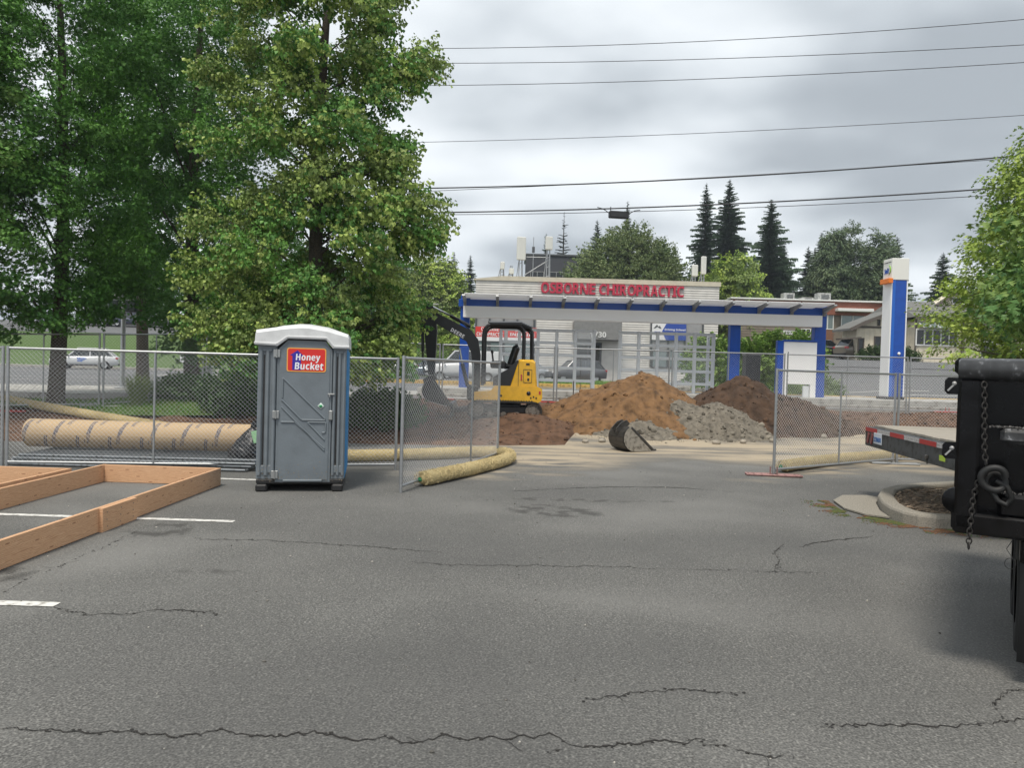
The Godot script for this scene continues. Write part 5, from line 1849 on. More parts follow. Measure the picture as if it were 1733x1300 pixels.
# ---------------------------------------------------------------- the street
func street_things():
	var stl := M("galvanised")
	var blk := M("black_metal")
	car("parked_car", "white crossover with a blue decal on its door crossing the junction", "car", ground(-32.3, -56.0), PI + 0.35, "hatch", Vector3(0.62, 0.63, 0.64))
	var dl := S()
	for k in 3:
		box(dl, T(0.15 + k * 0.06, 0.82 - k * 0.11, -0.925, 0, 0, 0.12), Vector3(0.62 - k * 0.14, 0.07, 0.03), 0.01)
	part("door_decal", dl, M("station_blue_pale"), get_node("parked_car"))
	car("parked_car", "dark grey sport utility vehicle parked at the clinic door", "car", ground(5.0, -58.0), PI + 0.3, "suv", Vector3(0.085, 0.09, 0.10), "cars at the clinic")
	car("parked_car", "silver saloon parked between the dark utility vehicle and the excavator", "car", ground(0.9, -59.0), PI + 0.12, "sedan", Vector3(0.24, 0.26, 0.28), "cars at the clinic")
	car("parked_van", "white van behind the excavator's bucket", "van", ground(-3.2, -49.5), PI + 0.1, "van", Vector3(0.66, 0.67, 0.68), "cars at the clinic")
	car("parked_car", "white car seen under the linden's branches, right of the portable toilet", "car", ground(-8.9, -51.0), PI, "suv", Vector3(0.64, 0.65, 0.66), "cars at the clinic")
	car("parked_car", "blue grey car behind the small open gate panel", "car", ground(-6.2, -56.0), PI, "sedan", Vector3(0.10, 0.14, 0.18), "cars at the clinic")
	car("parked_car", "dark car with red tail lights behind the shelter's middle column", "car", ground(14.6, -45.0), PI / 2 - 0.1, "sedan", Vector3(0.12, 0.125, 0.13))
	car("parked_car", "bronze wagon parked at the tan house", "car", ground(28.3, -59.6), 0.25, "suv", Vector3(0.17, 0.15, 0.12))
	car("parked_car", "black car left of the bronze wagon at the tan house", "car", ground(26.2, -62.6), 0.5, "sedan", Vector3(0.03, 0.03, 0.032))
	var lc := [[-51.0, "dark car in the upper lot right of the leftmost trunk"], [-46.4, "dark car in the upper lot just right of the signal pole"], [-43.5, "dark car in the upper lot, rightmost of three"]]
	for k in 3:
		car("parked_car", lc[k][1], "car", ground(lc[k][0], -90.0), PI + 0.1 * k, ["sedan", "suv", "sedan"][k], [Vector3(0.09, 0.1, 0.11), Vector3(0.03, 0.035, 0.07), Vector3(0.04, 0.04, 0.045)][k], "cars in the upper lot")
	# signal pole
	var base := ground(-12.4, -23.5, 0.13)
	var t := thing("signal_pole", "grey signal pole with two dark heads seen from behind, beside the columnar maple", "signal pole", base)
	var s := S()
	tube(s, [Vector3(0, 0, 0), Vector3(0, 0.12, 0), Vector3(0, 3.05, 0)], [0.1, 0.075, 0.068], 12)
	bx(s, 0, 0.02, 0, 0.36, 0.04, 0.36, 0.01)
	lathe(s, [Vector2(0.075, 3.0), Vector2(0.075, 3.06), Vector2(0.05, 3.11), Vector2(0.0, 3.13)], 12)
	part("pole", s, stl, t)
	for g in [-1.0, 1.0]:
		s = S()
		bx(s, g * 0.27, 2.62, 0.02, 0.36, 0.4, 0.2, 0.04)
		bx(s, g * 0.08, 2.7, 0, 0.1, 0.05, 0.06)
		bx(s, g * 0.08, 2.54, 0, 0.1, 0.05, 0.06)
		var hd := part("signal_head", s, M("signal_dark", Vector3(0.014, 0.022, 0.022), {"rough": 0.45}), t)
		s = S()
		for r in 4:
			bx(s, g * 0.27, 2.48 + r * 0.09, -0.12, 0.28, 0.02, 0.05)
		part("visor", s, blk, hd)
	s = S()
	bx(s, -0.2, 2.91, 0, 0.16, 0.12, 0.14, 0.02)
	part("beacon", s, M("unit_grey"), t)
	t = thing("utility_cabinet", "grey utility cabinet on a concrete pad behind the dark maple trunk", "cabinet", ground(-10.9, -26.2, 0.13), 0.2)
	s = S()
	bx(s, 0, 0.36, 0, 0.46, 0.72, 0.4, 0.025)
	part("body", s, M("unit_grey"), t)
	s = S()
	bx(s, 0, 0.74, 0, 0.5, 0.05, 0.44, 0.015)
	part("lid", s, stl, t)
	s = S()
	bx(s, 0.16, 0.4, 0.21, 0.03, 0.12, 0.03)
	part("handle", s, blk, t)
	# person with a placard
	var pb := ground(-23.0, -52.0, 0.12)
	t = thing("person", "person in a blue top and dark trousers holding a white placard", "person", pb, 0.3)
	var body := [[Vector3(0, 0.95, 0), Vector3(0, 1.3, 0.01), 0.14, 0.16], [Vector3(-0.16, 1.36, 0), Vector3(0.16, 1.36, 0), 0.07, 0.07], [Vector3(0, 1.4, 0), Vector3(0, 1.5, 0.01), 0.06, 0.055], [Vector3(0, 1.58, 0.02), Vector3(0, 1.66, 0.0), 0.085, 0.09], [Vector3(0, 1.585, 0.1), Vector3(0, 1.57, 0.115), 0.016, 0.014],
		[Vector3(-0.08, 0.92, 0), Vector3(-0.1, 0.5, 0.03), 0.1, 0.062], [Vector3(-0.1, 0.5, 0.03), Vector3(-0.1, 0.08, 0.0), 0.06, 0.042], [Vector3(-0.1, 0.045, -0.03), Vector3(-0.12, 0.04, 0.14), 0.045, 0.035], [Vector3(0.08, 0.92, 0), Vector3(0.1, 0.5, 0.03), 0.1, 0.062], [Vector3(0.1, 0.5, 0.03), Vector3(0.11, 0.08, 0.0), 0.06, 0.042], [Vector3(0.11, 0.045, -0.03), Vector3(0.13, 0.04, 0.14), 0.045, 0.035],
		[Vector3(-0.2, 1.34, 0), Vector3(-0.27, 1.08, 0.06), 0.055, 0.045], [Vector3(-0.27, 1.08, 0.06), Vector3(-0.22, 1.0, 0.27), 0.043, 0.032], [Vector3(-0.22, 1.0, 0.27), Vector3(-0.2, 1.0, 0.34), 0.034, 0.024], [Vector3(0.2, 1.34, 0), Vector3(0.28, 1.08, 0.06), 0.055, 0.045], [Vector3(0.28, 1.08, 0.06), Vector3(0.22, 1.0, 0.27), 0.043, 0.032], [Vector3(0.22, 1.0, 0.27), Vector3(0.2, 1.0, 0.34), 0.034, 0.024]]
	var bs := net(body, 0.03, 0.03)
	bs.generate_normals()
	var am := bs.commit()
	var mt := MeshDataTool.new()
	mt.create_from_surface(am, 0)
	for k in mt.get_vertex_count():
		var v := mt.get_vertex(k)
		var c := Color(0.10, 0.14, 0.25)
		if v.y < 0.94:
			c = Color(0.02, 0.03, 0.06)
		if v.y < 0.1:
			c = Color(0.05, 0.045, 0.04)
		if v.y > 1.47 or (v.z > 0.24 and v.y > 0.9 and v.y < 1.1):
			c = Color(0.36, 0.22, 0.15)
		mt.set_vertex_color(k, c)
	var cm := ArrayMesh.new()
	mt.commit_to_surface(cm)
	mi("body", cm, M("figure", Vector3.ONE, {"vc": true, "rough": 0.85}), t)
	s = S()
	lump(s, Vector3(0, 1.67, -0.025), Vector3(0.105, 0.105, 0.11), 0.2, 3)
	part("hair", s, M("hair_dark", Vector3(0.03, 0.022, 0.016), {"rough": 0.8}), t)
	s = S()
	bx(s, 0, 0, 0, 0.62, 0.74, 0.012)
	single("placard", s, M("banner_white"), "white placard held in front of the person on the traffic island", "placard", pb + Basis.from_euler(Vector3(0, 0.3, 0)) * Vector3(-0.02, 1.0, 0.375), 0.3)
	# lamp and poles
	t = thing("street_lamp", "thin grey street lamp left of the blue shelter", "street lamp", ground(-7.9, -70.0))
	s = S()
	tube(s, [Vector3(0, 0, 0), Vector3(0, 6.6, 0)], [0.09, 0.05], 8)
	part("pole", s, stl, t)
	s = S()
	bx(s, 0.35, 6.6, 0, 0.8, 0.12, 0.3, 0.03)
	part("lamp_head", s, M("unit_grey"), t)
	t = thing("utility_pole", "grey wooden utility pole with a crossarm beside the pale tree", "utility pole", ground(-9.1, -108.0))
	s = S()
	tube(s, [Vector3(0, 0, 0), Vector3(0, 10.4, 0)], [0.17, 0.12], 8)
	part("pole", s, M("bark"), t)
	s = S()
	bx(s, 0, 9.9, 0, 2.4, 0.14, 0.14)
	part("crossarm", s, M("bark"), t)
	# overhead lines: [left end, right end, sag, radius, label]
	var lines := [[Vector3(-3.73, 15.82, -33), Vector3(19.52, 15.86, -29), 0.5, 0.014, "topmost thin overhead wire"], [Vector3(-3.71, 15.17, -33), Vector3(19.56, 14.88, -29), 0.35, 0.014, "second thin overhead wire from the top"], [Vector3(-4.21, 14.17, -33), Vector3(19.59, 14.2, -29), 0.35, 0.014, "third thin overhead wire from the top"], [Vector3(-4.54, 11.66, -33), Vector3(19.67, 12.16, -29), 0.3, 0.012, "lone overhead wire in the middle of the sky"],
		[Vector3(-3.57, 9.66, -33), Vector3(18.75, 10.49, -29), 0.4, 0.03, "thick black overhead cable with a splice, above the thin one"], [Vector3(-3.57, 9.54, -33), Vector3(18.76, 10.42, -29), 0.15, 0.012, "thin wire just under the thick spliced cable"], [Vector3(-3.01, 8.6, -33), Vector3(17.65, 9.19, -29), 0.3, 0.03, "lowest thick cable carrying the black box"], [Vector3(-3.01, 8.5, -33), Vector3(17.66, 8.94, -29), 0.3, 0.014, "lowest thin overhead wire"]]
	for l in lines:
		s = S()
		var pts := []
		for k in 41:
			var u := lerpf(-0.9, 1.6, k / 40.0)
			var p := (l[0] as Vector3) + ((l[1] as Vector3) - (l[0] as Vector3)) * u
			p.y += l[2] * 4.0 * (u * u - u) * 0.5
			pts.append(p)
		tube(s, pts, l[3], 5)
		single("overhead_wire", s, M("cable_black", Vector3(0.02, 0.02, 0.022), {"rough": 0.6}), l[4], "wire", Vector3.ZERO, 0, "overhead wires")
	t = thing("cable_box", "black splice box hanging on the lowest thick cable", "cable box", Vector3(4.34, 8.52, -31.6), 0.17)
	s = S()
	bx(s, 0, -0.12, 0, 0.86, 0.3, 0.26, 0.04)
	part("box", s, blk, t)
	s = S()
	for g in [-1.0, 1.0]:
		tube(s, [Vector3(g * 0.36, 0.02, 0), Vector3(g * 0.36, 0.2, 0)], 0.02, 6)
		tube(s, [Vector3(g * 0.43, -0.06, 0), Vector3(g * 0.7, 0.1, 0), Vector3(g * 0.95, 0.14, 0)], 0.018, 6)
	part("hanger", s, blk, t)

# ---------------------------------------------------------------- the building site
# polygons in x and y, one for each z, joined into a closed body
func loft_z(s: SurfaceTool, polys: Array, zs: Array):
	for k in polys.size() - 1:
		var a: Array = polys[k]
		var b: Array = polys[k + 1]
		var c := Vector2.ZERO
		for v in a:
			c += v
		c /= a.size()
		for i in a.size():
			var j := (i + 1) % a.size()
			var e: Vector2 = (a[j] as Vector2) - a[i]
			var nn := Vector2(e.y, -e.x)
			if Geometry2D.is_polygon_clockwise(PackedVector2Array(a)):
				nn = -nn
			quad(s, v3(a[i], zs[k]), v3(a[j], zs[k]), v3(b[j], zs[k + 1]), v3(b[i], zs[k + 1]), Vector3(nn.x, nn.y, 0))
	for e in [0, polys.size() - 1]:
		var pv := PackedVector2Array(polys[e])
		var ix := Geometry2D.triangulate_polygon(pv)
		for k in range(0, ix.size(), 3):
			trio(s, v3(pv[ix[k]], zs[e]), v3(pv[ix[k + 1]], zs[e]), v3(pv[ix[k + 2]], zs[e]), Vector3(0, 0, 1 if zs[e] > 0 else -1))

func portable_toilet():
	var gry := M("toilet_grey", Vector3(0.165, 0.19, 0.212), {"tex": "mottle", "scale": 0.7, "rough": 0.5, "nrm": "fine_n", "nk": 0.08})
	var gr2 := M("toilet_grey_door", Vector3(0.158, 0.184, 0.207), {"tex": "mottle", "scale": 0.5, "rough": 0.48, "nrm": "fine_n", "nk": 0.08})
	var wht := M("toilet_white", Vector3(0.66, 0.67, 0.68), {"tex": "mottle", "scale": 0.8, "rough": 0.45})
	var blu := M("toilet_blue", Vector3(0.05, 0.24, 0.50), {"tex": "mottle", "scale": 0.8, "rough": 0.5})
	var blk := M("toilet_black", Vector3(0.012, 0.012, 0.013), {"rough": 0.6})
	var stl := M("hinge_steel", Vector3(0.34, 0.35, 0.35), {"rough": 0.4, "metal": 0.6})
	var t := thing("portable_toilet", "grey plastic portable toilet with a white roof and a red sign on its door", "portable toilet", Vector3(-2.86, 0, -10.28), 0.19)
	var s := S()
	for x in [-0.5, 0.47]:
		bx(s, x, 0.05, 0.0, 0.15, 0.1, 1.14, 0.02)
	part("skid", s, blk, t)
	s = S()
	bx(s, -0.01, 0.135, 0.0, 1.12, 0.07, 1.1, 0.015)
	part("floor", s, blk, t)
	# front panels either side of the door, with upright flutes
	for g in [[-0.575, -0.335], [0.375, 0.555]]:
		s = S()
		var w: float = g[1] - g[0]
		var x: float = (g[0] + g[1]) * 0.5
		bx(s, x, 1.05, 0.505, w, 1.78, 0.07, 0.012)
		for e in [0.16, 0.52, 0.86]:
			bx(s, g[0] + w * e, 1.04, 0.55, w * 0.2, 1.66, 0.035, 0.012)
		for e in [0.34, 0.7]:
			bx(s, g[0] + w * e, 0.3, 0.548, 0.045, 0.1, 0.02, 0.006)
		bx(s, x, 1.86, 0.552, w * 0.5, 0.035, 0.02, 0.008)
		part("front_panel", s, gry, t)
		s = S()
		bx(s, g[0] + w * 0.34, 1.04, 0.5425, 0.018, 1.52, 0.006)
		part("slot", s, blk, t)
	s = S()
	bx(s, -0.01, 1.05, -0.52, 1.1, 1.78, 0.05, 0.012)
	part("back_panel", s, blu, t)
	for g in [-1.0, 1.0]:
		s = S()
		bx(s, -0.01 + g * 0.545, 1.05, -0.015, 0.05, 1.78, 0.96, 0.012)
		for e in 5:
			bx(s, -0.01 + g * 0.572, 1.05, -0.38 + e * 0.19, 0.02, 1.66, 0.08, 0.008)
		part("side_panel", s, blu, t)
	# door
	s = S()
	ext(s, [Vector2(-0.33, 0.13), Vector2(0.37, 0.13), Vector2(0.37, 1.88), Vector2(0.28, 2.0), Vector2(-0.2, 2.0), Vector2(-0.33, 1.87)], 0.5, 0.552)
	ext(s, [Vector2(-0.30, 0.16), Vector2(0.34, 0.16), Vector2(0.34, 1.86), Vector2(0.26, 1.965), Vector2(-0.185, 1.965), Vector2(-0.30, 1.85)], 0.552, 0.562)
	bx(s, 0.02, 0.15, 0.57, 0.5, 0.03, 0.03, 0.006)
	var d := part("door", s, gr2, t)
	s = S()
	var ribs := [[[278, 462], [548, 725]], [[278, 462], [276, 590]], [[272, 602], [398, 730], [548, 730]], [[272, 648], [545, 930]], [[268, 745], [356, 745], [545, 915]], [[435, 745], [550, 745], [548, 810], [525, 812]], [[435, 745], [545, 860]]]
	for r in ribs:
		for k in r.size() - 1:
			var a := Vector3((400 + r[k][0] / 3.823 - 505) / 128.0, (833 - 520 - r[k][1] / 3.823) / 128.0, 0.566)
			var b := Vector3((400 + r[k + 1][0] / 3.823 - 505) / 128.0, (833 - 520 - r[k + 1][1] / 3.823) / 128.0, 0.566)
			beam(s, a, b, 0.02, 0.02, 0.006)
	part("rib", s, gr2, d)
	for y in [1.82, 1.02, 0.23]:
		s = S()
		bx(s, -0.335, y, 0.575, 0.085, 0.1, 0.014, 0.004)
		tube(s, [Vector3(-0.335, y - 0.055, 0.583), Vector3(-0.335, y + 0.055, 0.583)], 0.012, 8)
		part("hinge", s, stl, d)
	s = S()
	bx(s, 0.365, 1.02, 0.572, 0.05, 0.13, 0.03, 0.01)
	bx(s, 0.365, 1.3, 0.57, 0.09, 0.022, 0.018, 0.005)
	bx(s, 0.345, 1.285, 0.575, 0.02, 0.05, 0.02, 0.005)
	part("latch", s, stl, d)
	s = S()
	lathe(s, [Vector2(0.0, 0.0), Vector2(0.045, 0.0), Vector2(0.045, 0.006), Vector2(0.0, 0.006)], 4, T(0.235, 1.14, 0.563, 0, PI / 2))
	part("notice", s, M("notice_pale", Vector3(0.5, 0.6, 0.55), {"rough": 0.5}), d)
	s = S()
	lathe(s, [Vector2(0.0, 0.0), Vector2(0.02, 0.0), Vector2(0.02, 0.004), Vector2(0.0, 0.004)], 10, T(0.235, 1.14, 0.57, 0, PI / 2))
	part("occupancy_dial", s, M("dial_green", Vector3(0.02, 0.28, 0.10), {"rough": 0.4}), d)
	# dried mud splashed up from the ground
	var mx := []
	for k in 420:
		var e := R(-0.56, 0.54)
		var yy := 0.14 + absf(rng.randfn(0.0, 0.13))
		var r0 := 0.0015 + 0.005 * pow(rng.randf(), 3.0)
		mx.append(Transform3D(Basis().scaled(Vector3(r0, r0 * R(0.8, 1.8), 0.0012)), Vector3(e, yy, 0.5625 if e > -0.3 and e < 0.34 else 0.568)))
	many("mud_splash", rock_mesh(8), M("mud_tan", Vector3(0.26, 0.21, 0.15), {"rough": 1.0}), mx, t)
	# sign
	var sg := Node3D.new()
	sg.name = "sign"
	d.add_child(sg)
	sg.position = Vector3(0.04, 1.745, 0.563)
	s = S()
	ext(s, rounded(0.5, 0.315, 0.03), 0.0, 0.004)
	part("border", s, M("sign_amber", Vector3(0.80, 0.38, 0.07), {"rough": 0.4}), sg)
	s = S()
	ext(s, rounded(0.474, 0.289, 0.022), 0.004, 0.0055)
	part("field", s, M("sign_bright_red", Vector3(0.62, 0.022, 0.018), {"rough": 0.4}), sg)
	s = S()
	ext(s, [Vector2(-0.18, -0.135), Vector2(-0.07, -0.135), Vector2(-0.07, 0.045), Vector2(-0.03, 0.045), Vector2(-0.115, 0.125), Vector2(-0.21, 0.06), Vector2(-0.18, 0.05)], 0.0055, 0.007)
	part("emblem", s, M("sign_navy", Vector3(0.028, 0.015, 0.30), {"rough": 0.4}), sg)
	var ink := M("sign_white", Vector3(0.78, 0.78, 0.82), {"rough": 0.4})
	text("lettering", "Honey", 0.31, 0.115, 0.003, ink, sg, T(0.02, 0.022, 0.0085) * Transform3D(Basis(Vector3.RIGHT, Vector3(0.06, 1, 0), Vector3.BACK), Vector3.ZERO))
	text("lettering", "Bucket", 0.36, 0.1, 0.003, ink, sg, T(0.035, -0.078, 0.0085) * Transform3D(Basis(Vector3.RIGHT, Vector3(0.06, 1, 0), Vector3.BACK), Vector3.ZERO))
	# roof, higher in the middle, its front cut round the door
	var front := [Vector2(-0.62, 1.93), Vector2(-0.61, 2.06), Vector2(-0.6, 2.12), Vector2(-0.3, 2.17), Vector2(-0.08, 2.2), Vector2(0.06, 2.2), Vector2(0.3, 2.165), Vector2(0.57, 2.1), Vector2(0.585, 2.04), Vector2(0.59, 1.91), Vector2(0.38, 1.91), Vector2(0.29, 2.02), Vector2(-0.2, 2.02), Vector2(-0.33, 1.92)]
	var mid := []
	var rear := []
	for v in front:
		mid.append(Vector2(v.x, v.y + (0.035 if v.y > 2.1 and absf(v.x) < 0.5 else 0.0)))
		rear.append(Vector2(v.x * 0.97, v.y - (0.05 if v.y > 2.1 else 0.0)))
	var lead := []
	for v in front:
		lead.append(Vector2(v.x * 0.985, v.y - (0.04 if v.y > 2.07 else 0.0)))
	s = S()
	loft_z(s, [rear, mid, mid, front, lead], [-0.6, -0.4, 0.2, 0.56, 0.60])
	var r := part("roof", s, wht, t)
	s = S()
	beam(s, Vector3(-0.62, 1.955, 0.603), Vector3(-0.34, 1.945, 0.603), 0.014, 0.024, 0.004)
	beam(s, Vector3(-0.34, 1.945, 0.603), Vector3(-0.205, 2.045, 0.603), 0.014, 0.024, 0.004)
	beam(s, Vector3(-0.205, 2.045, 0.603), Vector3(0.295, 2.045, 0.603), 0.014, 0.024, 0.004)
	beam(s, Vector3(0.295, 2.045, 0.603), Vector3(0.385, 1.935, 0.603), 0.014, 0.024, 0.004)
	beam(s, Vector3(0.385, 1.935, 0.603), Vector3(0.59, 1.935, 0.603), 0.014, 0.024, 0.004)
	part("roof_lip", s, wht, r)
	s = S()
	tube(s, [Vector3(0.35, 2.1, -0.42), Vector3(0.35, 2.2, -0.42)], 0.05, 10)
	part("vent", s, blk, r)

func rounded(w: float, h: float, r: float) -> Array:
	var out := []
	for q in [[1, 1, 0], [-1, 1, 1], [-1, -1, 2], [1, -1, 3]]:
		for k in 5:
			var a: float = (q[2] + k / 4.0) * PI / 2
			out.append(Vector2(q[0] * (w / 2 - r) + cos(a) * r, q[1] * (h / 2 - r) + sin(a) * r))
	return out

# a board from a to b with its grain running along it
func plank(a: Vector3, b: Vector3, w: float, h: float, sd: float) -> SurfaceTool:
	var s := S()
	var z := (b - a)
	var l := z.length()
	z /= l
	var x := Vector3.UP.cross(z).normalized() * w * 0.5
	var y := Vector3.UP * h * 0.5
	var c := 0.003
	var ring := []
	for q in [[-1, -1, 0], [-1, -1, 1], [-1, 1, 1], [-1, 1, 0], [1, 1, 0], [1, 1, 1], [1, -1, 1], [1, -1, 0]]:
		var cx: float = q[0] * (1.0 - (c / (w * 0.5) if q[2] == 0 else 0.0))
		var cy: float = q[1] * (1.0 - (c / (h * 0.5) if q[2] == 1 else 0.0))
		ring.append(x * cx + y * cy)
	var v := 0.0
	for i in 8:
		var p: Vector3 = ring[i]
		var q: Vector3 = ring[(i + 1) % 8]
		var dv := p.distance_to(q) / 0.30
		var e := [[a + p, 0.0, v], [a + q, 0.0, v + dv], [b + q, l / 1.1, v + dv], [b + p, l / 1.1, v]]
		var o := [0, 1, 2, 0, 2, 3]
		if ((e[2][0] as Vector3) - e[0][0]).cross((e[1][0] as Vector3) - e[0][0]).dot(p + q) < 0.0:
			o = [0, 2, 1, 0, 3, 2]
		for k in o:
			s.set_uv(Vector2(e[k][1] + sd, e[k][2] + sd * 0.7))
			s.add_vertex(e[k][0])
		v += dv
	for e in [[a, -1.0], [b, 1.0]]:
		for i in range(1, 7):
			for k in ([0, i, i + 1]):
				var p: Vector3 = ring[k]
				s.set_uv(Vector2(p.dot(x.normalized()) * 0.6 + sd, p.y * 3.0 + sd))
				s.add_vertex((e[0] as Vector3) + p)
	return s

func straw_roll(n: String, label: String, pts: Array, r: float, sd: int):
	var t := thing(n, label, "straw wattle", Vector3.ZERO, 0, "straw wattles round the site")
	var c := Curve3D.new()
	for k in pts.size():
		var p: Vector3 = pts[k]
		var a: Vector3 = pts[maxi(k - 1, 0)]
		var b: Vector3 = pts[mini(k + 1, pts.size() - 1)]
		var tn := (b - a) / 6.0
		c.add_point(p, -tn, tn)
	var l := c.get_baked_length()
	var n2 := int(l / 0.06)
	var q := RandomNumberGenerator.new()
	q.seed = sd
	var path := []
	var rad := []
	for k in n2 + 1:
		var u := l * k / n2
		path.append(c.sample_baked(u) + Vector3(q.randf_range(-1, 1), q.randf_range(-1, 1), q.randf_range(-1, 1)) * 0.004)
		rad.append(r * (1.0 + 0.06 * sin(u * 5.0 + sd) + q.randf_range(-0.035, 0.035)) * (0.45 + 0.55 * minf(1.0, minf(k, n2 - k) / 2.5)))
	var s := S()
	tube(s, path, rad, 16)
	part("straw_core", s, M("straw", Vector3.ONE, {"tex": "straw", "nrm": "straw_n", "nk": 1.6, "scale": 2.6, "rough": 0.95, "world": true}), t)
	var xf := []
	var cl := []
	for k in int(l * 900.0):
		var u := q.randf() * l
		var p := c.sample_baked(u)
		var d := (c.sample_baked(minf(u + 0.05, l)) - c.sample_baked(maxf(u - 0.05, 0))).normalized()
		var side := d.cross(Vector3.UP).normalized()
		var an := q.randf_range(-0.6, PI + 0.6)
		var nr := side * cos(an) + Vector3.UP * sin(an)
		var dir := (d * q.randf_range(-1, 1) + nr.cross(d) * q.randf_range(-1, 1) + nr * q.randf_range(-0.1, 0.3)).normalized()
		xf.append(Transform3D(Basis.looking_at(dir, nr).scaled(Vector3.ONE * q.randf_range(0.6, 1.3)), p + nr * r * 1.0))
		var g := q.randf_range(0.65, 1.2)
		cl.append(Color(0.62 * g, 0.51 * g, 0.28 * g))
	s = S()
	bx(s, 0, 0, 0, 0.004, 0.004, 0.06)
	many("straw", mesh_of(s), M("chips"), xf, t, cl)
	s = S()
	lump(s, path[0], Vector3(0.035, 0.035, 0.035), 0.3, 5, 5)
	part("net_knot", s, M("net_green", Vector3(0.04, 0.22, 0.10), {"rough": 0.7}), t)

# a heap of loose earth: o has peaks [x, z, height, left, right, front, back]
func heap(n: String, label: String, peaks: Array, x0: float, x1: float, z0: float, z1: float, mat: Material, rough: float, sd: int, clods: int, cc: Color, csize: float):
	var t := thing(n, label, "heap", Vector3.ZERO, 0, "")
	var nn := FastNoiseLite.new()
	nn.seed = sd
	nn.frequency = 0.9
	nn.fractal_octaves = 5
	var f := func(x: float, z: float) -> float:
		var y := -1.0
		for p in peaks:
			var dx: float = (x - p[0]) / (p[3] if x < p[0] else p[4])
			var dz: float = (z - p[1]) / (p[6] if z < p[1] else p[5])
			var d := sqrt(dx * dx + dz * dz)
			d *= 1.0 + 0.16 * nn.get_noise_2d(atan2(dz, dx) * 1.3 + p[0], sd)
			var e: float = p[2] * (1.0 - sqrt(d * d + 0.02) * 1.0)
			y = maxf(y, e)
		if y < -0.15:
			return -0.3
		return y + rough * (nn.get_noise_2d(x * 1.2, z * 1.2) + 0.4 * nn.get_noise_2d(x * 4.0, z * 4.0)) 
	var s := S()
	sheet(s, 110, 80, func(u: float, v: float) -> Vector3:
		var x := lerpf(x0, x1, u)
		var z := lerpf(z0, z1, v)
		return Vector3(x, H(x, z) + f.call(x, z), z))
	part("earth", s, mat, t)
	var xf := []
	var cl := []
	for k in clods:
		var x := R(x0, x1)
		var z := R(z1, z0)
		var y: float = f.call(x, z)
		if y < -0.04 and R(0, 1) < 0.7 or y < -0.25:
			continue
		var q := csize * (0.4 + 1.2 * pow(rng.randf(), 3.0) + 5.0 * pow(rng.randf(), 22.0))
		xf.append(Transform3D(Basis.from_euler(Vector3(R(0, 3), R(0, 6), R(0, 3))).scaled(Vector3(q * R(0.7, 1.4), q, q * R(0.7, 1.3))), Vector3(x, H(x, z) + maxf(y, 0.0) + q * 0.15, z)))
		var g := R(0.55, 1.35)
		cl.append(Color(cc.r * g, cc.g * g, cc.b * g))
	many("clods", rock_mesh(sd), M("chips"), xf, t, cl)

func rock_mesh(sd: int) -> ArrayMesh:
	var s := S()
	lump(s, Vector3.ZERO, Vector3(1, 0.75, 0.9), 0.55, sd, 4)
	return mesh_of(s)

func lying_panel(label: String, at: Vector3, yaw: float, l: float, w: float):
	var t := thing("stored_fence", label, "fence", at, yaw, "fence panels stacked flat")
	var m := M("old_galvanised", Vector3(0.24, 0.26, 0.28), {"tex": "grime", "scale": 1.5, "rough": 0.5, "metal": 0.5})
	for z in [0.0, -w]:
		var s := S()
		tube(s, [Vector3(0, 0, z), Vector3(l, 0, z)], 0.02, 8)
		part("rail", s, m, t)
	for x in [0.0, l * 0.5, l]:
		var s := S()
		tube(s, [Vector3(x, 0, -0.02), Vector3(x, 0, -w + 0.02)], 0.018, 8)
		part("post", s, m, t)
	var s := S()
	wires(s, l, 0.02, w - 0.02, 0.07, 0.0018, Transform3D(Basis(Vector3.RIGHT, Vector3.FORWARD, Vector3.UP), Vector3.ZERO))
	var o := part("chain_link", s, m, t)
	o.set_meta("kind", "stuff")

# crossing diagonal wires that fill 0..l by y0..y1
func wires(s: SurfaceTool, l: float, y0: float, y1: float, pitch: float, r: float, t := Transform3D.IDENTITY):
	var h := y1 - y0
	for g in [-1.0, 1.0]:
		var c := -h
		while c < l:
			c += pitch
			var a := Vector2(c, 0)
			var b := Vector2(c + h, h)
			if a.x < 0:
				a = Vector2(0, -c)
			if b.x > l:
				b = Vector2(l, l - c)
			if a.distance_to(b) < 0.02:
				continue
			var p0 := Vector3(a.x, y0 + a.y, g * r * 0.8)
			var p1 := Vector3(b.x, y0 + b.y, g * r * 0.8)
			if g < 0:
				p0.x = l - p0.x
				p1.x = l - p1.x
			p0 = t * p0
			p1 = t * p1
			var d := (p1 - p0).normalized()
			var u := d.cross(t.basis.z).normalized() * r
			var w := t.basis.z.normalized() * r
			var k0 := [u, -u * 0.5 + w * 0.87, -u * 0.5 - w * 0.87]
			for i in 3:
				quad(s, p0 + k0[i], p0 + k0[(i + 1) % 3], p1 + k0[(i + 1) % 3], p1 + k0[i], k0[i] + k0[(i + 1) % 3])

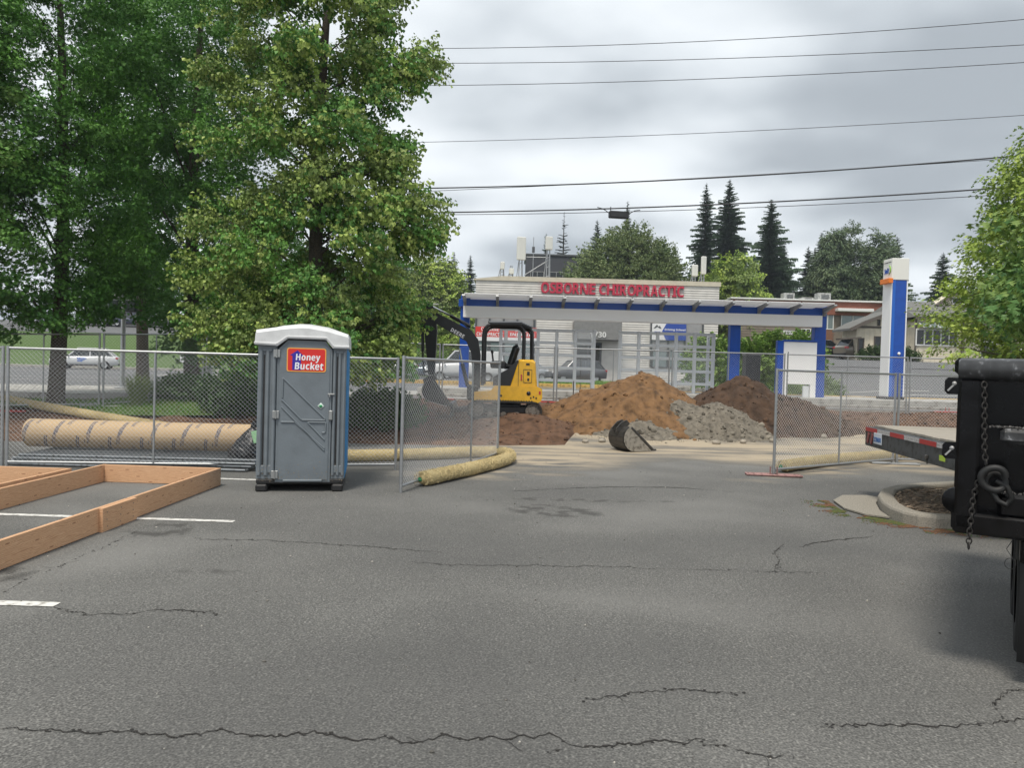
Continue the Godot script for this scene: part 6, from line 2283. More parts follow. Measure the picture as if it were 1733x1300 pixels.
func site_things():
	portable_toilet()
	# timber forms
	var wd := M("fir_board", Vector3(1, 1, 1), {"tex": "wood", "uv": true, "rough": 0.75})
	var bh := 0.235
	var s0 := S()
	var y := bh * 0.5 + 0.004
	var t := thing("timber_form", "larger fir board frame on the asphalt beside the portable toilet", "timber form", Vector3.ZERO, 0, "timber forms on the asphalt")
	var bd := [[Vector3(-3.96, y, -10.06), Vector3(-4.02, y, -4.4), 0.1], [Vector3(-5.56, y, -10.12), Vector3(-5.6, y, -4.4), 0.47], [Vector3(-5.535, y, -10.085), Vector3(-3.985, y, -10.05), 0.83]]
	for b in bd:
		part("board", plank(b[0], b[1], 0.038, bh, b[2]), wd, t)
	part("splice_board", plank(Vector3(-3.947, y - 0.004, -7.78), Vector3(-3.953, y - 0.004, -7.14), 0.038, bh, 0.66), wd, t)
	s0 = S()
	for q in [[-3.938, -10.04], [-3.925, -7.7], [-3.925, -7.45], [-3.925, -7.2]]:
		for e in 3:
			lathe(s0, [Vector2(0.0, 0.003), Vector2(0.005, 0.003), Vector2(0.006, 0.0)], 8, T(q[0], 0.05 + e * 0.07, q[1] + R(-0.012, 0.012), 0, 0, -PI / 2))
	var nl := part("nail_heads", s0, M("nail_steel", Vector3(0.16, 0.15, 0.14), {"rough": 0.5, "metal": 0.5}), t)
	nl.set_meta("kind", "stuff")
	t = thing("timber_form", "second fir board frame at the left edge, behind the larger one", "timber form", Vector3.ZERO, 0, "timber forms on the asphalt")
	bd = [[Vector3(-5.76, y, -9.66), Vector3(-5.82, y, -4.4), 0.3], [Vector3(-7.5, y, -9.7), Vector3(-7.5, y, -4.4), 0.55], [Vector3(-7.475, y, -9.68), Vector3(-5.785, y, -9.64), 0.9]]
	for b in bd:
		part("board", plank(b[0], b[1], 0.038, bh, b[2]), wd, t)
	# stored panels and the cardboard tube on them
	for k in 4:
		lying_panel("galvanised fence panel lying flat in the pile, %s" % ["lowest", "second from the ground", "third from the ground", "topmost"][k], Vector3(-7.82 + 0.06 * k, 0.022 + k * 0.045, -11.42 - 0.05 * (k % 2)), 0.012 * (k - 1.5), 3.75, 1.7)
	cardboard_tube()
	# bag
	t = thing("rubbish_bag", "black plastic rubbish bag slumped behind the fence left of the portable toilet", "bag", Vector3(-4.28, 0.0, -11.95))
	var s := S()
	var nz := FastNoiseLite.new()
	nz.seed = 6
	nz.frequency = 1.1
	nz.fractal_octaves = 3
	s.set_smooth_group(8)
	for j in 26:
		for i in 36:
			var e := []
			for w in [[0, 0], [1, 0], [1, 1], [0, 1]]:
				var v: float = (j + w[1]) / 26.0
				var u: float = ((i + w[0]) % 36) / 36.0 * TAU
				var rr := 0.3 * pow(sin(PI * clampf(0.12 + v * 0.86, 0, 1)), 0.6) * (1.12 - 0.6 * v)
				var dd := Vector3(cos(u), 0, sin(u))
				rr *= 1.0 + 0.3 * absf(nz.get_noise_3dv(dd * 2.6 + Vector3(0, v * 3.0, 0))) + 0.1 * sin(u * 9.0 + v * 5.0) * v
				e.append(Vector3(dd.x * rr + 0.10 * v, 0.02 + v * 0.62, dd.z * rr * 0.85))
			quad(s, e[0], e[1], e[2], e[3], ((e[0] as Vector3) + e[2]) * 0.5 - Vector3(0.05, 0.3, 0))
	part("sack", s, M("bin_liner", Vector3(0.014, 0.014, 0.016), {"rough": 0.28, "nrm": "lump_n", "nk": 0.8, "scale": 2.2}), t)
	s = S()
	lump(s, Vector3(0.12, 0.68, 0), Vector3(0.05, 0.07, 0.05), 0.4, 9, 5)
	part("knot", s, M("bin_liner"), t)
	s = S()
	box(s, T(0.2, 0.5, 0.12, 0.5, -0.3, 0.2), Vector3(0.12, 0.2, 0.01), 0.002)
	part("wrapper", s, M("wrapper_green", Vector3(0.3, 0.55, 0.3), {"rough": 0.5}), t)
	# wattles
	var r := 0.105
	straw_roll("straw_wattle", "straw wattle curving round the foot of the open gate panel", [Vector3(-1.26, r, -10.4), Vector3(-0.72, r, -11.45), Vector3(-0.2, r, -12.6), Vector3(0.0, r, -13.4), Vector3(-0.12, r, -14.0), Vector3(-0.7, r, -13.95), Vector3(-1.7, r, -13.35), Vector3(-2.6, r, -12.95), Vector3(-3.4, r, -12.7)], r, 1)
	straw_roll("straw_wattle", "straw wattle along the fence panels at the right, under the trailer", [Vector3(4.8, r, -13.05), Vector3(6.2, r, -14.3), Vector3(8.1, r, -15.6), Vector3(10.0, r, -16.4), Vector3(12.2, r, -16.8)], r, 2)
	straw_roll("straw_wattle", "straw wattle lying up the bed past the maple trunk", [ground(-12.8, -18.6, 0.09), ground(-11.3, -17.75, 0.09), ground(-9.6, -16.9, 0.09), ground(-8.1, -16.2, 0.09), ground(-6.4, -15.4, 0.09), ground(-4.9, -14.9, 0.09)], 0.1, 3)
	# heaps
	var br := M("heap_brown", Vector3(0.205, 0.112, 0.05), {"tex": "earth", "scale": 0.6, "rough": 1.0, "nrm": "earth_n", "nk": 1.4, "world": true})
	var dk := M("heap_dark", Vector3(0.078, 0.045, 0.027), {"tex": "earth", "scale": 0.6, "rough": 1.0, "nrm": "earth_n", "nk": 1.4, "world": true})
	var gr := M("heap_grey", Vector3(0.195, 0.172, 0.138), {"tex": "earth", "scale": 0.9, "rough": 1.0, "nrm": "earth_n", "nk": 1.8, "world": true})
	heap("earth_heap", "orange brown heap of earth, the left and largest of the heaps", [[3.75, -20.6, 1.36, 3.3, 2.2, 2.5, 2.2], [2.8, -20.2, 0.7, 2.5, 2.0, 2.0, 1.6]], -1.2, 6.4, -17.6, -23.2, br, 0.13, 41, 2600, Color(0.18, 0.10, 0.045), 0.014)
	heap("earth_heap", "dark brown heap of earth, the right one, behind the fence panel", [[6.25, -20.5, 1.38, 1.8, 2.8, 2.1, 2.0], [7.6, -20.1, 0.8, 1.8, 1.9, 1.4, 1.6]], 4.3, 10.2, -17.9, -23.0, dk, 0.13, 42, 2600, Color(0.075, 0.043, 0.026), 0.016)
	heap("gravel_heap", "grey gravel heap between the two brown heaps", [[5.35, -19.05, 0.82, 2.1, 1.6, 1.1, 1.6], [4.5, -19.55, 0.76, 2.0, 1.8, 1.3, 1.2], [3.3, -18.5, 0.34, 1.3, 1.4, 0.7, 0.7]], 1.9, 7.6, -17.4, -21.2, gr, 0.09, 43, 6000, Color(0.19, 0.17, 0.138), 0.013)
	for p in [[1.75, -17.2, "left of the bucket, first from the left"], [2.15, -17.35, "left of the bucket, second from the left"], [4.9, -17.55, "before the gravel heap, nearest the bucket"], [5.6, -17.75, "before the middle of the gravel heap"], [6.4, -18.0, "before the right end of the gravel heap"], [7.9, -18.6, "before the dark heap behind the fence panel"], [8.5, -19.2, "at the right end of the dark heap"]]:
		s = S()
		lump(s, Vector3(0, 0.045, 0), Vector3(R(0.07, 0.11), 0.07, 0.08), 0.4, int(p[0] * 10), 5)
		single("stone", s, M("pale_stone", Vector3(0.42, 0.38, 0.32), {"tex": "mottle", "scale": 3.0, "rough": 0.9}), "pale stone %s" % p[2], "stone", ground(p[0], p[1]), 0, "pale stones at the foot of the heaps")
	loose_bucket()
	# thin stakes and a root in the soil
	for p in [[1.95, -23.4, 0.75, "short dark steel stake behind the brown heap's left flank"], [2.55, -27.6, 1.3, "thin wooden stake beside the left windscreen"]]:
		s = S()
		var b := ground(p[0], p[1]) if p[1] > -24.0 else Vector3(p[0], 1.0, p[1])
		tube(s, [Vector3(0, -0.05, 0), Vector3(0, p[2], 0)], 0.018, 6)
		single("stake", s, M("bark"), p[3], "stake", b)

func cardboard_tube():
	var im := Image.create(512, 512, false, Image.FORMAT_RGB8)
	var q := RandomNumberGenerator.new()
	q.seed = 77
	var base := Color(0.50, 0.36, 0.215)
	for j in 512:
		for i in 512:
			var v := 0.94 + 0.06 * sin(i * 0.9 + j * 0.4) * q.randf()
			if posmod(i * 2 + j, 256) < 3:
				v *= 0.82
			im.set_pixel(i, j, Color(base.r * v, base.g * v, base.b * v).linear_to_srgb())
	# slanted rows of stamped print
	var ink := Color(0.075, 0.085, 0.13).linear_to_srgb()
	for col in 6:
		for row in 3:
			var cx := col * 85.3 + row * 30.0
			var cy := row * 170.6 + (col % 3) * 57.0
			var kind := (col + row) % 3
			var lines := [2, 3, 4][kind] as int
			var wide := [11, 6, 4][kind] as int
			for line in lines:
				var k := q.randi_range(0, 12)
				while k < 104:
					var run := q.randi_range(3, 9)
					for e in run:
						im.fill_rect(Rect2i(posmod(int(cx + line * (wide + 4) + (k + e) * 0.32), 498), posmod(int(cy + k + e), 511), wide, 1), ink)
					k += run + q.randi_range(1, 3)
	im.generate_mipmaps()
	var m := StandardMaterial3D.new()
	m.resource_name = "printed_card"
	m.albedo_texture = ImageTexture.create_from_image(im)
	m.roughness = 0.8
	var t := thing("cardboard_tube", "long brown cardboard form tube with slanted navy print lying on the stored panels", "cardboard tube", Vector3(-8.02, 0.185 + 0.235, -12.32), 0.01)
	var s := S()
	var n := 40
	var r := 0.232
	var l := 3.85
	s.set_smooth_group(9)
	for k in 16:
		for i in n:
			var e := []
			for w in [[0, 0], [1, 0], [1, 1], [0, 1]]:
				var u: float = (k + w[0]) / 16.0
				var a: float = (i + w[1]) / float(n) * TAU
				var rr := r * (1.0 + 0.006 * sin(u * 9.0))
				e.append([Vector3(u * l, sin(a) * rr, cos(a) * rr), Vector2(u * l / 1.05, a / TAU)])
			for o in [0, 2, 1, 0, 3, 2]:
				s.set_uv(e[o][1])
				s.add_vertex(e[o][0])
	part("wall", s, m, t)
	s = S()
	for x in [0.0, l]:
		for i in n:
			var a0 := TAU * i / n
			var a1 := TAU * (i + 1) / n
			var d0 := Vector3(0, sin(a0), cos(a0))
			var d1 := Vector3(0, sin(a1), cos(a1))
			quad(s, Vector3(x, 0, 0) + d0 * r, Vector3(x, 0, 0) + d1 * r, Vector3(x, 0, 0) + d1 * (r - 0.012), Vector3(x, 0, 0) + d0 * (r - 0.012), Vector3(-1 if x == 0.0 else 1, 0, 0))
			if x == 0.0:
				quad(s, d0 * (r - 0.012), d1 * (r - 0.012), d1 * (r - 0.012) + Vector3(l, 0, 0), d0 * (r - 0.012) + Vector3(l, 0, 0), -d0)
	part("inner_wall", s, M("plain_card", Vector3(0.40, 0.29, 0.17), {"rough": 0.9}), t)

func bucket_profile() -> Array:
	var out := [Vector2(0.42, 0.0), Vector2(0.0, 0.0)]
	for k in 9:
		var a := lerpf(-PI * 0.5, -PI * 1.35, k / 8.0)
		out.append(Vector2(-0.02 + cos(a) * 0.27, 0.275 + sin(a) * 0.275))
	return out

# a digging bucket: cutting edge to +x, its width along z
func bucket(t: Node3D, w: float, sm: Material, dm: Material):
	var prof := bucket_profile()
	for g in [-0.5, 0.5]:
		var s := S()
		ext(s, prof, g * w - 0.012, g * w + 0.012)
		part("side_plate", s, sm, t)
		s = S()
		beam(s, Vector3(0.45, 0.03, g * w), Vector3(-0.12, 0.52, g * w), 0.045, 0.05, 0.006)
		part("side_cutter", s, dm, t)
	var s := S()
	for k in range(0, prof.size() - 1):
		var a := v3(prof[k], 0)
		var b := v3(prof[k + 1], 0)
		var z := Vector3(0, 0, w * 0.5)
		var nn := Vector3((b - a).y, -(b - a).x, 0).normalized() * 0.018
		if nn.dot((a + b) * 0.5 - Vector3(0, 0.27, 0)) < 0:
			nn = -nn
		quad(s, a - z + nn, b - z + nn, b + z + nn, a + z + nn, nn)
		quad(s, a - z, b - z, b + z, a + z, -nn)
	part("shell", s, dm, t)
	s = S()
	for k in 4:
		box(s, T(0.49, 0.022, -w * 0.42 + k * w * 0.28), Vector3(0.16, 0.035, 0.06), 0.012)
	part("tooth", s, dm, t)
	for g in [-0.09, 0.09]:
		s = S()
		ext(s, [Vector2(-0.28, 0.3), Vector2(-0.36, 0.48), Vector2(-0.22, 0.62), Vector2(-0.1, 0.66), Vector2(-0.02, 0.58), Vector2(-0.12, 0.5)], g - 0.015, g + 0.015)
		part("lug", s, dm, t)

func loose_bucket():
	var t := thing("digger_bucket", "dusty steel digging bucket standing on the asphalt before the heaps", "bucket", Vector3(2.55, 0.012, -16.05), 0.42)
	bucket(t, 0.6, M("dusty_steel", Vector3(0.30, 0.275, 0.235), {"tex": "grime", "scale": 1.4, "rough": 0.75}), M("black_steel", Vector3(0.05, 0.046, 0.042), {"tex": "grime", "scale": 1.2, "rough": 0.4}))

# ---------------------------------------------------------------- chain link fences
func fence_panel(label: String, a: Vector3, b: Vector3, o := {}) -> Node3D:
	var d := Vector3(b.x - a.x, 0, b.z - a.z)
	var l := d.length()
	var t := thing("chain_link_fence", label, "fence", a, atan2(-d.z, d.x), o.get("group", "temporary chain link panels"))
	var dy := b.y - a.y
	var m := M("galvanised")
	var h: float = o.get("h", 1.83)
	var cl: float = o.get("lift", 0.07)
	var pr: float = o.get("r", 0.024)
	var sk := Transform3D(Basis(Vector3(1, dy / l, 0), Vector3.UP, Vector3.BACK), Vector3.ZERO)
	for x in [0.0, l]:
		var s := S()
		tube(s, [sk * Vector3(x, 0.0, 0), sk * Vector3(x, h + 0.01, 0)], pr, 10)
		part("post", s, m, t)
	for y in [cl + pr, h - 0.02]:
		var s := S()
		tube(s, [sk * Vector3(0.02, y, 0), sk * Vector3(l - 0.02, y, 0)], pr * 0.85, 10)
		part("rail", s, m, t)
	for e in o.get("brace", [0.5]):
		var s := S()
		tube(s, [sk * Vector3(l * e, cl + pr, 0.01), sk * Vector3(l * e, h - 0.03, 0.01)], pr * 0.7, 8)
		part("brace", s, m, t)
	var s := S()
	wires(s, l, cl + 0.04, h - 0.03, o.get("pitch", 0.068), o.get("wire", 0.0018), sk)
	var c := part("chain_link", s, M("wire_zinc", Vector3(0.58, 0.59, 0.60), {"rough": 0.45, "metal": 0.25}), t)
	c.set_meta("kind", "stuff")
	return t

func fence_foot(label: String, at: Vector3, yaw: float, red: float):
	var t := thing("fence_stand", label, "fence stand", Vector3(at.x, maxf(at.y, soil_y(at.x, at.z) if at.z < -17.0 else 0.0) + (0.02 if at.z < -17.0 else 0.0), at.z), yaw, "fence stands")
	var m := M("galvanised") if red < 0.3 else M("stand_red", Vector3(0.50, 0.045, 0.035), {"tex": "grime", "scale": 3.0, "rough": 0.6}) if red > 0.7 else M("stand_worn", Vector3(0.36, 0.20, 0.19), {"tex": "grime", "scale": 2.6, "rough": 0.55, "metal": 0.2})
	for z in [-0.07, 0.07]:
		var s := S()
		tube(s, [Vector3(-0.46, 0.022, z), Vector3(0.46, 0.022, z)], 0.02, 8)
		part("pipe", s, m, t)
	var s := S()
	for x in [-0.44, 0.44]:
		tube(s, [Vector3(x, 0.022, -0.07), Vector3(x, 0.022, 0.07)], 0.016, 6)
	part("crosspiece", s, m, t)
	s = S()
	for x in [-0.035, 0.035]:
		tube(s, [Vector3(x, 0.02, 0.0), Vector3(x, 0.02, 0.045)], 0.014, 6)
		tube(s, [Vector3(x * 1.6, 0.03, 0.0), Vector3(x * 1.6, 0.16, 0.0)], 0.012, 6)
	part("socket", s, m, t)

func fences():
	fence_panel("chain link panel in front of the cardboard tube, left of the portable toilet", Vector3(-7.58, 0, -11.1), Vector3(-3.62, 0, -11.55), {"brace": [0.53]})
	fence_panel("short chain link panel running behind the portable toilet to the open gate", Vector3(-3.55, 0, -11.56), Vector3(-1.86, 0, -12.0), {"brace": []})
	fence_panel("chain link panel seen edge on at the left edge of the picture", Vector3(-7.68, 0, -11.14), Vector3(-10.4, 0, -13.4))
	fence_panel("chain link gate panel swung open towards the camera beside the portable toilet", Vector3(-1.45, 0, -9.85), Vector3(-0.24, 0, -14.0), {"brace": [0.64]})
	fence_panel("chain link panel at the right in front of the dark brown heap", Vector3(4.5, 0, -12.56), Vector3(7.66, 0, -14.75), {"lift": 0.09})
	fence_panel("chain link panel at the right running behind the dump truck", Vector3(7.76, 0, -14.8), Vector3(11.6, 0, -15.0), {"lift": 0.09})
	var pts := [Vector2(-12.6, -17.6), Vector2(-10.15, -18.25), Vector2(-8.5, -20.4), Vector2(-5.66, -22.3), Vector2(-2.3, -23.8), Vector2(1.41, -24.05), Vector2(5.15, -24.05), Vector2(8.9, -24.05), Vector2(12.9, -24.05), Vector2(16.7, -24.05), Vector2(20.4, -24.05)]
	var nm := ["at the left edge, before the road", "behind the ornamental grass", "between the maple trunk and the linden", "behind the linden", "behind the excavator's bucket", "before the left windscreen", "before the right windscreen", "before the shelter's middle column", "before the blue kiosk and pylon", "before the tan house, right of the pylon"]
	for k in pts.size() - 1:
		var a := ground(pts[k].x, pts[k].y)
		var b := ground(pts[k + 1].x, pts[k + 1].y)
		var d := (b - a).normalized() * 0.05
		fence_panel("far chain link panel along the street %s" % nm[k], a + d, b - d, {"group": "far chain link panels along the street", "wire": 0.0013, "pitch": 0.08})
	fence_foot("worn red fence stand nearest the camera, under the right panel's post", Vector3(4.5, 0.0, -12.56), -0.12, 0.5)
	fence_foot("bare steel fence stand where the two right panels meet", Vector3(7.71, 0.0, -14.78), -0.1, 0.0)
	fence_foot("bright red fence stand right of the excavator's tracks", ground(1.41, -24.05), 0.0, 1.0)
	fence_foot("bright red fence stand right of the pylon", ground(14.2, -24.05), 0.0, 1.0)
	fence_foot("red fence stand at the left edge in the planting bed", ground(-11.9, -17.3), 0.0, 1.0)
	fence_foot("red fence stand behind the excavator's bucket", ground(-2.3, -23.8), 0.2, 1.0)
	fence_foot("dark steel stand under the far panel behind the ornamental grass", ground(-10.15, -18.25), 0.2, 0.0)

# ---------------------------------------------------------------- the excavator
func stadium(x0: float, x1: float, y: float, r: float, n := 9) -> Array:
	var out := []
	for k in n:
		var a := lerpf(-PI / 2, PI / 2, k / float(n - 1))
		out.append(Vector2(x1 + cos(a) * r, y + sin(a) * r))
	for k in n:
		var a := lerpf(PI / 2, PI * 1.5, k / float(n - 1))
		out.append(Vector2(x0 + cos(a) * r, y + sin(a) * r))
	return out

func excavator():
	var yel := M("machine_yellow", Vector3(0.70, 0.39, 0.012), {"tex": "mottle", "scale": 0.9, "rough": 0.38, "coat": 0.4})
	var blk := M("machine_black", Vector3(0.016, 0.016, 0.018), {"tex": "mottle", "scale": 1.5, "rough": 0.36})
	var rub := M("track_rubber", Vector3(0.035, 0.032, 0.028), {"tex": "grime", "scale": 1.6, "rough": 0.9})
	var dst := M("dusty_metal", Vector3(0.17, 0.15, 0.13), {"tex": "grime", "scale": 2.0, "rough": 0.7})
	var chr := M("chrome_rod", Vector3(0.6, 0.6, 0.62), {"rough": 0.18, "metal": 0.9})
	var t := thing("mini_excavator", "yellow and black compact excavator with an open canopy, its arm to the left", "excavator", Vector3(0.0, 0.36, -20.0), 0.0)
	var s: SurfaceTool
	for g in [-1.0, 1.0]:
		s = S()
		var out := stadium(-0.92, 0.56, 0.26, 0.25)
		var inn := stadium(-0.92, 0.56, 0.26, 0.2)
		for k in out.size():
			var j := (k + 1) % out.size()
			for zz in [-0.16, 0.16]:
				quad(s, v3(out[k], g * 0.6 + zz), v3(out[j], g * 0.6 + zz), v3(inn[j], g * 0.6 + zz), v3(inn[k], g * 0.6 + zz), Vector3(0, 0, zz))
			quad(s, v3(out[k], g * 0.6 - 0.16), v3(out[j], g * 0.6 - 0.16), v3(out[j], g * 0.6 + 0.16), v3(out[k], g * 0.6 + 0.16), v3((out[k] + out[j]) * 0.5 - Vector2(-0.18, 0.26), 0))
			quad(s, v3(inn[k], g * 0.6 - 0.16), v3(inn[j], g * 0.6 - 0.16), v3(inn[j], g * 0.6 + 0.16), v3(inn[k], g * 0.6 + 0.16), -v3((out[k] + out[j]) * 0.5 - Vector2(-0.18, 0.26), 0))
		var tr := part("track", s, rub, t)
		s = S()
		for k in 22:
			for q in [0.005, 0.515]:
				bx(s, -0.9 + k * 0.068, q, g * 0.6, 0.03, 0.035, 0.3)
		var lg := part("lugs", s, rub, tr)
		lg.set_meta("kind", "stuff")
		for w in [[-0.92, 0.19], [0.56, 0.19], [-0.55, 0.08], [-0.2, 0.08], [0.15, 0.08]]:
			s = S()
			var wy: float = 0.26 if w[1] > 0.1 else 0.14
			lathe(s, [Vector2(0, -0.13), Vector2(w[1] * 0.55, -0.13), Vector2(w[1] * 0.62, -0.1), Vector2(w[1], -0.1), Vector2(w[1], 0.1), Vector2(w[1] * 0.62, 0.1), Vector2(w[1] * 0.55, 0.13), Vector2(0, 0.13)], 16, T(w[0], wy, g * 0.6, 0, PI / 2), false)
			part("wheel", s, dst, tr)
		s = S()
		bx(s, -0.18, 0.27, g * 0.56, 1.25, 0.17, 0.16, 0.02)
		part("track_frame", s, blk, t)
	s = S()
	bx(s, -0.15, 0.34, 0, 0.8, 0.16, 0.95, 0.03)
	tube(s, [Vector3(-0.1, 0.38, 0), Vector3(-0.1, 0.5, 0)], 0.36, 18)
	part("undercarriage", s, blk, t)
	s = S()
	ext(s, [Vector2(-0.98, 0.47), Vector2(0.68, 0.47), Vector2(0.77, 0.52), Vector2(0.8, 0.62), Vector2(0.79, 0.84), Vector2(0.66, 0.9), Vector2(-0.45, 0.9), Vector2(-0.55, 0.76), Vector2(-0.98, 0.72)], -0.74, 0.74)
	part("skirt", s, yel, t)
	s = S()
	loft_z(s, [[Vector2(-0.02, 0.9), Vector2(0.62, 0.9), Vector2(0.57, 1.5), Vector2(0.52, 1.55), Vector2(0.2, 1.55)], [Vector2(-0.05, 0.9), Vector2(0.66, 0.9), Vector2(0.6, 1.54), Vector2(0.54, 1.6), Vector2(0.16, 1.6)], [Vector2(-0.05, 0.9), Vector2(0.66, 0.9), Vector2(0.6, 1.54), Vector2(0.54, 1.6), Vector2(0.16, 1.6)], [Vector2(-0.02, 0.9), Vector2(0.62, 0.9), Vector2(0.57, 1.5), Vector2(0.52, 1.55), Vector2(0.2, 1.55)]], [-0.72, -0.66, 0.66, 0.72])
	var hood := part("engine_hood", s, yel, t)
	s = S()
	bx(s, 0.16, 1.0, 0.722, 0.012, 1.06, 0.008)
	bx(s, 0.4, 1.34, 0.724, 0.22, 0.01, 0.01)
	bx(s, 0.4, 1.0, 0.724, 0.22, 0.01, 0.01)
	bx(s, 0.29, 1.17, 0.724, 0.01, 0.33, 0.01)
	bx(s, 0.51, 1.17, 0.724, 0.01, 0.33, 0.01)
	bx(s, 0.4, 1.48, 0.724, 0.09, 0.05, 0.01)
	bx(s, 0.42, 1.24, 0.724, 0.07, 0.1, 0.012, 0.004)
	bx(s, 0.42, 1.08, 0.724, 0.05, 0.07, 0.012, 0.004)
	part("badge", s, blk, hood)
	s = S()
	for k in 3:
		bx(s, 0.5 + k * 0.07, 0.6 + (k % 2) * 0.03, 0.745, 0.035, 0.045, 0.008)
	lathe(s, [Vector2(0, 0), Vector2(0.055, 0), Vector2(0.055, 0.012), Vector2(0, 0.012)], 14, T(0.44, 0.72, 0.738, 0, PI / 2))
	bx(s, -0.3, 0.64, 0.745, 0.1, 0.05, 0.008)
	part("decal", s, blk, t)
	s = S()
	bx(s, 0.24, 1.13, 0.724, 0.035, 0.16, 0.02, 0.004)
	bx(s, 0.73, 0.74, 0.742, 0.05, 0.09, 0.01)
	part("reflector", s, M("lamp_red"), t)
	s = S()
	ext(s, [Vector2(-0.5, 0.9), Vector2(-0.03, 0.9), Vector2(0.17, 1.56), Vector2(0.12, 1.58), Vector2(-0.12, 1.34), Vector2(-0.5, 1.12)], -0.68, 0.68)
	part("side_cover", s, blk, t)
	# seat, levers
	s = S()
	box(s, T(0.02, 1.7, 0.0, 0, 0, -0.3), Vector3(0.2, 0.62, 0.48), 0.08)
	box(s, T(-0.2, 1.42, 0.0), Vector3(0.46, 0.14, 0.5), 0.05)
	part("seat", s, blk, t)
	for g in [-1.0, 1.0]:
		s = S()
		box(s, T(-0.38, 1.45, g * 0.36), Vector3(0.42, 0.2, 0.14), 0.04)
		tube(s, [Vector3(-0.52, 1.5, g * 0.36), Vector3(-0.56, 1.76, g * 0.34)], 0.018, 6)
		lump(s, Vector3(-0.56, 1.79, g * 0.34), Vector3(0.03, 0.05, 0.03), 0.1, 2, 5)
		part("lever_console", s, blk, t)
	# canopy
	for g in [-0.62, 0.62]:
		s = S()
		tube(s, [Vector3(-0.78, 0.9, g), Vector3(-0.78, 2.22, g), Vector3(-0.76, 2.36, g), Vector3(-0.68, 2.46, g), Vector3(-0.56, 2.5, g), Vector3(0.1, 2.5, g), Vector3(0.2, 2.46, g), Vector3(0.27, 2.38, g), Vector3(0.29, 2.26, g), Vector3(0.29, 1.55, g)], 0.045, 10)
		part("canopy_post", s, blk, t)
		s = S()
		tube(s, [Vector3(0.2, 2.49, g * 0.98), Vector3(0.42, 2.42, g), Vector3(0.5, 2.32, g), Vector3(0.52, 1.55, g)], 0.04, 10)
		part("rear_post", s, blk, t)
	s = S()
	loft_z(s, [[Vector2(-0.6, 2.5), Vector2(0.2, 2.52), Vector2(0.46, 2.42), Vector2(0.46, 2.46), Vector2(0.2, 2.57), Vector2(-0.62, 2.545)], [Vector2(-0.66, 2.52), Vector2(0.2, 2.54), Vector2(0.5, 2.44), Vector2(0.5, 2.49), Vector2(0.2, 2.61), Vector2(-0.68, 2.59)], [Vector2(-0.66, 2.52), Vector2(0.2, 2.54), Vector2(0.5, 2.44), Vector2(0.5, 2.49), Vector2(0.2, 2.61), Vector2(-0.68, 2.59)], [Vector2(-0.6, 2.5), Vector2(0.2, 2.52), Vector2(0.46, 2.42), Vector2(0.46, 2.46), Vector2(0.2, 2.57), Vector2(-0.62, 2.545)]], [-0.7, -0.5, 0.5, 0.7])
	part("canopy_roof", s, blk, t)
	s = S()
	for k in 7:
		tube(s, [Vector3(0.51, 1.62 + k * 0.06, -0.6), Vector3(0.51, 1.62 + k * 0.06, 0.6)], 0.008, 5)
	for k in 9:
		tube(s, [Vector3(0.51, 1.6, -0.56 + k * 0.14), Vector3(0.51, 2.0, -0.56 + k * 0.14)], 0.008, 5)
	part("rear_guard", s, blk, t)
	# swing post, boom, arm
	s = S()
	bx(s, -1.06, 0.68, 0.0, 0.3, 0.42, 0.34, 0.05)
	part("swing_post", s, blk, t)
	s = S()
	ext(s, [Vector2(-0.86, 0.78), Vector2(-1.04, 0.78), Vector2(-1.12, 1.75), Vector2(-1.26, 2.05), Vector2(-2.22, 2.58), Vector2(-2.3, 2.68), Vector2(-2.22, 2.8), Vector2(-2.08, 2.8), Vector2(-1.12, 2.34), Vector2(-0.95, 2.12), Vector2(-0.87, 1.7)], -0.1, 0.1)
	var boom := part("boom", s, blk, t)
	text("lettering", "DEERE", 0.4, 0.1, 0.008, M("sign_white"), boom, Transform3D(Basis.from_euler(Vector3(0, 0, -0.5)), Vector3(-1.5, 2.27, 0.104)))
	s = S()
	tube(s, [Vector3(-1.2, 0.85, 0.0), Vector3(-1.36, 1.45, 0.0)], 0.055, 10)
	tube(s, [Vector3(-1.16, 2.46, 0), Vector3(-1.72, 2.74, 0)], 0.05, 10)
	part("cylinder", s, blk, t)
	s = S()
	tube(s, [Vector3(-1.36, 1.45, 0.0), Vector3(-1.44, 1.86, 0.0)], 0.028, 8)
	tube(s, [Vector3(-1.72, 2.74, 0), Vector3(-2.26, 3.0, 0)], 0.026, 8)
	part("rod", s, chr, t)
	s = S()
	ext(s, [Vector2(-2.42, 2.46), Vector2(-2.44, 2.86), Vector2(-2.32, 3.04), Vector2(-2.2, 3.02), Vector2(-2.1, 2.72), Vector2(-2.06, 2.3), Vector2(-2.1, 1.12), Vector2(-2.26, 1.12)], -0.085, 0.085)
	part("arm", s, blk, t)
	s = S()
	tube(s, [Vector3(-2.46, 2.6, 0), Vector3(-2.44, 1.75, 0)], 0.042, 10)
	tube(s, [Vector3(-2.44, 1.75, 0), Vector3(-2.4, 1.2, 0)], 0.022, 8)
	beam(s, Vector3(-2.4, 1.2, 0.1), Vector3(-2.16, 1.24, 0.1), 0.03, 0.06)
	beam(s, Vector3(-2.4, 1.2, -0.1), Vector3(-2.16, 1.24, -0.1), 0.03, 0.06)
	part("bucket_linkage", s, blk, t)
	for g in [0.05, -0.05]:
		s = S()
		tube(s, [Vector3(-1.1, 2.3, g), Vector3(-1.5, 2.66, g * 2.2), Vector3(-2.0, 2.86, g * 2.4), Vector3(-2.46, 2.9, g * 2.0), Vector3(-2.52, 2.5, g), Vector3(-2.44, 1.9, g)], 0.016, 6)
		part("hose", s, blk, t)
	var bk := Node3D.new()
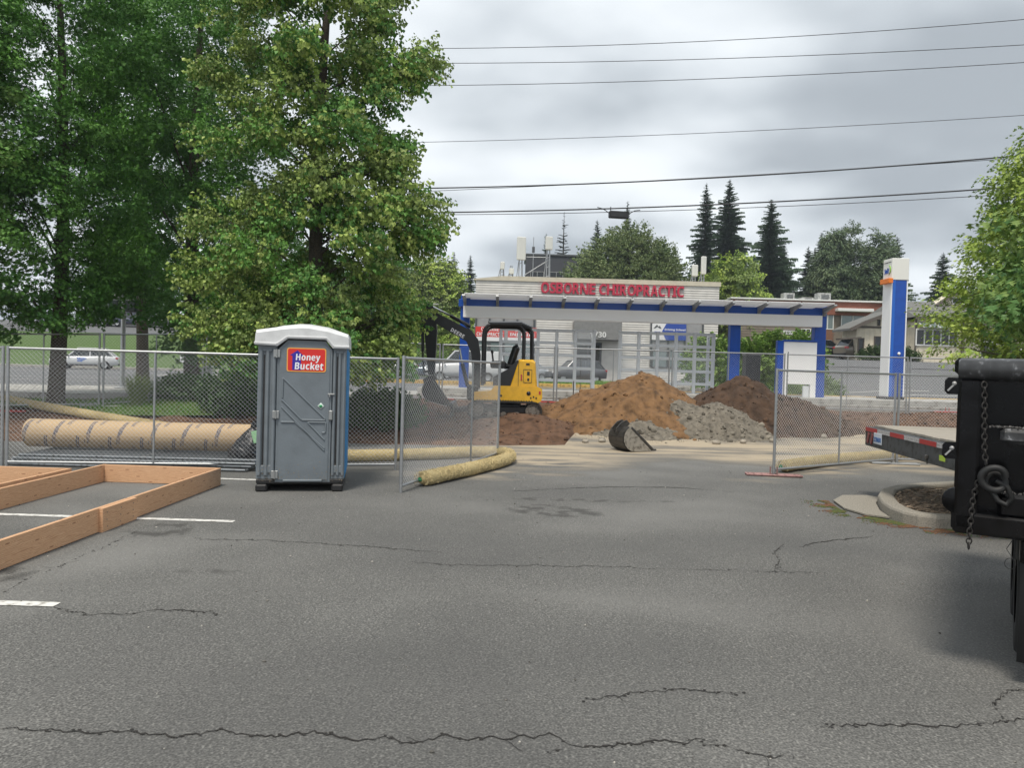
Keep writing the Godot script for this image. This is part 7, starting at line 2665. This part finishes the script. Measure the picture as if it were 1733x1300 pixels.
	bk.name = "bucket"
	t.add_child(bk)
	bk.transform = Transform3D(Basis.from_euler(Vector3(0, 0, -0.25)).scaled(Vector3(1.05, 1.05, 1.0)), Vector3(-2.16, 0.42, 0))
	bucket(bk, 0.6, blk, blk)
	s = S()
	ext(s, [Vector2(-1.62, 0.03), Vector2(-1.56, 0.03), Vector2(-1.5, 0.2), Vector2(-1.54, 0.4), Vector2(-1.62, 0.42), Vector2(-1.58, 0.22)], -0.78, 0.78)
	for g in [-0.3, 0.3]:
		beam(s, Vector3(-1.55, 0.2, g), Vector3(-0.6, 0.3, g), 0.1, 0.12, 0.02)
	part("blade", s, blk, t)

# ---------------------------------------------------------------- things near the camera at the right
func near_things():
	flat_trailer()
	dump_trailer()

func flat_trailer():
	var gry := M("trailer_grey", Vector3(0.062, 0.066, 0.07), {"tex": "grime", "scale": 1.2, "rough": 0.6})
	var yaw := atan2(-0.139, 0.99)
	# local x runs along the deck, local z along the rear edge towards the camera
	var t := thing("flatbed_trailer", "low flatbed trailer with a plank deck and red and white tape across its rear", "trailer", Vector3(5.13, 0, -10.63), yaw)
	var top := 1.05
	var w := 2.9
	var s := S()
	bx(s, 0.02, top - 0.165, w * 0.5, 0.08, 0.27, w, 0.012)
	var rf := part("rear_beam", s, gry, t)
	for g in [0.0, w]:
		s = S()
		bx(s, 3.06, top - 0.165, g, 6.0, 0.27, 0.08, 0.012)
		part("side_beam", s, gry, t)
	for k in 6:
		s = S()
		bx(s, 0.7 + k * 1.0, top - 0.16, w * 0.5, 0.08, 0.16, w - 0.1)
		part("crossmember", s, gry, t)
	for k in 14:
		s = S()
		bx(s, 3.05, top - 0.017 + R(-0.004, 0.004), 0.1 + (k + 0.5) * (w - 0.2) / 14.0, 5.95, 0.034, (w - 0.2) / 14.0 - 0.012, 0.004)
		part("deck_plank", s, M("deck_wood", Vector3(0.33, 0.30, 0.255), {"tex": "mottle", "scale": 1.3, "rough": 0.9, "nrm": "fine_n", "nk": 0.3}), t)
	for k in 6:
		s = S()
		var l := 0.46
		bx(s, -0.0215, top - 0.065, 0.02 + l * 0.5 + k * 0.475, 0.004, 0.055, l)
		var o := part("reflective_tape", s, M("tape_red", Vector3(0.42, 0.02, 0.03), {"tex": "mottle", "scale": 4.0, "rough": 0.3}) if k % 2 == 0 else M("tape_white", Vector3(0.52, 0.52, 0.53), {"tex": "grime", "scale": 4.0, "rough": 0.3}), rf)
		o.set_meta("label", "%s strip of reflective tape" % ["red", "white"][k % 2])
	s = S()
	for k in 2:
		box(s, Transform3D(Basis.from_euler(Vector3(0.42, 0, 0)), Vector3(-0.025, top - 0.185, 0.14 + k * 0.15)), Vector3(0.012, 0.15, 0.07), 0.003)
	part("tail_light", s, M("lamp_dull_red", Vector3(0.17, 0.03, 0.035), {"rough": 0.3}), rf)
	s = S()
	bx(s, -0.026, top - 0.165, 0.53, 0.008, 0.15, 0.3, 0.003)
	var pl := part("number_plate", s, M("plate_white", Vector3(0.56, 0.60, 0.66), {"rough": 0.4}), rf)
	text("lettering", "2220AUU", 0.27, 0.065, 0.003, M("plate_blue", Vector3(0.02, 0.10, 0.30), {"rough": 0.5}), pl, Transform3D(Basis(Vector3(0, 0, 1), Vector3.UP, Vector3(-1, 0, 0)), Vector3(-0.0315, top - 0.18, 0.53)))
	s = S()
	bx(s, -0.03, top - 0.23, 2.15, 0.03, 0.05, 0.06, 0.01)
	tube(s, [Vector3(-0.02, top - 0.25, 2.15), Vector3(-0.02, top - 0.31, 2.15)], 0.008, 6)
	part("hook", s, M("black_steel"), rf)
	s = S()
	bx(s, -0.024, top - 0.2, 2.55, 0.006, 0.06, 0.14)
	part("sticker", s, M("sticker_lime", Vector3(0.4, 0.55, 0.05), {"rough": 0.5}), rf)
	for x in [3.0, 3.9]:
		s = S()
		tube(s, [Vector3(x, 0.4, 0.2), Vector3(x, 0.4, w - 0.2)], 0.05, 8)
		bx(s, x, 0.6, w * 0.25, 0.12, 0.5, 0.1)
		bx(s, x, 0.6, w * 0.75, 0.12, 0.5, 0.1)
		part("axle", s, gry, t)
		for z in [0.28, w - 0.28]:
			s = S()
			lathe(s, [Vector2(0.2, -0.12), Vector2(0.36, -0.12), Vector2(0.4, -0.08), Vector2(0.4, 0.08), Vector2(0.36, 0.12), Vector2(0.2, 0.12)], 20, T(x, 0.4, z, 0, PI / 2))
			var wh := part("wheel", s, M("tyre"), t)
			s = S()
			lathe(s, [Vector2(0, 0.05), Vector2(0.1, 0.08), Vector2(0.2, 0.1), Vector2(0.2, -0.1), Vector2(0, -0.05)], 14, T(x, 0.4, z, 0, PI / 2))
			part("rim", s, gry, wh)
	var q := Vector3(5.13, top + 0.002, -10.63) + Basis.from_euler(Vector3(0, yaw, 0)) * Vector3(0.95, 0.055, 1.42)
	var st := thing("strap_reel", "orange and yellow strap reel on the plank deck of the flatbed trailer", "strap", q, 0.5)
	s = S()
	lathe(s, [Vector2(0.02, -0.025), Vector2(0.052, -0.025), Vector2(0.052, 0.025), Vector2(0.02, 0.025)], 16, T(0, 0, 0, 0, PI / 2))
	part("webbing", s, M("strap_orange", Vector3(0.75, 0.3, 0.02), {"rough": 0.7}), st)
	s = S()
	lathe(s, [Vector2(0.0, -0.03), Vector2(0.03, -0.03), Vector2(0.03, 0.03), Vector2(0.0, 0.03)], 12, T(0, 0.005, 0, 0, PI / 2))
	part("core", s, M("strap_red", Vector3(0.6, 0.03, 0.05), {"rough": 0.6}), st)

func link(s: SurfaceTool, c: Vector3, dir: Vector3, side: Vector3, l: float, w: float, r: float):
	var pts := []
	for k in 14:
		var a := TAU * k / 14.0
		pts.append(c + dir * (sin(a) * l * 0.5) + side * (cos(a) * w * 0.5 * (1.15 - 0.15 * absf(sin(a)))))
	tube(s, pts, r, 6, false, true)

func chain(t: Node3D, pts: Array, l: float, m: Material):
	var c := Curve3D.new()
	for p in pts:
		c.add_point(p)
	var n := int(c.get_baked_length() / (l * 0.74))
	for k in n:
		var u := (k + 0.5) * c.get_baked_length() / n
		var a := c.sample_baked(u)
		var d := (c.sample_baked(minf(u + 0.01, c.get_baked_length())) - c.sample_baked(maxf(u - 0.01, 0))).normalized()
		var sd := d.cross(Vector3(0.3, 0.1, 1)).normalized()
		if k % 2:
			sd = sd.rotated(d, PI / 2)
		var s := S()
		link(s, a, d, sd, l, l * 0.62, l * 0.115)
		part("link", s, m, t)

func dump_trailer():
	var blk := M("dump_black", Vector3(0.0055, 0.0055, 0.0065), {"tex": "grime", "scale": 1.3, "rough": 0.22, "spec": 0.32})
	var top_m := M("dump_worn", Vector3(0.30, 0.31, 0.33), {"tex": "scuff", "scale": 1.6, "rough": 0.32})
	var rub := M("flap_rubber", Vector3(0.010, 0.0105, 0.011), {"tex": "mottle", "scale": 1.5, "rough": 0.6})
	var chn := M("chain_steel", Vector3(0.045, 0.042, 0.04), {"tex": "grime", "scale": 6.0, "rough": 0.45, "metal": 0.5})
	var slv := M("bright_slot", Vector3(0.34, 0.34, 0.34), {"rough": 0.4, "metal": 0.3})
	var t := thing("dump_trailer", "black steel dump bed with a worn top rail and tailgate at the right edge", "dump trailer", Vector3(2.535, 0, -4.2), deg_to_rad(-33.0))
	var s: SurfaceTool
	var w := 2.2
	# tailgate: rounded top rail, recessed panels between ribs
	s = S()
	tube(s, [Vector3(0.0, 1.772, -0.035), Vector3(0.012, 1.772, -0.035), Vector3(w - 0.012, 1.772, -0.035), Vector3(w, 1.772, -0.035)], [0.052, 0.063, 0.063, 0.052], 16)
	var tg := part("top_rail", s, top_m, t)
	s = S()
	bx(s, w * 0.5, 1.3, -0.17, w - 0.06, 0.9, 0.03)
	part("tailgate_sheet", s, blk, t)
	for r in [[1.405, 0.085, 0.09], [1.02, 0.13, 0.11]]:
		s = S()
		bx(s, w * 0.5 + 0.06, r[0], -0.05, w - 0.3, r[1], r[2], 0.02)
		part("rib", s, top_m if r[0] > 1.2 else blk, t)
	for x in [0.62, 1.1, 1.58]:
		s = S()
		bx(s, x, 1.3, -0.11, 0.09, 0.78, 0.1, 0.014)
		part("stiffener", s, blk, t)
	s = S()
	bx(s, w * 0.5, 0.9, -0.05, w, 0.12, 0.12, 0.015)
	part("lower_beam", s, blk, t)
	for x in [0.06, w - 0.06]:
		s = S()
		bx(s, x, 1.29, -0.04, 0.11, 0.85, 0.1, 0.014)
		part("gate_post", s, blk, t)
	# grit lying on the rib
	var xf := []
	var cl := []
	for k in 700:
		xf.append(Transform3D(Basis.from_euler(Vector3(R(0, 3), R(0, 6), R(0, 3))).scaled(Vector3.ONE * R(0.003, 0.009)), Vector3(R(0.16, w - 0.2), 1.45 + R(0.0, 0.006), R(-0.092, -0.012))))
		var g := R(0.1, 0.5)
		cl.append(Color(0.4 * g, 0.39 * g, 0.38 * g))
	for k in 500:
		xf.append(Transform3D(Basis.from_euler(Vector3(R(0, 3), R(0, 6), R(0, 3))).scaled(Vector3.ONE * R(0.002, 0.006)), Vector3(R(0.16, w - 0.2), 1.087 + R(0.0, 0.004), R(-0.1, -0.002))))
		var g := R(0.2, 0.8)
		cl.append(Color(0.36 * g, 0.35 * g, 0.34 * g))
	many("grit", rock_mesh(3), M("chips"), xf, t, cl)
	# chain brackets with key shaped slots, hinge ear
	for y in [1.675, 1.305]:
		s = S()
		ext(s, [Vector2(0.012, y - 0.048), Vector2(0.012, y + 0.048), Vector2(-0.05, y + 0.048), Vector2(-0.066, y + 0.03), Vector2(-0.066, y - 0.03), Vector2(-0.05, y - 0.048)], -0.03, -0.012)
		var br := part("chain_bracket", s, blk, t)
		s = S()
		box(s, T(-0.034, y - 0.01, -0.0095, 0, 0, -0.7), Vector3(0.01, 0.05, 0.004), 0.001)
		lathe(s, [Vector2(0, 0), Vector2(0.0125, 0), Vector2(0.0125, 0.004), Vector2(0, 0.004)], 10, T(-0.018, y + 0.014, -0.0115, 0, PI / 2))
		part("key_slot", s, slv, br)
	s = S()
	lathe(s, [Vector2(0, 0), Vector2(0.07, 0), Vector2(0.075, 0.008), Vector2(0.075, 0.03), Vector2(0.07, 0.038), Vector2(0, 0.038)], 20, T(0.015, 1.02, -0.05, 0, PI / 2))
	bx(s, 0.02, 0.93, -0.03, 0.06, 0.14, 0.036, 0.008)
	part("hinge_ear", s, blk, t)
	# bed
	for x in [0.03, w - 0.03]:
		s = S()
		bx(s, x, 1.3, -1.5, 0.05, 0.95, 2.7, 0.01)
		bx(s, x, 1.79, -1.5, 0.11, 0.1, 2.72, 0.02)
		for k in 4:
			bx(s, x + (0.045 if x > 1 else -0.0), 1.3, -0.5 - k * 0.65, 0.09, 0.85, 0.09, 0.012)
		part("side_wall", s, blk, t)
	s = S()
	bx(s, w * 0.5, 1.3, -2.86, w, 0.95, 0.06, 0.012)
	part("front_wall", s, blk, t)
	s = S()
	bx(s, w * 0.5, 0.86, -1.5, w - 0.12, 0.06, 2.6)
	part("bed_floor", s, blk, t)
	for x in [0.62, w - 0.62]:
		s = S()
		bx(s, x, 0.74, -1.45, 0.1, 0.2, 2.9, 0.012)
		part("chassis_rail", s, blk, t)
	s = S()
	bx(s, w * 0.5 + 0.15, 0.76, -0.14, w - 0.35, 0.14, 0.1, 0.012)
	part("bumper", s, blk, t)
	for x in [0.46, w - 0.46]:
		s = S()
		sheet_curved(s, x + (0.03 if x < 1.0 else -0.03), 0.32, 0.72, 0.13)
		part("mud_flap", s, rub, t)
		for q in [-0.7, -1.55]:
			s = S()
			lathe(s, [Vector2(0.2, -0.13), Vector2(0.36, -0.13), Vector2(0.4, -0.09), Vector2(0.4, 0.09), Vector2(0.36, 0.13), Vector2(0.2, 0.13)], 22, T(x, 0.4, q, 0, 0, PI / 2))
			var wh := part("wheel", s, M("tyre"), t)
			s = S()
			lathe(s, [Vector2(0, 0.06), Vector2(0.1, 0.08), Vector2(0.2, 0.1), Vector2(0.2, -0.1), Vector2(0, -0.06)], 14, T(x, 0.4, q, 0, 0, PI / 2))
			part("rim", s, blk, wh)
	for q in [-0.7, -1.55]:
		s = S()
		tube(s, [Vector3(0.4, 0.4, q), Vector3(w - 0.4, 0.4, q)], 0.05, 8)
		bx(s, 0.62, 0.54, q, 0.09, 0.3, 0.12)
		bx(s, w - 0.62, 0.54, q, 0.09, 0.3, 0.12)
		part("axle", s, blk, t)
	s = S()
	beam(s, Vector3(0.62, 0.66, -2.8), Vector3(w * 0.5, 0.62, -3.7), 0.1, 0.12)
	beam(s, Vector3(w - 0.62, 0.66, -2.8), Vector3(w * 0.5 + 0.01, 0.615, -3.7), 0.1, 0.12)
	tube(s, [Vector3(w * 0.5, 0.02, -3.55), Vector3(w * 0.5, 0.75, -3.55)], 0.035, 8)
	bx(s, w * 0.5, 0.012, -3.55, 0.18, 0.024, 0.18)
	part("drawbar", s, blk, t)
	# wire loop hanging by the flap
	s = S()
	var lp := []
	for k in 16:
		var a := TAU * k / 16.0
		lp.append(Vector3(0.28 + cos(a) * 0.026, 0.705 + sin(a) * 0.032, 0.0 + sin(a) * 0.01))
	tube(s, lp, 0.0022, 5, false, true)
	tube(s, [Vector3(0.29, 0.737, 0.0), Vector3(0.26, 0.78, -0.02), Vector3(0.3, 0.85, -0.06)], 0.0022, 5)
	part("wire_loop", s, M("cable_black"), t)
	# the hanging chain is a thing of its own
	var ch := thing("hanging_chain", "dark steel chain knotted and hanging down the black tailgate", "chain", t.position, t.rotation.y)
	chain(ch, [Vector3(0.125, 1.7, 0.03), Vector3(0.13, 1.62, 0.028), Vector3(0.135, 1.45, 0.03), Vector3(0.14, 1.32, 0.03), Vector3(0.15, 1.24, 0.035)], 0.037, chn)
	chain(ch, [Vector3(0.15, 1.2, 0.05), Vector3(0.11, 1.13, 0.04), Vector3(0.095, 1.05, 0.03), Vector3(0.09, 0.95, 0.03), Vector3(0.085, 0.86, 0.032), Vector3(0.083, 0.765, 0.032)], 0.037, chn)
	s = S()
	var kn := []
	for k in 34:
		var a := k / 33.0 * TAU * 1.6
		kn.append(Vector3(0.19 + cos(a) * (0.05 + 0.012 * sin(a * 0.5)), 1.185 + sin(a) * 0.055 - k * 0.0015, 0.035 + 0.03 * sin(a * 0.5 + 0.6)))
	tube(s, kn, 0.019, 10)
	part("rubber_sleeve", s, rub, ch)
	s = S()
	tube(s, [Vector3(0.2, 1.16, 0.03), Vector3(0.25, 1.13, 0.03), Vector3(0.275, 1.07, 0.02), Vector3(0.25, 1.03, 0.02), Vector3(0.21, 1.05, 0.03), Vector3(0.18, 1.1, 0.03)], 0.015, 9)
	part("rubber_sleeve", s, rub, ch)

# a mud flap w wide from y1 down to y0, bowed
func sheet_curved(s: SurfaceTool, x: float, w: float, y1: float, y0: float):
	var n := 10
	s.set_smooth_group(11)
	for k in n:
		var e := []
		for q in [k, k + 1]:
			var u: float = q / float(n)
			var z: float = -0.1 + 0.05 * sin(u * PI) - 0.03 * u
			e.append([Vector3(x - w * 0.5, lerpf(y1, y0, u), z), Vector3(x + w * 0.5, lerpf(y1, y0, u), z)])
		quad(s, e[0][0], e[0][1], e[1][1], e[1][0], Vector3(0, 0, 1))
		var o := Vector3(0, 0, -0.016)
		quad(s, e[0][0] + o, e[0][1] + o, e[1][1] + o, e[1][0] + o, Vector3(0, 0, -1))
		quad(s, e[0][0] + o, e[0][0], e[1][0], e[1][0] + o, Vector3(-1, 0, 0))
		quad(s, e[0][1] + o, e[0][1], e[1][1], e[1][1] + o, Vector3(1, 0, 0))
	s.set_smooth_group(FLAT)
